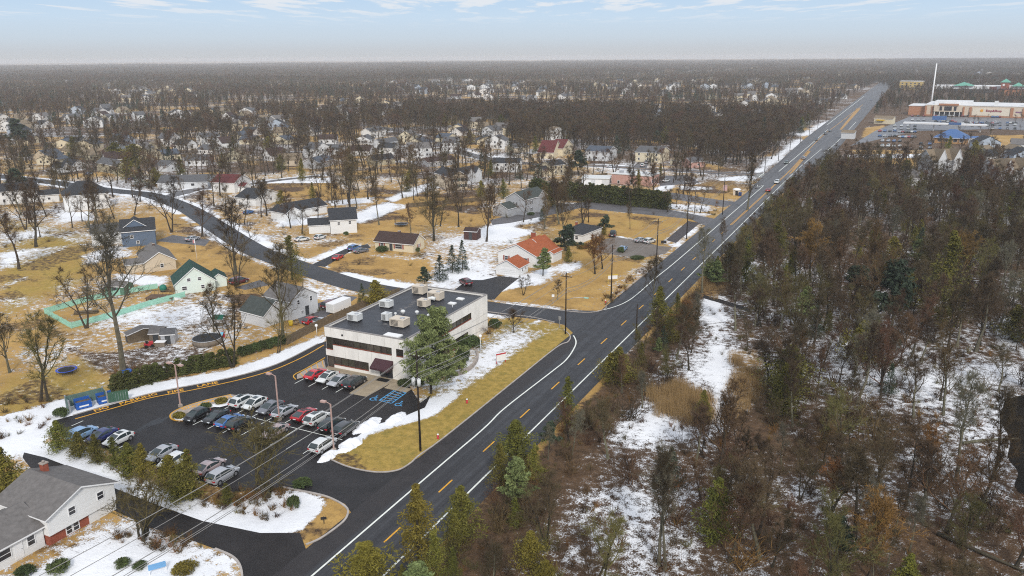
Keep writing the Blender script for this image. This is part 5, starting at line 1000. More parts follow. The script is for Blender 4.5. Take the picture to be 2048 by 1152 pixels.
# individually recognisable bare trees
for a in ((6, 247, 748, 405, 'tallest leaning bare tree beside the hedge left of the car park', 1.0), (2, 172, 657, 520, 'forked bare tree standing in the mint green fence corner', 1.0), (7, 86, 803, 615, 'olive twigged bare tree near the blue trampoline', 1.0), (0, 566, 678, 470, 'big brown crowned tree before the white sided house', .95), (2, 464, 735, 560, 'twin stemmed bare tree on the snowy verge of the fire lane', .9), (7, 557, 706, 610, 'thin sapling on the snow bank left of the office', .8),
          (1, 38, 538, 395, 'slender bare tree on the olive lawn at the left edge', 1.0), (5, 72, 494, 350, 'broad bare tree before the long white house', 1.1), (0, 471, 548, 385, 'dark wide bare tree beside the curving street', 1.15), (2, 342, 465, 345, 'small bare tree on the tan lawn by the street', 1.0), (9, 758, 450, 345, 'tall bare tree with a snow ring on the tan lawn', .8), (5, 868, 482, 350, 'round crowned bare tree on the snowy back yard', 1.1), (3, 822, 468, 400, 'leaning bare tree behind the brown roofed ranch', .9), (4, 973, 483, 362, 'dark bare tree beside the brown shed', .95),
          (1, 702, 428, 300, 'tall lone tree with olive brown crown mid lawn', 1.1), (2, 640, 394, 315, 'forked bare tree on the golden lawn', 1.0), (9, 1131, 502, 362, 'tall straight trunked tree behind the orange roofed house', .75), (8, 1190, 548, 470, 'thick limbed old oak on the tan corner lawn', 1.25), (2, 1047, 590, 548, 'small spreading tree with a snow collar beside the corner lawn', 1.5), (0, 1115, 600, 556, 'stumpy pruned tree left of the nearest power pole', 1.2), (1, 1260, 458, 402, 'slender bare tree in a snow ring on the far tan field', .7), (5, 1367, 388, 320, 'bare tree beside the pink building lot', 1.1),
          (3, 1352, 415, 365, 'reddish bare tree at the hedge end', .8), (4, 1027, 665, 612, 'low spreading cherry tree on the office lawn', 1.6), (0, 1308, 620, 505, 'bare roadside tree rising over the right lane', .8), (6, 1404, 585, 440, 'tall bare tree leaning across the highway edge line', .8), (9, 1445, 505, 430, 'slim bare tree at the right road shoulder', .7), (10, 525, 990, 852, 'wide olive twigged tree between car park and snowy island', 1.25), (10, 290, 1075, 972, 'spreading olive grey tree before the split level house', 1.3), (8, 1620, 560, 440, 'orange leaved oak inside the right hand wood', 1.0),
          (6, 1318, 1130, 870, 'pale straight trunk tree left of its twin in the snowy wood', .72), (9, 1330, 1140, 880, 'pale straight trunk tree right of its twin in the snowy wood', .72), (6, 1912, 962, 720, 'thick trunked tree on the brown clearing near the dark pond', .9), (1, 1985, 955, 745, 'dark leaning trunk beside the pond edge', .8), (0, 20, 745, 610, 'brown bare tree at the left photo edge', 1.0), (4, 1745, 660, 440, 'tall dark trunk tree deep in the right hand wood', .8), (0, 428, 665, 560, 'slim bare tree by the black pool', .8), (3, 1495, 420, 300, 'reddish tree at the crossing of the second side street', .9)):
    bare_px(*a[:5], sx=a[5])
# named evergreens
def cone_px(V, name, px, py, ytop, label, sx=1.0, group=None):
    x, y, h = px_h(px, py, ytop); TREES.append((x, y, 1.5)); return plant(V, name, label, 'tree', x, y, h, group, sx=sx)
for a in ((SPR_V[0], 'spruce_tree', 880, 560, 508, 'front spruce of the row on the snowy lawn', 1.5), (SPR_V[1], 'spruce_tree', 905, 545, 488, 'dark middle spruce of the row on the snowy lawn', 1.2), (SPR_V[0], 'spruce_tree', 925, 540, 478, 'tallest spruce of the row on the snowy lawn', 1.0), (PIN_V[1], 'pine_tree', 850, 577, 535, 'small pine peeping over the far edge of the office', 1.1), (SPR_V[1], 'spruce_tree', 725, 605, 565, 'dark young spruce left of the office', 1.1), (CED_V[4], 'cedar_tree', 752, 612, 560, 'yellow green cedar against the left office wall', 1.6),
          (PIN_V[0], 'pine_tree', 1086, 552, 498, 'glossy dark magnolia shaped evergreen before the orange roofed house', 1.3), (CED_V[0], 'cedar_tree', 1137, 525, 492, 'small evergreen behind the orange roofed house', 1.3), (PIN_V[1], 'pine_tree', 1158, 352, 302, 'dark green pine behind the tall hedge', 1.3), (SPR_V[0], 'spruce_tree', 1066, 342, 314, 'little dark spruce near the second side street', 1.4), (SPR_V[1], 'spruce_tree', 1020, 312, 275, 'dark spruce among the far white houses', 1.1), (PIN_V[1], 'pine_tree', 1210, 468, 432, 'bushy evergreen at the end of the gravel drive', 1.4), (CED_V[3], 'cedar_tree', 1207, 470, 452, 'yellowish evergreen bush beside the parked dark pickup', 2.2),
          (PIN_V[1], 'pine_tree', 1782, 668, 525, 'layered dark green pine deep in the right wood', 1.1), (CED_V[4], 'cedar_tree', 738, 1175, 1085, 'golden green cedar at the bottom edge of the highway', 1.8), (CED_V[3], 'cedar_tree', 838, 1125, 968, 'tall golden cedar overlapping the highway lane', 1.35), (CED_V[0], 'cedar_tree', 925, 1080, 972, 'olive cedar beside the right edge line', 1.5), (CED_V[1], 'cedar_tree', 1000, 975, 885, 'ragged olive cedar touching the right edge line', 1.4), (CED_V[2], 'cedar_tree', 1032, 925, 840, 'olive cedar behind the ragged one at the road edge', 1.5), (CED_V[1], 'cedar_tree', 1135, 855, 752, 'tall thin cedar before the white road line', 1.1), (CED_V[0], 'cedar_tree', 1317, 655, 572, 'dark pointed cedar breaking the right edge line', 1.3), (CED_V[5], 'cedar_tree', 1352, 650, 585, 'broad cedar just beyond the pointed one', 1.2),
          (CED_V[4], 'cedar_tree', 1062, 1135, 1062, 'bright yellow green cedar low in the woods', 1.2), (CED_V[4], 'cedar_tree', 1092, 1180, 1120, 'yellow green cedar cut by the bottom edge', 1.2), (CED_V[0], 'cedar_tree', 1812, 1190, 1108, 'green cedar at the bottom edge of the right wood', 1.5), (CED_V[5], 'cedar_tree', 1548, 560, 440, 'dark broad cedar beside the orange leaved oak', 1.2), (CED_V[1], 'cedar_tree', 1490, 575, 480, 'cedar near the road at the clearing', 1.3), (CED_V[2], 'cedar_tree', 1575, 790, 690, 'broad olive cedar beyond the snow trail', 1.7), (CED_V[0], 'cedar_tree', 1405, 845, 780, 'lone dark cedar in the tan reeds', 1.3), (CED_V[5], 'cedar_tree', 1880, 660, 460, 'tall green cedar in the right hand wood', 1.1), (CED_V[3], 'cedar_tree', 18, 1010, 895, 'yellow green arborvitae beside the split level house', 2.0),
          (SPR_V[0], 'spruce_tree', 1525, 290, 232, 'dark narrow spruce at the wood edge by the highway', .9), (PIN_V[1], 'pine_tree', 40, 300, 240, 'dark pine in the far left quarter', 1.3), (CED_V[5], 'cedar_tree', 585, 560, 470, 'dark olive evergreen behind the curving street', 1.6), (CED_V[2], 'cedar_tree', 232, 325, 285, 'olive round evergreen left of its brighter twin', 2.6), (CED_V[4], 'cedar_tree', 270, 325, 288, 'bright olive round evergreen near the tan house', 2.6), (CED_V[5], 'cedar_tree', 150, 318, 272, 'dark evergreen behind the white gabled twins', 2.2)):
    cone_px(*a[:6], sx=a[6])
# cedars and shrubs of the planted strip between the two drives
for i, (px, py, yt, v) in enumerate(((160, 915, 858, 2), (195, 925, 862, 0), (232, 935, 868, 1), (262, 950, 880, 2), (290, 960, 880, 3), (345, 985, 905, 4), (385, 1000, 892, 1), (365, 1000, 925, 2), (455, 1010, 960, 0), (120, 900, 835, 2))):
    cone_px(CED_V[v], 'cedar_tree', px, py, yt + 6, ('squat olive cedar left in the row behind the blue car', 'olive cedar before the two blue cars', 'dense dark cedar before the white hatchback', 'low olive cedar right of the white hatchback', 'feathery cedar in the middle of the planted strip', 'yellow cedar by the half hidden white car', 'tallest cedar of the planted strip', 'small cedar at the foot of the tallest one', 'dark cedar beside the silver wagon', 'bare looking olive cedar near the bin enclosure')[i], 1.45, 'cedars of the planted strip')
# arborvitae hedge behind the neighbour drive, trimmed as one row but each tree its own
ARB = [tri_mesh('crown', make_cedar(81 + k, 6, 1.1, .55, 60, 34, .2, .15), [M['arbor']]) for k in range(3)]; ARBT = tri_mesh('trunk', make_trunk(5, .12), [M['bark']])
ha, hb, hc = P(1064, 394), P(1215, 406), P(1334, 418)
N_H = 40
for k in range(N_H):
    t = k / (N_H - 1); a, c, tt = (ha, hb, t * 2) if t < .5 else (hb, hc, t * 2 - 1); x, y = a[0] + (c[0] - a[0]) * tt, a[1] + (c[1] - a[1]) * tt; h = (7.2 - 1.0 * t) * rng.uniform(.92, 1.1)
    plant((ARBT, ARB[k % 3], 6), 'arborvitae', 'dark olive arborvitae of the tall screening hedge row', 'tree', x, y, h, 'arborvitae of the tall hedge', sx=1.75)
    TREES.append((x, y, 3))
# young hedge row by the fire lane
ha, hb = P(232, 782), P(462, 728); hm = P(340, 752)
YV = tri_mesh('crown', make_spruce(91, 3.2, 1.1, 16, 60), [M['arbor']]); YT = tri_mesh('trunk', make_trunk(2.5, .06), [M['bark']])
for k in range(22):
    t = k / 21; a, c, tt = (ha, hm, t * 2) if t < .5 else (hm, hb, t * 2 - 1); x, y = a[0] + (c[0] - a[0]) * tt, a[1] + (c[1] - a[1]) * tt; h = rng.choice((2.2, 2.6, 3.2, 3.4)); plant((YT, YV, 3.2), 'young_conifer', 'young dark conifer of the loose hedge along the fire lane', 'tree', x + rng.uniform(-.3, .3), y + rng.uniform(-.3, .3), h, 'young conifers along the fire lane', sx=1.25)
def bush(label, px, py, r_, h, v=0, cat='bush', group=None, name='bush'): x, y = P(px, py); o = link(name, BUSH_M[v], None, (x, y, 0), rng.uniform(0, 6)); o.scale = (r_, r_, h); tag(o, label, cat, group); return o
for k in range(7): bush('clipped dark hedge ball between the young conifers and board fence', 485 + k * 13, 712 - k * 4, 1.3, 2.1, 0, group='clipped hedge balls left of the office')
for a in (('large round clipped yew beside the office side wall', 938, 695, 2.6, 2.6), ('dark shrub mound before the terrace of the office', 925, 722, 1.6, 3.0), ('loose dark evergreen on the snow by the terrace', 918, 735, 1.4, 2.6), ('dark clipped bush under the far office corner', 990, 655, 1.7, 2.0), ('black green bush at the entrance behind the power pole', 808, 772, 1.3, 1.4), ('rounded yew beside the entrance under the pine', 835, 770, 1.6, 2.4), ('big evergreen shrub under the pine on the road side', 885, 745, 2.2, 3.0), ('flat topped grey green bush at the lot entrance island', 604, 972, 1.4, 1.1), ('small upright evergreen on the snowy island', 587, 1015, .9, 1.8), ('clipped ball in front of the split level house', 118, 1142, 1.3, 1.5), ('low clipped bush under the front wing of the split level house', 50, 1150, 1.2, 1.1),
          ('round dark bush beside the white ranch driveway', 1241, 505, 1.1, 1.8), ('flat bed of dark juniper on the corner of the drive', 1275, 517, 2.4, .7), ('dark bush at the bottom left garden', 245, 1130, 1.0, .8), ('second small evergreen cushion on the snowy garden', 280, 1135, .9, .7), ('clump of yellowish low plants at the garden sign', 370, 1140, 1.5, .8), ('round bush at the corner of the bin enclosure', 122, 832, 1.3, 1.5), ('pruned shrub on the kerb island tip', 358, 836, 1.1, 1.1), ('grey shrub in the middle of the kerb island', 412, 815, 1.0, .9), ('pruned shrub on snow at the island end', 443, 806, 1.2, 1.0), ('dark foundation shrub under the cream ranch window', 765, 503, 2.2, 1.8), ('low foundation shrub at the cream ranch corner', 833, 503, 1.2, 1.4), ('green shrubs along the grey colonial front', 1062, 430, 1.5, 1.2), ('green shrub right of the grey colonial door', 1083, 422, 1.4, 1.2), ('orange brown shrub by the hip roofed white house', 1165, 497, 1.8, 1.8), ('dark shrub at the hip roofed white house wall', 1140, 490, 1.5, 1.6), ('little dark shrub beside the white house steps', 692, 470, 1.0, 1.3)):
    bush(a[0], a[1], a[2], a[3], a[4], 2 if 'yellow' in a[0] or 'orange' in a[0] or 'pruned' in a[0] else 0)
x, y = P(977, 668); o = link('shrub', SHR_V[0][0], None, (x, y, 0)); o.scale = (1.2, 1.2, .9); tag(o, 'reddish bare shrub beside the round clipped yew', 'shrub')

# ---------------------------------------------------------------- random woodland
def clear_of(x, y, pad=0):
    for h in HOUSES:
        if (x - h[0]) ** 2 + (y - h[1]) ** 2 < (h[2] + pad) ** 2: return False
    return True
KEEP = [PP(q) for q in ([(0, 860), (120, 820), (230, 790), (480, 720), (650, 650), (840, 560), (1180, 560), (1330, 470), (1420, 440), (1520, 345), (1560, 380), (1200, 700), (900, 1000), (600, 1180), (0, 1250)], [(1175, 480), (1320, 440), (1420, 440), (1330, 510), (1180, 500)], [(1130, 425), (1340, 435), (1340, 470), (1200, 460)], [(1325, 370), (1500, 352), (1500, 395), (1430, 420), (1330, 402)], [(535, 368), (670, 366), (680, 392), (560, 396)], [(600, 520), (740, 480), (850, 520), (830, 570), (700, 550)], [(690, 425), (780, 400), (840, 420), (840, 460), (740, 470)], [(80, 640), (380, 590), (640, 640), (500, 720), (200, 780), (0, 830), (0, 720)], [(0, 560), (100, 480), (180, 480), (60, 600), (0, 620)], [(240, 410), (330, 400), (400, 440), (330, 500), (300, 450)], [(1700, 230), (2060, 230), (2100, 300), (1700, 305)], [(1690, 305), (1860, 308), (1850, 345), (1720, 330)], [(1100, 318), (1520, 325), (1520, 345), (1100, 345)])]
TRAIL = [PP(q) for q in ([(1395, 620), (1460, 630), (1475, 705), (1530, 720), (1520, 780), (1465, 855), (1400, 890), (1300, 930), (1230, 895), (1290, 810), (1372, 760), (1402, 700)], [(1400, 590), (1500, 600), (1500, 625), (1400, 620)], [(1860, 870), (1990, 790), (2060, 800), (2060, 1010), (1960, 1000), (1880, 960)], [(1840, 735), (2060, 700), (2060, 770), (1850, 785)])]
def inpoly(x, y, polys):
    xa, ya = np.array([x]), np.array([y]); return any(inside(xa, ya, q)[0] for q in polys)
def near_line(x, y, line, d):
    return segdist(np.array([x]), np.array([y]), line)[0] < d
def visible(x, y, h=10, m=90):
    q = toimg(x, y, 0); t = toimg(x, y, h)
    return q and t and -m < q[0] < 2048 + m and q[1] > 100 and t[1] < 1152 + 20
hx = np.array([(h[0], h[1], h[2]) for h in HOUSES])
def far_clear(x, y, pad):
    tx, ty = CAM.x - hx[:, 0], CAM.y - hx[:, 1]; tl = np.hypot(tx, ty); dx, dy = x - hx[:, 0], y - hx[:, 1]; al = (dx * tx + dy * ty) / tl; ac = np.abs(dx * ty - dy * tx) / tl
    return not np.any((dx * dx + dy * dy < (hx[:, 2] + pad) ** 2) | ((al > 0) & (al < np.clip(tl * .055, 12, 110)) & (ac < hx[:, 2] * .75)))
rb = random.Random(8); BARES, SHRUBS, CEDS, GARD = [], [], [], []
def grid(x0, x1, y0, y1, cell):
    y = y0
    while y < y1:
        x = x0
        while x < x1: yield x + rb.uniform(0, cell), y + rb.uniform(0, cell); x += cell
        y += cell
def vn1(x, y, s, seed): return float(vnoise(np.array([x]), np.array([y]), s, seed)[0])
for x, y in grid(7.4, 190, -66, 340, 3.3):
    if not visible(x, y): continue
    e = half(y)[1] + 1.2
    if x < e or not clear_of(x, y) or (y > 150 and not far_clear(x, y, 0)): continue
    tr = inpoly(x, y, TRAIL); pond = inpoly(x, y, [WPOND])
    if pond: continue
    edge = x < e + 7; dn = vn1(x, y, 22, 31); r_ = rb.random()
    if tr:
        if r_ < .06: SHRUBS.append((x, y, rb.uniform(.5, 1.4)))
        continue
    if edge and y < 130:
        if r_ < .19: CEDS.append((x, y, rb.uniform(3, 7)))
        elif r_ < .72: SHRUBS.append((x, y, rb.uniform(1.8, 4.4)))
        elif r_ < .86: BARES.append((x, y, rb.uniform(5, 9)))
    else:
        p = .14 + .15 * (dn > .45) - .03 * (dn < .3)
        if y > 90: p += .05
        if y > 170: p += .06
        if r_ < p: BARES.append((x, y, rb.choice((8, 10, 12, 14, 16)) * rb.uniform(.8, 1.1) * (1 if y > 30 else .8)))
        elif r_ < p + (.022 if y < 60 else .05): CEDS.append((x, y, rb.uniform(4, 9)))
        elif r_ < p + .20 + .36 * (dn > .42): SHRUBS.append((x, y, rb.choice((1.2, 1.8, 2.6, 3.4, 4.2)) * rb.uniform(.8, 1.15)))
# neighbourhood on the left and beyond
for x, y in grid(-420, 60, 40, 640, 8.0):
    if not visible(x, y) or not clear_of(x, y, 1.5) or (rb.random() < .85 and not far_clear(x, y, 0)): continue
    if x > -half(y)[0] - 5: continue
    if inpoly(x, y, KEEP) or near_line(x, y, STREET1, 6) or near_line(x, y, STREET2, 6.5) or near_line(x, y, STREET3, 4): continue
    if any((x - t[0]) ** 2 + (y - t[1]) ** 2 < 16 for t in TREES[:90]): continue
    d = math.hypot(x - CAM.x, y - CAM.y); dn = vn1(x, y, 60, 41); p = .12 if d < 270 else .48 if d < 360 else .82 + .15 * (dn > .5)
    if rb.random() < p:
        k = rb.random()
        if k < .84: BARES.append((x, y, rb.uniform(10, 17)))
        elif k < .94: CEDS.append((x, y, rb.uniform(5, 11)))
        else: SHRUBS.append((x, y, rb.uniform(1.5, 3)))
for x, y in grid(-330, -14, 45, 330, 6.5):      # hedges and dead shrubs round the gardens
    if visible(x, y) and clear_of(x, y, -1.5) and not inpoly(x, y, KEEP[:3]) and not near_line(x, y, STREET1, 6.5) and vn1(x, y, 30, 71) > .55 and rb.random() < .42: GARD.append((x, y, rb.uniform(.6, 2.4)))
for x, y in grid(80, 330, 470, 745, 17):         # small trees in the supermarket car parks
    if visible(x, y) and clear_of(x, y, -6) and rb.random() < .4: BARES.append((x, y, rb.uniform(5, 9)))
# dense belt of wood behind the second side street, and the left verge of the highway
for q, cell in (([(1160, 296), (1340, 290), (1425, 332), (1500, 336), (1590, 272), (1570, 236), (1000, 222), (1010, 284)], 5.0), ([(560, 300), (800, 260), (1000, 250), (1000, 225), (400, 225), (300, 270)], 9.0)):
    poly = PP(q); xs = [p[0] for p in poly]; ys_ = [p[1] for p in poly]
    for x, y in grid(min(xs), max(xs), min(ys_), max(ys_), cell):
        if inpoly(x, y, [poly]) and far_clear(x, y, 1) and not near_line(x, y, STREET2, 6) and rb.random() < .75: BARES.append((x, y, rb.uniform(11, 17)))
for x, y in grid(-30, -12.5, 80, 190, 5):
    if inpoly(x, y, KEEP[1:3]) or not clear_of(x, y): continue
    if rb.random() < .05: SHRUBS.append((x, y, rb.uniform(.8, 1.6)))
# right of the highway beyond the first wood
for x, y in grid(24, 420, 330, 720, 10):
    if visible(x, y) and clear_of(x, y, 1) and not inpoly(x, y, KEEP[10:12]) and rb.random() < .42: (BARES if rb.random() < .85 else CEDS).append((x, y, rb.uniform(8, 14)))
BARES[:] = [(x, y, h if x < 0 or y > 420 else min(h, 1.08 * (x - half(y)[1] + 3.4))) for x, y, h in BARES]; CEDS[:] = [(x, y, h if x < 0 or y > 420 else min(h, 1.0 * (x - half(y)[1] + 3.4))) for x, y, h in CEDS]
def dist(t): return math.hypot(t[0] - CAM.x, t[1] - CAM.y)
def size(t): return t[2] / math.hypot(dist(t), CAM.z)
for a in (BARES, SHRUBS, CEDS): a.sort(key=lambda t: -size(t))
N_B, N_S, N_C = 300 - 40, 300, 200
def region(x, y): return 'right' if x > 0 else 'left'
LOOK_B = ('brown twigged leafless', 'narrow high crowned leafless', 'twin stemmed leafless', 'reddish twigged leafless', 'wide reddish leafless', 'grey brown leafless', 'pale lichen branched', 'twin stemmed olive budded', 'rusty leaved', 'high crowned brown leafless')
def HT(h): return 'sapling' if h < 7.5 else 'middling tree' if h < 11.5 else 'tall tree'
def ZONE(x, y):
    if x < 0: return 'between houses beyond the side street' if y > 70 else 'near the houses left of the office'
    if x < half(y)[1] + 9: return 'at the right edge of the highway'
    if y < -10: return 'in the snowy near corner of the right wood'
    if y < 40: return 'round the snowy clearing of the right wood'
    return 'deep in the right wood' if y < 120 else 'far back in the right wood'
for i, (x, y, h) in enumerate(BARES[:N_B]):
    v = rb.choice((0, 1, 2, 3, 4, 5, 6, 9, 9, 0, 1, 4, 7)) if x > 0 else rb.choice((0, 1, 2, 3, 4, 5, 5, 9, 0))
    if x > 0 and rb.random() < .03: v = 8
    lb = f'{LOOK_B[v]} {HT(h)} {ZONE(x, y)}'; plant(BARE_V[v], 'bare_tree', lb, 'tree', x, y, h, lb.replace('tree', 'trees'), sx=rb.uniform(.85, 1.2), lean=(rb.gauss(0, .05), rb.gauss(0, .05)))
for i, (x, y, h) in enumerate(SHRUBS[:N_S]):
    k = rb.choice((0, 1, 2, 3, 4, 5, 0, 4, 2, 6, 1, 2)); v = SHR_V[k]; o = link('bare_shrub', v[0], None, (x, y, 0), rb.uniform(0, 6)); s_ = h / v[1]; o.scale = (s_ * rb.uniform(.9, 1.4),) * 2 + (s_,)
    lb = f"{('reddish', 'tall brown', 'spreading brown', 'upright brown', 'low reddish', 'olive', 'rusty leaved')[k]} leafless {'thicket' if h > 2.6 else 'shrub'} {ZONE(x, y)}"; tag(o, lb.replace('leaved leafless', 'leaved'), 'shrub', lb.replace('thicket', 'thickets').replace('shrub', 'shrubs'))
for i, (x, y, h) in enumerate(CEDS[:N_C]):
    v = rb.choice(CED_V) if rb.random() < .8 else rb.choice(SPR_V + PIN_V); lb = f"{'golden olive' if v in CED_V[3:5] else 'olive' if v in CED_V else 'dark green'} {'young ' if h < 6 else 'tall '}evergreen {ZONE(x, y)}"; plant(v, 'cedar_tree', lb, 'tree', x, y, h, lb.replace('evergreen', 'evergreens'), sx=rb.uniform(1.0, 1.6))

# ---------------------------------------------------------------- masses: points with instances inside one object each
def scatter_object(name, protos, pts):
    """protos: list of (tris array, material); pts: list of (x, y, scale_xy, scale_z, rot, proto index). One object of kind stuff."""
    vs_, fs, vid, mi, mats = [], [], [], [], []; base = 0
    for k, parts in enumerate(protos):
        for tr, m in parts:
            a = np.asarray(tr, np.float32).reshape(-1, 3); n = len(a); kk = 3 if np.asarray(tr).shape[1] == 3 else 4
            vs_.append(a); fs.append((np.arange(base, base + n), kk)); vid.append(np.full(n, k)); base += n
            if m not in mats: mats.append(m)
            mi.append(np.full(n // kk, mats.index(m)))
    nproto = base; pa = np.array(pts, np.float32); vs_.append(np.stack([pa[:, 0], pa[:, 1], np.zeros(len(pa))], 1)); vid.append(pa[:, 5].astype(int)); allv = np.concatenate(vs_).astype(np.float32)
    me = bpy.data.meshes.new(name); me.vertices.add(len(allv)); me.vertices.foreach_set('co', allv.ravel()); lv = np.concatenate([f[0] for f in fs]); me.loops.add(len(lv)); me.loops.foreach_set('vertex_index', lv)
    tot = np.concatenate([np.full(len(f[0]) // f[1], f[1]) for f in fs]); me.polygons.add(len(tot)); me.polygons.foreach_set('loop_start', np.concatenate([[0], np.cumsum(tot)[:-1]])); me.polygons.foreach_set('loop_total', tot); me.polygons.foreach_set('material_index', np.concatenate(mi)); me.update()
    for m in mats: me.materials.append(m)
    def at(nm, ty, arr, key='value'): a = me.attributes.new(nm, ty, 'POINT'); a.data.foreach_set(key, arr)
    z = np.zeros(nproto, np.float32)
    at('is_point', 'BOOLEAN', np.concatenate([z, np.ones(len(pa))]).astype(bool)); at('kind_id', 'INT', np.concatenate(vid).astype(np.int32)); at('turn', 'FLOAT', np.concatenate([z, pa[:, 4]]).astype(np.float32))
    sc_ = np.zeros((len(allv), 3), np.float32); sc_[nproto:, 0] = pa[:, 2]; sc_[nproto:, 1] = pa[:, 2]; sc_[nproto:, 2] = pa[:, 3]; at('size', 'FLOAT_VECTOR', sc_.ravel(), 'vector')
    ng = bpy.data.node_groups.new(name, 'GeometryNodeTree'); ng.interface.new_socket('Geometry', in_out='INPUT', socket_type='NodeSocketGeometry'); ng.interface.new_socket('Geometry', in_out='OUTPUT', socket_type='NodeSocketGeometry')
    nn = ng.nodes.new; ln = ng.links.new; gi, go = nn('NodeGroupInput'), nn('NodeGroupOutput')
    def na(nm, ty): a = nn('GeometryNodeInputNamedAttribute'); a.data_type = ty; a.inputs[0].default_value = nm; return a.outputs[0]
    sp = nn('GeometryNodeSeparateGeometry'); ln(gi.outputs[0], sp.inputs[0]); ln(na('is_point', 'BOOLEAN'), sp.inputs[1])
    si = nn('GeometryNodeSplitToInstances'); ln(sp.outputs[1], si.inputs[0]); ln(na('kind_id', 'INT'), si.inputs['Group ID'])
    ip_ = nn('GeometryNodeInstanceOnPoints'); ln(sp.outputs[0], ip_.inputs['Points']); ln(si.outputs['Instances'], ip_.inputs['Instance']); ip_.inputs['Pick Instance'].default_value = True; ln(na('kind_id', 'INT'), ip_.inputs['Instance Index'])
    cx = nn('ShaderNodeCombineXYZ'); ln(na('turn', 'FLOAT'), cx.inputs[2]); er_ = nn('FunctionNodeEulerToRotation'); ln(cx.outputs[0], er_.inputs[0]); ln(er_.outputs[0], ip_.inputs['Rotation']); ln(na('size', 'FLOAT_VECTOR'), ip_.inputs['Scale']); ln(ip_.outputs[0], go.inputs[0])
    o = link(name, me); md = o.modifiers.new('scatter', 'NODES'); md.node_group = ng; o['kind'] = 'stuff'; return o
def tris(t): return np.array([[tuple(v) for v in f] for f in t], np.float32)
MIDP = []
for k, tm in enumerate(('twig', 'twig_red', 'twig', 'twig', 'twig')):
    t_, c_ = make_bare(120 + k, 14, .34, tw=.03, nl=9, dens=.8); MIDP.append([(tris(t_), M['bark']), (tris(c_), M[tm])])
rest = BARES[N_B:]
if rest: scatter_object('bare_woodland', MIDP, [(x, y, h / 14 * rb.uniform(.85, 1.25), h / 14, rb.uniform(0, 6.28), rb.randrange(5)) for x, y, h in rest])
UP = [[(tris(make_shrub(140 + k, .9, .8, 14, .012, 1.3)), M[tm])] for k, tm in enumerate(('twig', 'twig_red', 'twig_orange', 'twig_olive'))]
UP += [[(tris(make_shrub(150 + k, 3, 1.5, 22, .015, 1.6)), M[tm])] for k, tm in enumerate(('twig', 'twig_red', 'twig', 'twig_olive'))]
ub = [(x, y, h / 3 * rb.uniform(.9, 1.4), h / 3, rb.uniform(0, 6.28), 4 + rb.randrange(4)) for x, y, h in SHRUBS[N_S:]]
for x, y in grid(7.8, 110, -66, 200, 1.9):
    if visible(x, y, 1, 20) and x > half(y)[1] + .5 and not inpoly(x, y, TRAIL[1:2] + [WPOND]) and (rb.random() < .22 or not inpoly(x, y, TRAIL[:1] + TRAIL[3:])) and rb.random() < (.92 if x < half(y)[1] + 5 else .55 if vn1(x, y, 14, 52) > .5 else .14): s_ = rb.uniform(.5, 1.7); ub.append((x, y, s_, s_ * rb.uniform(.7, 1.2), rb.uniform(0, 6.28), rb.choice((0, 0, 1, 1, 2, 3))))
scatter_object('undergrowth', UP, ub)
# reeds in the clearing, litter shrubs on the planted strip
RE = mat('dry tan reeds', (.36, .24, .11), .95, .3, .5); rs = np.random.RandomState(4); n = 170; p = np.zeros((n, 3)); p[:, :2] = rs.normal(size=(n, 2)) * .6; tip = p + np.stack([rs.normal(size=n) * .25, rs.normal(size=n) * .25, rs.uniform(1.2, 2.3, n)], 1); sd = rs.normal(size=(n, 3)) * .011; sd[:, 2] = 0
RT = np.stack([p - sd, p + sd, tip], 1); rp = []
for q, cnt in (([(1300, 790), (1360, 770), (1420, 800), (1430, 850), (1370, 850), (1310, 830)], 60), ([(1470, 720), (1530, 730), (1520, 800), (1455, 850)], 26), ([(1390, 560), (1450, 570), (1430, 600)], 14)):
    poly = PP(q); xs = [a[0] for a in poly]; ys_ = [a[1] for a in poly]
    for _ in range(cnt * 3):
        x, y = rb.uniform(min(xs), max(xs)), rb.uniform(min(ys_), max(ys_))
        if inpoly(x, y, [poly]) and len(rp) < 400: rp.append((x, y, rb.uniform(.8, 1.3), rb.uniform(.7, 1.2), rb.uniform(0, 6), 0))
scatter_object('reeds', [[(RT.astype(np.float32), RE)]], rp)
sb = []
for q, cnt in (([(120, 885), (250, 930), (330, 965), (480, 1000), (430, 1020), (300, 975), (150, 915)], 40), ([(430, 985), (560, 965), (600, 985), (560, 1000), (470, 1010)], 40), ([(400, 1000), (480, 990), (560, 975), (590, 1030), (540, 1045), (440, 1020)], 46), ([(660, 600), (610, 640), (590, 660), (640, 650)], 10), ([(190, 760), (250, 735), (330, 720), (300, 750)], 14), ([(330, 1060), (420, 1100), (300, 1110)], 26), ([(0, 780), (110, 790), (100, 860), (0, 880)], 26), ([(1215, 612), (1335, 520), (1318, 510), (1200, 600)], 60), ([(200, 1070), (300, 1060), (320, 1100), (240, 1090)], 20), ([(1360, 400), (1440, 405), (1430, 432), (1350, 420)], 40), ([(770, 440), (860, 430), (960, 400), (940, 390)], 30)):
    poly = PP(q); xs = [a[0] for a in poly]; ys_ = [a[1] for a in poly]; c = 0
    while c < cnt:
        x, y = rb.uniform(min(xs), max(xs)), rb.uniform(min(ys_), max(ys_))
        if inpoly(x, y, [poly]): c += 1; s_ = rb.uniform(.5, 1.5); sb.append((x, y, s_, s_ * .9, rb.uniform(0, 6), rb.choice((0, 1, 2, 2, 3))))
sb += [(x, y, h / 3 * rb.uniform(1, 1.5), h / 3, rb.uniform(0, 6), 4 + rb.randrange(4)) for x, y, h in GARD]
scatter_object('brambles', UP, sb)

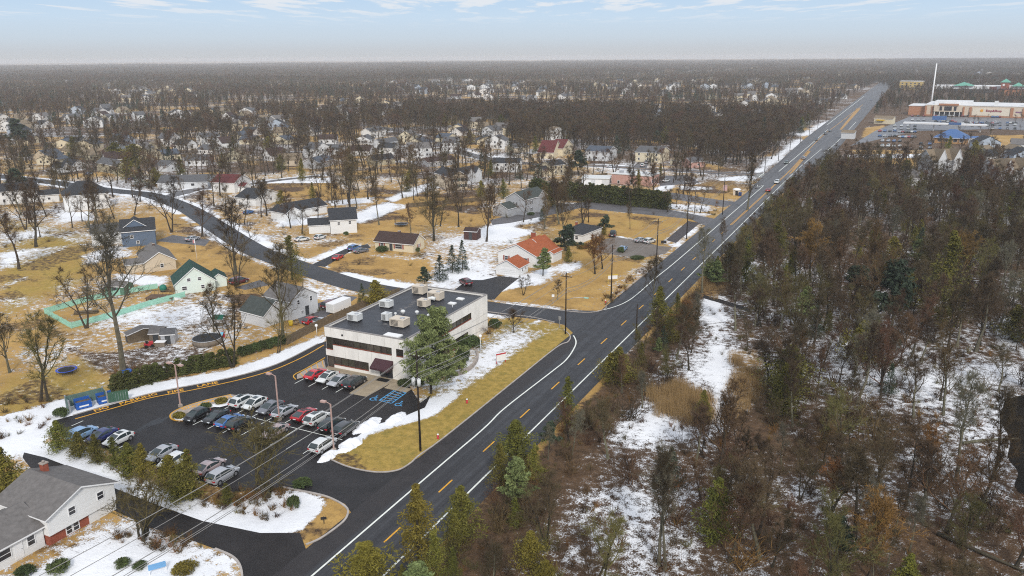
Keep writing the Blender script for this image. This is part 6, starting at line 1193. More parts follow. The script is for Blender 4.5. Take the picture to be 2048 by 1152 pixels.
# ---------------------------------------------------------------- far woods
FP = []
for k in range(6):
    t_, c_ = lod_bare(160 + k, 14, .38, .055, 420); FP.append([(tris(t_), M['bark']), (tris(c_), M[('twig', 'twig_red', 'twig', 'twig', 'twig_red', 'twig')[k]])])
rs = np.random.RandomState(9)
FP.append([(leafcloud(rs, [(0, 0, 2 + 1.6 * k) for k in range(6)], [2.2 * (1 - k / 7) for k in range(6)], 60, .55, .9), M['spruce'])])
CL = []
for k in range(4):   # clumps of crowns for the land beyond
    rr = random.Random(200 + k); allc, allt = [], []
    for j in range(12):
        t_, c_ = lod_bare(300 + k * 20 + j, rr.uniform(11, 16), .38, .16, 70); ox, oy = rr.uniform(-22, 22), rr.uniform(-22, 22)
        allc.append(tris(c_[54 * 3:] if False else c_) + np.array([ox, oy, 0], np.float32)); allt.append(tris(t_) + np.array([ox, oy, 0], np.float32))
    FP.append([(np.concatenate(allt), M['bark']), (np.concatenate(allc), M['twig_red' if k == 1 else 'twig'])])
    if k % 2 == 0:
        FP[-1].append((leafcloud(rs, [(rr.uniform(-20, 20), rr.uniform(-20, 20), 6) for _ in range(2)], [4.5] * 2, 110, .9, 1.3), M['spruce']))
fp = []
az0 = math.atan2(math.cos(YAW), -math.sin(YAW))
r_ = 470.0
while r_ < 7500:
    cell = 9.5 if r_ < 1500 else 30 + (r_ - 1500) * .008; n = int(1.36 * r_ / cell)
    for k in range(n):
        th = az0 - .68 + 1.36 * (k + rb.random()) / n; rr = r_ + rb.uniform(0, cell); x, y = CAM.x + rr * math.cos(th), CAM.y + rr * math.sin(th)
        if abs(x + 1) < 19 and y < 1500: continue
        if x < 60 and y < 640 and x > -420 and rr < 640 : continue
        if 20 < x < 420 and 330 < y < 720: continue
        if not far_clear(x, y, 2 if r_ < 1500 else -2): continue
        if near_line(x, y, STREET2, 7) or inpoly(x, y, KEEP[10:12]): continue
        dn = vn1(x, y, 120, 61)
        if r_ < 1500:
            if rb.random() > (.3 if dn < .36 else .95): continue
            s_ = rb.uniform(.6, 1.05); fp.append((x, y, s_ * rb.uniform(.9, 1.3), s_, rb.uniform(0, 6.28), 6 if rb.random() < ((.05 if x < 100 else .14) + .55 * (vn1(x, y, 70, 66) > .70)) else rb.randrange(6)))
        else: s_ = rb.uniform(.6, 1.0) * (.75 + .7 * vn1(x, y, 260, 77)); k_ = cell / 30; fp.append((x, y, s_ * k_, s_ * (1 + .25 * (k_ - 1)), rb.uniform(0, 6.28), 7 + rb.randrange(4)))
    r_ += cell
print('far instances', len(fp), 'bares', len(BARES), 'shrubs', len(SHRUBS), 'ced', len(CEDS), 'farh', len(FARH), 'under', len(ub))
scatter_object('far_woods', FP, fp)
hp = []
for m in _fm[:6]:
    tl = []
    m.calc_loop_triangles(); by = {}
    for t in m.loop_triangles: by.setdefault(t.material_index, []).append([tuple(m.vertices[v].co) for v in t.vertices])
    hp.append([(np.array(v, np.float32), m.materials[k]) for k, v in by.items()])
o = scatter_object('distant_houses', hp, [(x, y, 1.1, 1.1, rb.uniform(0, 3.1), k % 6) for x, y, k in MOREH])
# ---------------------------------------------------------------- cars
CT = {  # length, width, height, rear belt, bonnet, cabin base rear, front, roof rear, front
 'sedan': (4.80, 1.88, 1.46, 1.00, .90, -2.02, 1.45, -1.00, .15), 'suv': (4.65, 1.92, 1.68, 1.08, 1.02, -2.26, 1.42, -1.75, .30), 'hatch': (4.4, 1.84, 1.54, 1.0, .94, -2.12, 1.38, -1.35, .25),
 'coupe': (4.65, 1.90, 1.38, .98, .86, -2.10, 1.30, -.85, .0), 'van': (5.0, 1.98, 1.72, 1.08, 1.0, -2.42, 1.62, -2.05, .60), 'pickup': (5.6, 2.0, 1.85, 1.10, 1.06, -.55, 1.35, -.35, .55)}
_cm = {}
PAINT0 = mat('car paint', (.5, .5, .5), .3, coat=.6)
def car_meshes(k):
    if k in _cm: return _cm[k]
    Ln, Wd, Ht, br, bf, cr0, cf0, rr0, rf0 = CT[k]; w_ = Wd / 2; b = MB(); h2 = Ln / 2; wy = Ln * .30
    st = [(-h2, .74, .60, .70 * br), (-h2 + .05, .86, .48, .86 * br), (-h2 + .22, .95, .34, br * .97), (-h2 + .6, 1, .26, br), (-.8, 1, .24, br + .01), (.3, 1, .24, (br + bf) / 2 + .02), (cf0 - .25, 1, .24, bf + .03), (cf0 + .2, .99, .26, bf + .0), (h2 - .45, .97, .30, bf * .95), (h2 - .2, .92, .34, bf * .88), (h2 - .06, .82, .44, bf * .78), (h2, .66, .56, bf * .66)]
    rings = []
    for y, f, zb, zt in st:
        ww = w_ * f; dz = zt - zb; hf = [(-.84, 0), (-.95, .06), (-1.0, .30), (-1.0, .62), (-.955, .84), (-.84, .965), (-.45, 1.03)]; hf = [(x * ww, zb + z * dz) for x, z in hf]; rings.append([(x, y, z) for x, z in hf] + [(-x, y, z) for x, z in hf[::-1]])
    for A, B in zip(rings[:-1], rings[1:]):
        for j in range(13): b.face([A[j], B[j], B[j + 1], A[j + 1]][::-1], 0, True)
    b.face(rings[0], 0); b.face(rings[-1][::-1], 0)
    wb, wr = w_ * .93, w_ * .77; rl = rf0 - rr0
    prof = [(cr0, br - .02, 'R'), (cr0 + (rr0 - cr0) * .12, br + (Ht - br) * .22, 'R'), (rr0 - (rr0 - cr0) * .25, Ht - .17, 'r'), (rr0, Ht - .06, 'T'), (rr0 + rl * .30, Ht - .005, 'P'), (rr0 + rl * .36, Ht, 'T'), (rr0 + rl * .66, Ht, 'T'), (rf0 - .02, Ht - .05, 'w'), (rf0 + .10, Ht - .09, 'W'), (rf0 + (cf0 - rf0) * .55, bf + (Ht - bf) * .50, 'W'), (cf0, bf + .02, '')]
    cr = []
    for y, z, _ in prof:
        t = max(0, min(1, (z - br) / (Ht - br))); we = wb + (wr - wb) * t; zbt = br - .03 if y < .3 else (br + (bf - br) * min(1, (y - .3) / (cf0 - .3)) - .03); zb2 = max(zbt, z - .10) if z - zbt < .1 else z - .10; xs = [(-wb, zbt), (-we * 1.0 - .015 * t, max(zbt, z - .09 * t)), (-we * .86, z - .012), (-we * .4, z + .012)]; cr.append([(x, y, q) for x, q in xs] + [(-x, y, q) for x, q in xs[::-1]])
    G_ = {'windscreen': MB(), 'rear_window': MB(), 'side_window': MB(), 'side_window.r': MB(), 'sunroof': MB()}
    for i in range(len(cr) - 1):
        A, B, fl_ = cr[i], cr[i + 1], prof[i][2]
        for j in range(7):
            q = [A[j], B[j], B[j + 1], A[j + 1]][::-1]; side = j in (0, 6)
            if side and fl_ not in 'PrR' or (side and fl_ == 'r'): (G_['side_window'] if j == 0 else G_['side_window.r']).face(q, 0)
            elif j in (2, 3, 4) and fl_ == 'W': G_['windscreen'].face(q, 0, True)
            elif j in (2, 3, 4) and fl_ in 'Rr': G_['rear_window'].face(q, 0, True)
            else: b.face(q, 0, True)
    if k == 'pickup': b.box(-w_ * .82, w_ * .82, -Ln / 2 + .15, cr0 - .1, br - .0, br + .03, 1)
    for s_ in (-1, 1):
        b.box(s_ * (wb + .09) - .09, s_ * (wb + .09) + .09, cf0 - .52, cf0 - .38, bf + .02, bf + .15, 0)      # mirrors
        for sy in (-1, 1): b.tube([(s_ * (w_ - .05), sy * wy, .36), (s_ * (w_ + .006), sy * wy, .36)], .42, 14, 1)   # wheel arches
    b.box(-w_ * .62, w_ * .62, h2 - .03, h2 + .008, .36, .56, 1); b.box(-w_ * .72, w_ * .72, -h2 - .008, -h2 + .05, .34, .46, 1); b.box(-.26, .26, -h2 - .014, -h2 + .02, .60, .72, 2)
    body = b.mesh('body', [PAINT0, M['rubber'], M['trim']])
    G_['sunroof'].box(-wr * .58, wr * .58, rr0 + rl * .40, rf0 - .14, Ht + .004, Ht + .022)
    gl = {n: g_.mesh(n.split('.')[0], [M['car_glass']]) for n, g_ in G_.items()}
    hm, tm = [], []
    for s_ in (-1, 1):
        g = MB(); g.box(s_ * w_ * .66 - .2, s_ * w_ * .66 + .2, Ln / 2 - .24, Ln / 2 - .02, bf * .66, bf * .80); hm.append(g.mesh('headlight', [M['head']])); g = MB(); g.box(s_ * w_ * .74 - .19, s_ * w_ * .74 + .19, -Ln / 2 + .01, -Ln / 2 + .2, br * .70, br * .86); tm.append(g.mesh('taillight', [M['tail']]))
    ty = MB(); ty.tube([(-.12, 0, 0), (.12, 0, 0)], .35, 14); ri = MB(); ri.tube([(-.128, 0, 0), (.128, 0, 0)], .23, 9); 
    _cm[k] = (body, gl, hm, tm, ty.mesh('wheel', [M['rubber']]), ri.mesh('rim', [M['rim']]), (w_ - .10, wy)); return _cm[k]
_pm = {}
PC = {'white': (.72, .73, .72), 'black': (.008, .008, .010), 'silver': (.42, .43, .46), 'grey': (.16, .165, .19), 'red': (.42, .012, .02), 'blue': (.05, .16, .42), 'navy': (.02, .03, .14), 'pale blue': (.24, .40, .62), 'dark grey': (.035, .038, .045), 'maroon': (.12, .02, .025), 'green grey': (.10, .13, .12), 'bright red': (.60, .02, .03), 'rose silver': (.42, .33, .33), 'tan': (.4, .34, .26)}
def paint(c):
    if c not in _pm: _pm[c] = mat(c + ' car paint', PC[c], .28, metal=.15, spec=.5, coat=.7)
    return _pm[c]
def car(kind, color, label, x, y, head=0.0, group=None, sun=False, jit=.03):
    body, gl, hm, tm, ty, ri, (wx, wy) = car_meshes(kind); g = thing('parked_car' if 'parked' in (group or 'parked') else 'car', label, 'car', (x, y, .03), head + rng.uniform(-jit, jit), group)
    o = link('body', body, g); o.material_slots[0].link = 'OBJECT'; o.material_slots[0].material = paint(color)
    for k, m in gl.items():
        if k == 'sunroof' and not sun: continue
        link(k.split('.')[0], m, g)
    for m in hm: link('headlight', m, g)
    for m in tm: link('taillight', m, g)
    for sx in (-1, 1):
        for sy in (-1, 1): w_ = link('wheel', ty, g, (sx * wx, sy * wy, .34)); link('rim', ri, w_)
    return g
N_, S_ = 0.0, math.pi      # nose away from / towards the camera
GL = 'cars parked in the office car park'
for kind, c, lb, px, py, hd, sun in (
 ('suv', 'white', 'white car with sunroof at the end of the far parking row by the kerb island', 484, 801, N_, True), ('hatch', 'white', 'pearl white car with its nose to us, second in the far parking row', 509, 806, S_, True), ('sedan', 'grey', 'blue grey sedan facing us behind the middle lamp post', 540.5, 813, S_, False), ('sedan', 'silver', 'silver sedan with sunroof beside the middle lamp post', 568.6, 821, N_, True),
 ('coupe', 'red', 'red coupe with a black roof in the far parking row', 607.6, 827, N_, True), ('suv', 'white', 'big white people carrier between the red coupe and a black car', 633, 836, N_, True), ('suv', 'black', 'black car right of the big white people carrier', 663.8, 848, N_, True), ('suv', 'dark grey', 'dark grey car at the snowy end of the far parking row', 692, 855, N_, False),
 ('hatch', 'black', 'black car facing us at the kerb island tip', 393, 829, S_, False), ('coupe', 'black', 'black sports car left of the blue one', 432, 832, S_, False), ('sedan', 'blue', 'mid blue sedan between two black cars', 458.7, 840, N_, False), ('suv', 'black', 'black hatchback with red tail lamps right of the blue sedan', 480.7, 846, N_, False), ('sedan', 'rose silver', 'pale silver sedan seen through the rusty tree', 550, 861, S_, False), ('suv', 'white', 'lone white car by the ploughed snow near the exit', 645.5, 889, N_, False),
 ('sedan', 'bright red', 'bright red sedan beside the yellow hatched nose', 631, 747, N_, False), ('sedan', 'white', 'white sedan with sunroof parked at the office front', 655, 753, S_, True), ('sedan', 'silver', 'silver sedan parked at the office front', 678, 760, S_, False), ('van', 'dark grey', 'dark grey estate car beside the tan concrete pad', 709, 763, N_, False),
 ('suv', 'pale blue', 'pale blue car behind the cedars nearest the bins', 163, 866, N_, False), ('sedan', 'navy', 'deep blue car second from the bins behind the cedars', 203, 870, S_, False), ('hatch', 'white', 'white hatchback half hidden by the cedars', 237, 877, S_, True), ('sedan', 'silver', 'silver white car showing between two cedars', 322, 905, S_, False), ('hatch', 'white', 'small pale car mostly hidden by the tallest cedar', 345, 921, S_, False), ('sedan', 'rose silver', 'reddish silver car partly behind the cedars', 419, 932, N_, False), ('suv', 'silver', 'silver wagon at the right end of the hidden row', 445, 949, N_, False)):
    x, y = P(px, py, .7); car(kind, c, lb, x, y, hd, GL, sun)
st1 = R(90 + 5)
def pcar(kind, c, lb, px, py, a, b_, **kw): x, y = P(px, py, .6); p0, p1 = P(*a), P(*b_); car(kind, c, lb, x, y, math.atan2(p1[1] - p0[1], p1[0] - p0[0]) - R(90), **kw)
pcar('coupe', 'bright red', 'low red sports car on the drive of the cream ranch house', 676, 514, (660, 522), (692, 505)); pcar('suv', 'blue', 'blue pickup like car at the garage of the cream ranch house', 708, 496, (700, 500), (722, 492)); pcar('sedan', 'grey', 'grey sedan beside the blue car at the ranch house', 722, 501, (710, 503), (735, 498))
pcar('suv', 'maroon', 'dark red car in front of the row of spruces', 931, 564, (945, 572), (915, 556)); pcar('van', 'maroon', 'maroon minivan beside the box trailer', 660, 609, (645, 616), (680, 600)); pcar('hatch', 'red', 'red hatchback behind the board fence', 624, 641, (608, 646), (640, 634)); pcar('coupe', 'silver', 'silver car against the board fence', 645, 641, (632, 646), (660, 634))
pcar('pickup', 'dark grey', 'dark pickup parked at the hip roofed white house', 1226, 468, (1226, 474), (1230, 462)); pcar('sedan', 'silver', 'silver car, first of the pair at the gravel drive end', 1283, 480, (1270, 481), (1296, 478)); pcar('suv', 'white', 'white car, second of the pair at the gravel drive end', 1299, 482, (1290, 484), (1310, 478)); pcar('sedan', 'pale blue', 'pale blue car beside the round bush on the gravel drive', 1246, 497, (1240, 502), (1252, 492))
pcar('van', 'maroon', 'dark van parked by the mint green house annexe', 478, 562, (466, 566), (490, 560)); pcar('suv', 'white', 'white car on the drive of the cream two storey house', 1285, 331, (1278, 336), (1290, 326)); pcar('van', 'silver', 'silver van up the drive of the cream two storey house', 1293, 324, (1286, 330), (1298, 318)); pcar('sedan', 'white', 'white car at the right wall of the pink building', 1332, 361, (1325, 362), (1340, 359)); pcar('hatch', 'dark grey', 'dark car behind the white one at the pink building', 1320, 357, (1315, 358), (1330, 355)); pcar('suv', 'white', 'white car left of the pink building', 1210, 360, (1205, 362), (1216, 357)); pcar('sedan', 'white', 'white sedan in the little lot under the bare tree', 1377, 364, (1370, 366), (1384, 362))
pcar('sedan', 'silver', 'silver sedan at the corner of the blue gabled house', 385, 477, (372, 480), (398, 474)); pcar('sedan', 'white', 'white sedan before the black roofed white house', 604, 478, (592, 480), (616, 476)); pcar('hatch', 'white', 'white hatchback under the dark shrub of the black roofed house', 640, 474, (630, 477), (650, 471)); pcar('sedan', 'navy', 'dark blue car on the lane near the hip roofed house', 263, 357, (255, 360), (272, 354)); pcar('coupe', 'pale blue', 'pale blue car by the far left twin houses', 178, 347, (170, 349), (186, 345)); pcar('sedan', 'silver', 'pale silver car parked on the second side street', 1222, 333, (1212, 333), (1232, 333)); pcar('sedan', 'blue', 'small blue car behind the red roofed white house', 497, 424, (488, 426), (506, 421))
# traffic
GT = 'cars driving on the highway'
for kind, c, lb, px, py, hd in (('suv', 'white', 'white car driving behind the red one on the highway', 1554, 364, S_), ('sedan', 'red', 'red car driving on the highway near the kiosk', 1537, 380, N_), ('suv', 'green grey', 'dark car on the left lane of the far highway', 1573, 325, S_), ('van', 'silver', 'pale car on the right lane beyond the white one', 1607, 316, N_), ('hatch', 'dark grey', 'dark car just before the tan median', 1633, 279, S_), ('suv', 'dark grey', 'black car beside the tan median', 1650, 267, S_), ('sedan', 'dark grey', 'far dark car at the end of the median', 1660, 262, S_), ('suv', 'green grey', 'distant greenish car at the road crest', 1758, 201, S_), ('sedan', 'maroon', 'distant red car at the road crest', 1766, 203, N_), ('sedan', 'navy', 'distant blue car by the left verge crest', 1742, 200, S_)):
    x, y = P(px, py, .6); g = car(kind, c, lb, x, y, hd, GT)
# supermarket lot: one mesh per car
def joined(kind):
    body, gl, hm, tm, ty, ri, (wx, wy) = car_meshes(kind); parts = [(body, (0, 0, 0))] + [(m, (0, 0, 0)) for k, m in gl.items() if k != 'sunroof'] + [(ty, (sx * wx, sy * wy, .34)) for sx in (-1, 1) for sy in (-1, 1)]; b = MB(); mats = []
    for m, of in parts:
        idx = []
        for mm in m.materials:
            if mm not in mats: mats.append(mm)
            idx.append(mats.index(mm))
        for p_ in m.polygons: b.face([tuple(m.vertices[v].co + Vector(of)) for v in p_.vertices], idx[p_.material_index])
    return b.mesh('parked_car', mats)
JM = {k: joined(k) for k in ('sedan', 'suv', 'van')}
cr_ = random.Random(3)
def lotcar(px, py, hd=None):
    x, y = P(px, py, .5); o = link('parked_car', JM[cr_.choice(('sedan', 'suv', 'suv', 'van'))], None, (x, y, .03), (hd if hd is not None else cr_.choice((0, math.pi))) + R(-6)); o.material_slots[0].link = 'OBJECT'; o.material_slots[0].material = paint(cr_.choice(('white', 'white', 'silver', 'black', 'dark grey', 'red', 'blue', 'grey'))); tag(o, 'small car parked in the supermarket lot', 'car', 'cars parked at the supermarket')
for x0, x1, y0, y1, n in ((1872, 1905, 232, 242, 14), (1925, 1965, 232, 246, 16), (1985, 2000, 234, 246, 8), (2015, 2032, 232, 246, 9), (1825, 1848, 232, 240, 7), (1985, 2030, 250, 257, 9), (1790, 1830, 252, 258, 8), (1765, 1800, 282, 292, 9), (1800, 1830, 264, 274, 12), (1880, 1990, 244, 249, 16), (1760, 1790, 262, 272, 8), (1842, 1860, 288, 296, 5), (1945, 1975, 246, 252, 6)):
    for k in range(n): lotcar(x0 + (x1 - x0) * (k % max(2, n // 2)) / max(1, n // 2 - 1), y0 if k < n / 2 else y1)
# box trailer
x, y = P(678, 622); t = thing('box_trailer', 'white enclosed box trailer parked by the board fence', 'trailer', (x, y, 0), math.atan2(P(702, 612)[1] - P(660, 630)[1], P(702, 612)[0] - P(660, 630)[0])); b = MB(); b.box(-3, 3, -1.1, 1.1, .5, 2.5); b.box(-3.02, -3.0, -1.0, 1.0, .6, 2.4, 1); link('box', b.mesh('box', [M['trim'], M['hvac_white']]), t)
for sx in (-.5, .5):
    for sy in (-1, 1): w_ = MB(); w_.tube([(0, -.1, 0), (0, .1, 0)], .33, 10); link('wheel', w_.mesh('wheel', [M['rubber']]), t, (sx, sy * 1.05, .33))
b = MB(); b.tube([(3, 0, .55), (4.2, 0, .5)], .06, 5); link('tow_bar', b.mesh('tow_bar', [M['dark_metal']]), t)

# ---------------------------------------------------------------- lamp posts, poles, wires
def lamp(label, px, py, ytop, heads):
    x, y, h = px_h(px, py, ytop); g = thing('lamp_post', label, 'lamp post', (x, y, 0), 0, 'lamp posts of the car park'); b = MB(); b.box(-.25, .25, -.25, .25, 0, .5); link('base', b.mesh('base', [M['concrete']]), g); b = MB(); b.box(-.08, .08, -.08, .08, .5, h - .15); link('post', b.mesh('post', [M['lamp_pink']]), g)
    for dx in heads:
        b = MB(); b.tube([(0, 0, h - .2), (dx * .5, 0, h - .02), (dx * 1.0, 0, h)], .05, 6); a_ = link('arm', b.mesh('arm', [M['lamp_pink']]), g); b = MB(); b.box(dx * 1.25 - .42, dx * 1.25 + .42, -.24, .24, h - .12, h + .12); b.box(dx * 1.25 - .32, dx * 1.25 + .32, -.18, .18, h - .15, h - .121, 1); link('lamp_head', b.mesh('lamp_head', [M['lamp_pink'], M['globe']]), a_)
lamp('twin headed lamp post at the kerb island end', 361, 814, 728, (-1, 1)); lamp('single lamp post in the middle of the parked cars', 559, 841, 750, (-1,)); lamp('single lamp post beside the lone white car', 668, 903, 806, (-1,))
for lb, px, py, yt in (('white globe lamp on the snow beside the round yew', 961, 703, 672), ('white globe lamp on the bank behind the office corner', 634, 671, 651)):
    x, y, h = px_h(px, py, yt); g = thing('globe_lamp', lb, 'lamp', (x, y, 0)); b = MB(); b.tube([(0, 0, 0), (0, 0, h - .2)], .06, 6); link('post', b.mesh('post', [M['trim']]), g); b = MB(); b.ball((0, 0, h), .32, 1, 0, 10, 7); link('globe', b.mesh('globe', [M['globe']]), g)
POLES = []
def pole(label, px, py, ytop, arms=1, trafo=False, pale=False, guy=False):
    x, y, h = px_h(px, py, ytop); g = thing('utility_pole', label, 'utility pole', (x, y, 0), 0, 'utility poles along the highway'); b = MB(); b.tube([(0, 0, 0), (0, 0, h)], [.17, .11], 8); link('shaft', b.mesh('shaft', [M['wood_pale'] if pale else M['wood_pole']]), g)
    for k in range(arms):
        b = MB(); b.box(-1.2, 1.2, -.06, .06, h - .9 - 1.1 * k, h - .76 - 1.1 * k); a_ = link('crossarm', b.mesh('crossarm', [M['wood_pole']]), g)
        for xx in (-1.1, -.4, .4, 1.1): b = MB(); b.tube([(xx, 0, h - .76 - 1.1 * k), (xx, 0, h - .55 - 1.1 * k)], .05, 6); link('insulator', b.mesh('insulator', [M['hvac_white']]), a_)
    if trafo:
        for xx in (-.45, .45): b = MB(); b.tube([(xx, -.35, h - 5.0), (xx, -.35, h - 4.0)], .27, 10); b.tube([(xx, -.35, h - 4.0), (xx, -.35, h - 3.85)], .1, 6); link('transformer', b.mesh('transformer', [M['hvac_white']]), g)
    POLES.append((x, y, h)); return g
pole('nearest utility pole with two white transformers on the office lawn', 841, 902, 702, 1, True); pole('utility pole with crossarm at the side street corner', 1131, 668, 545, 1); pole('utility pole beside the yellow sign frame on the corner lawn', 1222, 600, 489, 0); pole('tall crossarmed pole at the gravel drive mouth', 1312, 543, 437, 1); pole('utility pole beside the asphalt footpath', 1373, 478, 396, 0); pole('utility pole at the mouth of the hedge drive', 1445, 429, 352, 0)
pole('leaning pale pole in the shrub bed by the hedge', 1389, 427, 377, 0, pale=True); pole('bare stump pole on the right side of the highway', 1272, 680, 608, 0); pole('utility pole before the kiosk and mailbox', 1501, 372, 330, 1); pole('thin pole on the tan field beyond the corner', 1177, 445, 408, 0)
for k, (y, x) in enumerate(((305, -10.5), (352, -11), (400, -11.5), (452, -12), (505, -12.5), (565, -13), (630, -13), (700, -13))):
    q = toimg(x, y, 0); t = toimg(x, y, 10.5); g = pole('far utility pole on the left verge of the highway', q[0], q[1], t[1], 1); g['group'] = 'far utility poles on the left verge'
cobra = thing('street_lamp', 'thin street light arm on the pole reaching over the tan corner lawn', 'street light', (POLES[1][0], POLES[1][1] + .2, 0)); b = MB(); b.tube([(.1, 0, 7.2), (1.4, .4, 7.7), (3.6, .9, 7.9)], .06, 6); link('arm', b.mesh('arm', [M['grey_metal']]), cobra); b = MB(); b.box(3.5, 4.4, .75, 1.1, 7.78, 7.95); link('lamp_head', b.mesh('lamp_head', [mat('pale green lamp cover', (.35, .6, .5), .5)]), cobra)
WIRE = mat('weathered cable', (.26, .25, .24), .5)
def wire(label, pts, sag, r_=.022, m=WIRE):
    b = MB(); out = []
    for a, c in zip(pts[:-1], pts[1:]):
        n = 12
        for i in range(n): t = i / n; out.append((a[0] + (c[0] - a[0]) * t, a[1] + (c[1] - a[1]) * t, a[2] + (c[2] - a[2]) * t - sag * 4 * t * (1 - t)))
    out.append(pts[-1]); b.tube(out, r_, 4); o = link('overhead_wire', b.mesh('overhead_wire', [m])); tag(o, label, 'wire', 'overhead wires along the highway'); return o
run = [POLES[i] for i in (0, 1, 2, 3, 4, 5)]; p_back = (run[0][0] - .6, run[0][1] - 58, run[0][2] - .4); p_b2 = (p_back[0], p_back[1] - 40, p_back[2])
chain = [p_b2, p_back] + run + [(-10.5, 305, 10.5), (-11, 352, 10.5), (-11.5, 400, 10.5), (-12, 452, 10.5), (-12.5, 505, 10.5)]
for dx, dz, lb, r_ in ((0, .1, 'topmost overhead wire along the highway', .028), (-1.1, -.6, 'house side wire on the crossarms', .034), (1.1, -.6, 'road side wire on the crossarms', .034), (.2, -3.2, 'lower cable bundle under the crossarms', .05), (.1, -4.1, 'lowest telephone cable along the poles', .042), (.35, -3.7, 'middle telephone cable along the poles', .034)):
    wire(lb, [(x + dx, y, z + dz) for x, y, z in chain], 1.1 if dz > -1 else 1.4, r_)

# ---------------------------------------------------------------- fences
MINTF = mat('mint green fence paint', (.34, .62, .50), .8, .12, 1)
def fence(label, pts, h, m, pw=2.4, name='fence', mp_=None, cat='fence'):
    P_ = [P(*a) if not isinstance(a[0], float) or a[0] > 200 else a for a in pts]; P_ = PP(pts); x0, y0 = P_[0]; g = thing(name, label, cat, (x0, y0, 0)); pm = {}
    for (ax, ay), (cx_, cy_) in zip(P_[:-1], P_[1:]):
        ln = math.hypot(cx_ - ax, cy_ - ay); n = max(1, round(ln / pw)); an = math.atan2(cy_ - ay, cx_ - ax); w_ = ln / n
        key = round(w_, 2)
        if key not in pm:
            b = MB(); k_ = int(w_ / .2)
            for i in range(k_): b.box(i * w_ / k_ + .01, (i + 1) * w_ / k_ - .015, -.02, .02, .06, h - .04 * (i % 2))
            b.box(0, w_, .021, .06, .4, .5); b.box(0, w_, .021, .06, h - .5, h - .4); pm[key] = b.mesh('panel', [m]); b = MB(); b.box(-.06, .06, -.07, .07, 0, h + .12); pm['p'] = b.mesh('post', [m])
        for i in range(n):
            x, y = ax + (cx_ - ax) * i / n - x0, ay + (cy_ - ay) * i / n - y0; link('panel', pm[key], g, (x, y, 0), an); link('post', pm['p'], g, (x, y, 0), an)
    return g
fence('mint green picket fence round the back yard of the green roofed house', [(370, 594), (300, 612), (230, 634), (143, 657), (90, 628), (180, 602), (260, 586), (316, 577)], 1.35, MINTF)
fence('weathered brown board fence behind the office', [(575, 690), (612, 670), (650, 652), (700, 630), (738, 612), (800, 590)], 1.9, M['wood_fence'])
fence('dark brown fence across the back yards', [(812, 416), (880, 410), (945, 404), (985, 400)], 1.7, M['wood_fence'])
fence('brown rail fence beside the low flat garage', [(1150, 366), (1180, 356), (1215, 350)], 1.2, M['wood_fence'])
# bin enclosure and bins
GRN = mat('dark green enclosure panel', (.10, .17, .15), .7, .2, 1); BINB = mat('blue bin steel', (.02, .10, .38), .5, .12, 1)
g = px_thing('bin_enclosure', 'grey green three sided bin enclosure with an open gate', 'bin enclosure', 141, 826, 0); a, c, d_ = Vector(P(141, 826)), Vector(P(228, 803)), Vector(P(216, 812)); o_ = Vector(P(141, 826)); e1 = (Vector(P(216, 807)) - o_); ln = e1.length; an = math.atan2(e1.y, e1.x); g.rotation_euler = (0, 0, an)
for (x0, y0, x1, y1) in ((0, 2.6, ln, 2.6), (0, 0, 0, 2.6), (ln, 0, ln, 2.6)):
    b = MB(); L2 = math.hypot(x1 - x0, y1 - y0); n = int(L2 / .3)
    for i in range(n): b.box(i * L2 / n + .01, (i + 1) * L2 / n - .01, -.04, .04, .1, 2.0)
    link('panel', b.mesh('panel', [GRN]), g, (x0, y0, 0), math.atan2(y1 - y0, x1 - x0))
for x, y in ((0, 0), (ln, 0), (0, 2.6), (ln, 2.6)): b = MB(); b.box(x - .1, x + .1, y - .1, y + .1, 0, 2.2); link('post', b.mesh('post', [M['grey_metal']]), g)
b = MB()
for i in range(8): b.box(i * .38 + .01, i * .38 + .37, -.03, .03, .15, 1.9)
link('gate', b.mesh('gate', [mat('green gate panel', (.05, .12, .08), .7)]), g, (ln + .1, -.1, 0), R(-12))
for i, xx in enumerate((2.1, 5.4)):
    q = Matrix.Rotation(an, 4, 'Z') @ Vector((xx, .9, 0)); s_ = thing('waste_bin', ('blue steel waste container left in the enclosure', 'blue steel waste container right in the enclosure')[i], 'dumpster', (g.location.x + q.x, g.location.y + q.y, .02), an, 'blue bins in the enclosure'); b = MB(); wv = 1.15
    for (x0, x1, y0, y1) in ((-wv, wv, -.8, -.74), (-wv, wv, .74, .8), (-wv, -wv + .06, -.74, .74), (wv - .06, wv, -.74, .74)): b.box(x0, x1, y0, y1, .15, 1.3 + .25 * (y0 > 0))
    b.box(-wv, wv, -.74, .74, .1, .3); b.box(-wv - .08, wv + .08, -.9, -.81, .75, .85); link('container', b.mesh('container', [BINB]), s_); b = MB(); b.box(-wv, wv, -.7, .72, 1.0, 1.05); link('load', b.mesh('load', [mat('bagged rubbish', (.12, .09, .06), .9, .5, 2)]), s_)
    b = MB(); b.box(-.7, .7, -.83, -.801, .45, .7); link('label_panel', b.mesh('label_panel', [M['trim']]), s_)
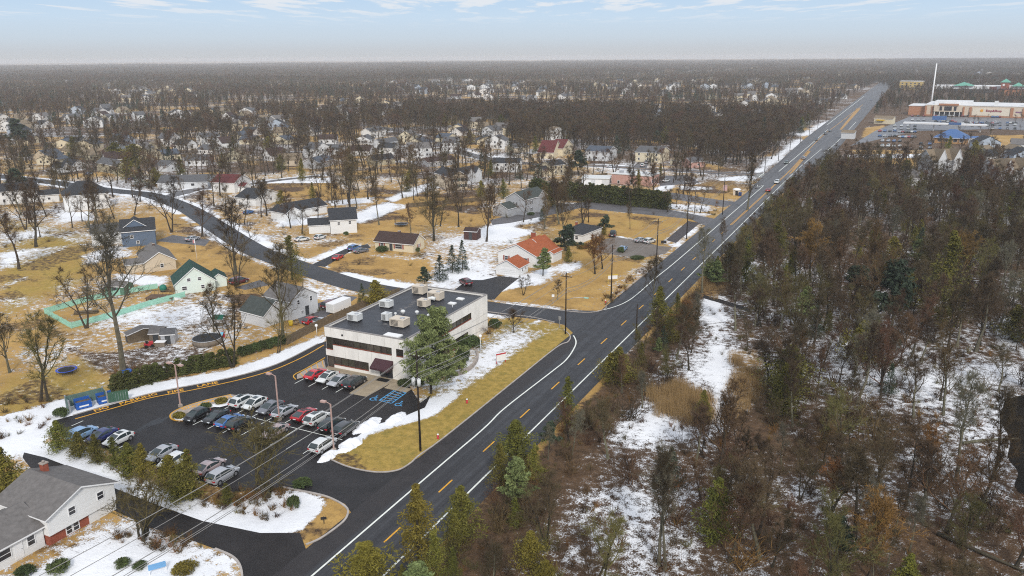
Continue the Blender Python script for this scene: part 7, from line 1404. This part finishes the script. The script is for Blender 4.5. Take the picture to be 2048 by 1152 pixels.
# trampolines and pool
def trampoline(label, px, py, r_, h, padc, net=False):
    x, y = P(px, py); g = thing('trampoline', label, 'trampoline', (x, y, 0)); b = MB(); b.tube([(0, 0, h), (0, 0, h + .02)], r_ * .85, 20); link('mat', b.mesh('mat', [M['rubber']]), g); b = MB(); pts = [(r_ * math.cos(t), r_ * math.sin(t)) for t in np.linspace(0, 2 * math.pi, 25)]; ribbon(b, pts, .18, -.18, h + .04); link('pad', b.mesh('pad', [padc]), g)
    for k in range(6): t = k * 1.047; b = MB(); b.tube([(r_ * math.cos(t), r_ * math.sin(t), 0), (r_ * math.cos(t), r_ * math.sin(t), h + (1.8 if net else 0))], .04, 5); link('leg', b.mesh('leg', [M['dark_metal']]), g)
    if net:
        b = MB(); b.tube([(r_ * math.cos(t), r_ * math.sin(t), h + 1.8) for t in np.linspace(0, 2 * math.pi, 21)], .03, 4)
        for t in np.linspace(0, 2 * math.pi, 40): b.tube([(r_ * math.cos(t), r_ * math.sin(t), h), (r_ * math.cos(t), r_ * math.sin(t), h + 1.8)], .012, 3)
        link('net', b.mesh('net', [M['dark_metal']]), g)
trampoline('small round trampoline with a blue rim on snow', 134, 746, 1.6, .7, mat('blue trampoline pad', (.03, .08, .45), .6)); trampoline('netted trampoline on the tan lawn behind the ranch house', 803, 452, 2.2, .8, mat('pale blue pad', (.2, .3, .45), .6), True)
x, y = P(415, 686); g = thing('garden_pool', 'round above ground pool with a black cover', 'pool', (x, y, 0)); b = MB(); b.tube([(0, 0, 0), (0, 0, 1.1)], 2.8, 24); link('wall', b.mesh('wall', [M['wood_pale']]), g); b = MB(); b.tube([(0, 0, 1.1), (0, 0, 1.16)], 2.7, 24); link('cover', b.mesh('cover', [M['rubber']]), g)
b = MB(); b.tube([(2.8 * math.cos(t), 2.8 * math.sin(t), 1.14) for t in np.linspace(0, 2 * math.pi, 25)], .09, 5); link('rim', b.mesh('rim', [M['grey_metal']]), g)
x, y = P(440, 660); g = thing('playset', 'small wooden playset with a green canopy in the snowy yard', 'playset', (x, y, 0), .4); b = MB()
for sx in (-1, 1):
    for sy in (-.8, .8): b.tube([(sx, sy, 0), (sx, sy, 2.6)], .07, 5)
b.box(-1.1, 1.1, -.9, .9, 1.2, 1.3); link('frame', b.mesh('frame', [M['wood_fence']]), g); b = MB(); b.face([(-1.2, -1, 2.6), (1.2, -1, 2.6), (1.2, 0, 3.4), (-1.2, 0, 3.4)]); b.face([(-1.2, 1, 2.6), (-1.2, 0, 3.4), (1.2, 0, 3.4), (1.2, 1, 2.6)]); link('canopy', b.mesh('canopy', [mat('dark green canvas', (.015, .10, .07), .8)]), g); b = MB(); b.tube([(1.1, 0, 2.3), (4, 0, 2.3)], .06, 5); b.tube([(4, -.8, 0), (4, 0, 2.3), (4, .8, 0)], .06, 5); link('swing_bar', b.mesh('swing_bar', [M['wood_fence']]), g)
x, y = P(325, 598); g = thing('deck', 'raised brown deck with white steps at the green roofed house', 'deck', (x, y, 0), R(25)); b = MB(); b.box(-3.4, 3, -1.6, 1.6, .55, .7)
for xx in (-3.2, 0, 2.8): b.box(xx, xx + .15, -1.5, -1.35, 0, .55)
link('platform', b.mesh('platform', [mat('brown decking', (.12, .075, .05), .85, .2, 1)]), g); b = MB()
for k in range(3): b.box(3 + k * .3, 3.3 + k * .3, -.6, .6, 0, .6 - k * .18)
link('step', b.mesh('step', [M['trim']]), g); b = MB()
for k in range(8): xx = -3.3 + k * .9; b.tube([(xx, 1.5, .7), (xx, 1.5, 1.6)], .04, 4)
b.tube([(-3.3, 1.5, 1.6), (3, 1.5, 1.6)], .05, 4); link('railing', b.mesh('railing', [M['wood_fence']]), g)
o = thing('water_tank', 'round dark green tank beside the deck', 'tank', (*P(327, 583), 0)); b = MB(); b.ball((0, 0, .9), .9, 1, 0, 10, 7); link('shell', b.mesh('shell', [mat('green plastic', (.02, .17, .12), .5)]), o); b = MB(); b.tube([(0, 0, 0), (0, 0, .3)], .7, 8); link('stand', b.mesh('stand', [M['dark_metal']]), o)
# signs, hydrants, kiosk, flag
def post_sign(label, px, py, w_, h, z, m, rz=0, mpost=None, legs=1, txt=None):
    x, y = P(px, py); g = thing('sign', label, 'sign', (x, y, 0), rz)
    for k in range(legs): xx = 0 if legs == 1 else (-w_ / 2 + .05) + k * (w_ - .1); b = MB(); b.box(xx - .05, xx + .05, -.05, .05, 0, z + h); link('post', b.mesh('post', [mpost or M['grey_metal']]), g)
    b = MB(); b.box(-w_ / 2, w_ / 2, -.09, -.055, z, z + h); link('panel', b.mesh('panel', [m]), g); return g
REDP = mat('red sign frame', (.5, .04, .05), .6); YELP = mat('yellow painted frame', (.72, .50, .03), .6)
g = post_sign('white estate sign with a red frame on the office lawn', 1002, 726, 1.9, 1.2, .5, M['trim'], R(55), REDP, 2); b = MB(); b.box(-1.05, 1.05, -.1, -.05, 1.7, 1.95); link('top_bar', b.mesh('top_bar', [REDP]), g)
g = post_sign('white board in a yellow two post frame on the corner lawn', 1225, 568, 2.4, .9, 1.3, M['trim'], R(35), YELP, 2); b = MB(); b.box(-1.3, 1.3, -.06, .06, 2.25, 2.4); link('top_bar', b.mesh('top_bar', [YELP]), g)
post_sign('back of a grey street sign at the side street mouth', 1119, 656, .7, .7, 1.8, M['grey_metal'], R(160)); post_sign('little white sign on the corner lawn edge', 1106, 608, .6, .6, 1.7, M['trim'], R(20)); post_sign('pink and white banner sign before the kiosk', 1450, 384, 1.6, 2.2, .6, mat('pink banner', (.62, .40, .40), .7), R(10), None, 2); post_sign('white real estate board at the mouth of the gravel drive', 1327, 490, 1.6, .9, .5, M['dark_metal'], R(30), None, 2)
post_sign('blue and white garden sign at the split level house', 316, 1146, 1.8, .7, .6, mat('sky blue board', (.16, .36, .62), .6), R(55), M['trim'], 2); g = post_sign('small dark sign on the tan grass of the entrance island', 648, 1047, .7, .35, .6, M['dark_metal'], R(40), M['dark_metal'], 1)
def hydrant(label, px, py):
    x, y = P(px, py); g = thing('fire_hydrant', label, 'hydrant', (x, y, 0)); b = MB(); b.tube([(0, 0, 0), (0, 0, .12), (0, 0, .121), (0, 0, .62)], [.2, .2, .13, .13], 8); b.tube([(-.22, 0, .45), (.22, 0, .45)], .07, 6); link('barrel', b.mesh('barrel', [REDP]), g); b = MB(); b.ball((0, 0, .66), .17, .8, 0, 8, 5); link('cap', b.mesh('cap', [M['trim']]), g)
hydrant('red hydrant with white cap at the corner lawn', 1211, 606); hydrant('red hydrant with white cap on the lawn by the car park exit', 876, 877); hydrant('red stub hydrant on the office lawn', 934, 806)
x, y = P(1473, 390); g = thing('kiosk', 'small grey bus shelter with a white domed roof by the highway', 'kiosk', (x, y, 0), R(10)); b = MB(); b.box(-1.4, 1.4, -1, 1, 0, 2.2, 0); link('wall', b.mesh('wall', [M['hvac_tan']]), g); b = MB(); b.ball((0, 0, 2.2), 1.7, .35, 0, 12, 6); link('roof', b.mesh('roof', [M['trim']]), g); b = MB(); b.box(-.5, .5, -1.04, -1, 0, 1.9); link('door', b.mesh('door', [M['dark_metal']]), g)
x, y = P(1480, 392); g = thing('mailbox', 'dark blue collection box beside the bus shelter', 'mailbox', (x, y, 0), R(10)); b = MB(); b.box(-.6, .6, -.6, .6, .2, 1.5); link('box', b.mesh('box', [mat('navy steel', (.02, .05, .16), .5)]), g); b = MB(); b.box(-.5, .5, -.5, .5, 0, .2); link('foot', b.mesh('foot', [M['dark_metal']]), g)
x, y = P(394, 521); g = thing('flagpole', 'white flagpole with a small flag on the tan lawn', 'flagpole', (x, y, 0)); b = MB(); b.tube([(0, 0, 0), (0, 0, 6.2)], .06, 6); link('pole', b.mesh('pole', [M['trim']]), g); b = MB()
for k in range(5): b.face([(-.05 - .9 * k / 5, .1 * math.sin(k * 1.5), 5.0 - .1 * k / 5), (-.05 - .9 * (k + 1) / 5, .1 * math.sin(k * 1.5 + 1.5), 5.0 - .12 * (k + 1) / 5), (-.05 - .9 * (k + 1) / 5, .1 * math.sin(k * 1.5 + 1.5), 5.9 - .12 * (k + 1) / 5), (-.05 - .9 * k / 5, .1 * math.sin(k * 1.5), 5.9 - .1 * k / 5)], k % 2)
link('flag', b.mesh('flag', [REDP, M['trim']]), g)
x, y = P(262, 752); o = link('tarp_heap', BUSH_M[0], None, (x, y, 0)); o.scale = (1.4, 1, .5); COL.objects.unlink(o); bpy.data.objects.remove(o)
g = thing('covered_table', 'blue covered garden table at the end of the conifer hedge', 'table', (*P(254, 750), 0)); b = MB(); b.tube([(0, 0, .7), (0, 0, .95)], [1.0, .8], 12); link('cover', b.mesh('cover', [BINB]), g); b = MB(); b.tube([(0, 0, 0), (0, 0, .7)], .1, 6); link('leg', b.mesh('leg', [M['dark_metal']]), g)
g = thing('terrace_wall', 'low curved tan terrace wall beside the office', 'wall', (0, 0, 0)); kerb('wall_ring', PP([(905, 752), (925, 748), (945, 735), (955, 718), (953, 705)]), M['concrete'], .4, .7, parent=g)
for i, (px, py, ln_, wd_) in enumerate(((700, 889, 3.2, 1.5), (656, 913, 2.4, 1.1), (735, 851, 4.0, 1.5), (790, 838, 3.0, 1.2))):   # ploughed snow along the lot edge
    x, y = P(px, py); gx_, gy_ = np.meshgrid(np.linspace(-ln_, ln_, 30), np.linspace(-wd_, wd_, 16)); f_ = gx_.ravel(), gy_.ravel(); hgt = np.clip(1.15 - (f_[0] / ln_) ** 2 - (f_[1] / wd_) ** 2 - .9 * fnoise(f_[0] + 50 + 9 * i, f_[1] + 50, .9, 5), -.06, 1) * .75; b = MB(); vv = [(a, c_, h_) for a, c_, h_ in zip(f_[0], f_[1], hgt)]
    for r_ in range(15):
        for k in range(29): q = r_ * 30 + k; b.face([vv[q], vv[q + 1], vv[q + 31], vv[q + 30]], 0, True)
    p0, p1 = P(652, 914), P(742, 852); o = link('snow_bank', b.mesh('snow_bank', [M['snow']]), None, (x, y, .02), math.atan2(p1[1] - p0[1], p1[0] - p0[0])); tag(o, ('ploughed snow bank right of the lone white car', 'ploughed snow bank by the third lamp post', 'ploughed snow bank near the blue bays', 'ploughed snow ridge right of the blue bays')[i], 'snow bank')

# yard clutter
def small(name, label, cat, px, py, rz=0): x, y = P(px, py); return thing(name, label, cat, (x, y, .02), rz)
g = small('log_pile', 'low stack of brown logs inside the mint green fence', 'log pile', 172, 627, R(40))
for k in range(7): b = MB(); b.tube([(-2.4, 0, 0), (2.4, 0, 0)], .17, 6); link('log', b.mesh('log', [M['wood_fence']]), g, ((k % 3) * .1, (k % 4) * .36 - .5 + (.18 if k > 3 else 0), .17 + (.3 if k > 3 else 0)))
g = small('rubbish_bin', 'yellow bin beside the white sided house', 'bin', 582, 652); b = MB(); b.tube([(0, 0, 0), (0, 0, 1.0)], [.38, .46], 8); link('tub', b.mesh('tub', [YELP]), g); b = MB(); b.tube([(0, 0, 1.0), (0, 0, 1.1)], .5, 8); link('lid', b.mesh('lid', [YELP]), g)
g = small('ride_on_mower', 'red ride-on mower by the grey metal shed', 'mower', 298, 694, R(60)); b = MB(); b.box(-.8, .7, -.45, .45, .35, .8); b.box(.1, .8, -.35, .35, .8, 1.05); link('body', b.mesh('body', [REDP]), g); b = MB(); b.box(-.5, -.1, -.3, .3, .82, 1.25); link('seat', b.mesh('seat', [M['rubber']]), g)
for xx in (-.55, .55):
    for yy in (-.5, .5): b = MB(); b.tube([(0, -.1, 0), (0, .1, 0)], .3, 8); link('wheel', b.mesh('wheel', [M['rubber']]), g, (xx, yy, .3))
g = small('tarpaulin_stack', 'white sheeted stack in front of the shed row', 'stack', 322, 692, R(30)); b = MB(); b.box(-.9, .9, -.6, .6, 0, .9); link('load', b.mesh('load', [M['wood_pale']]), g); b = MB(); b.box(-1.0, 1.0, -.7, .7, .9, .98); link('sheet', b.mesh('sheet', [M['trim']]), g)
g = small('garden_slide', 'pale blue plastic slide beside the black pool', 'slide', 446, 675, R(200)); b = MB(); b.face([(-.3, 0, 1.2), (.3, 0, 1.2), (.3, 1.8, .1), (-.3, 1.8, .1)]); b.face([(-.3, 1.8, .05), (.3, 1.8, .05), (.3, 0, 1.15), (-.3, 0, 1.15)]); link('chute', b.mesh('chute', [mat('pale blue plastic', (.15, .45, .60), .5)]), g); b = MB(); b.box(-.3, .3, -.3, 0, 0, 1.2); link('ladder', b.mesh('ladder', [REDP]), g)
g = small('fallen_log', 'pale fallen trunk lying on snow near the pond', 'log', 1975, 885, R(35)); b = MB(); b.tube([(-4, 0, .25), (0, .2, .3), (5, 0, .2)], [.24, .2, .1], 6); link('trunk', b.mesh('trunk', [M['bark_pale']]), g)
g = small('fallen_log', 'dark fallen trunk across the lower right wood', 'log', 1965, 1110, R(-25)); b = MB(); b.tube([(-5, 0, .25), (0, -.2, .35), (6, 0, .2)], [.26, .2, .08], 6); link('trunk', b.mesh('trunk', [M['bark']]), g)

# ---------------------------------------------------------------- haze: one closed box round camera and scene
b = MB(); b.box(-9500, 9500, -900, 9500, -1.5, 57.5); me = b.mesh('haze', []); hm = bpy.data.materials.new('haze'); hm.use_nodes = True; t = hm.node_tree; t.nodes.clear(); vo = t.nodes.new('ShaderNodeVolumePrincipled'); vo.inputs['Density'].default_value = .00014; vo.inputs['Color'].default_value = (.90, .91, .94, 1); vo.inputs['Anisotropy'].default_value = 0.0; oo = t.nodes.new('ShaderNodeOutputMaterial'); t.links.new(vo.outputs[0], oo.inputs['Volume']); me.materials.append(hm)
hz = link('haze', me); hz['kind'] = 'stuff'
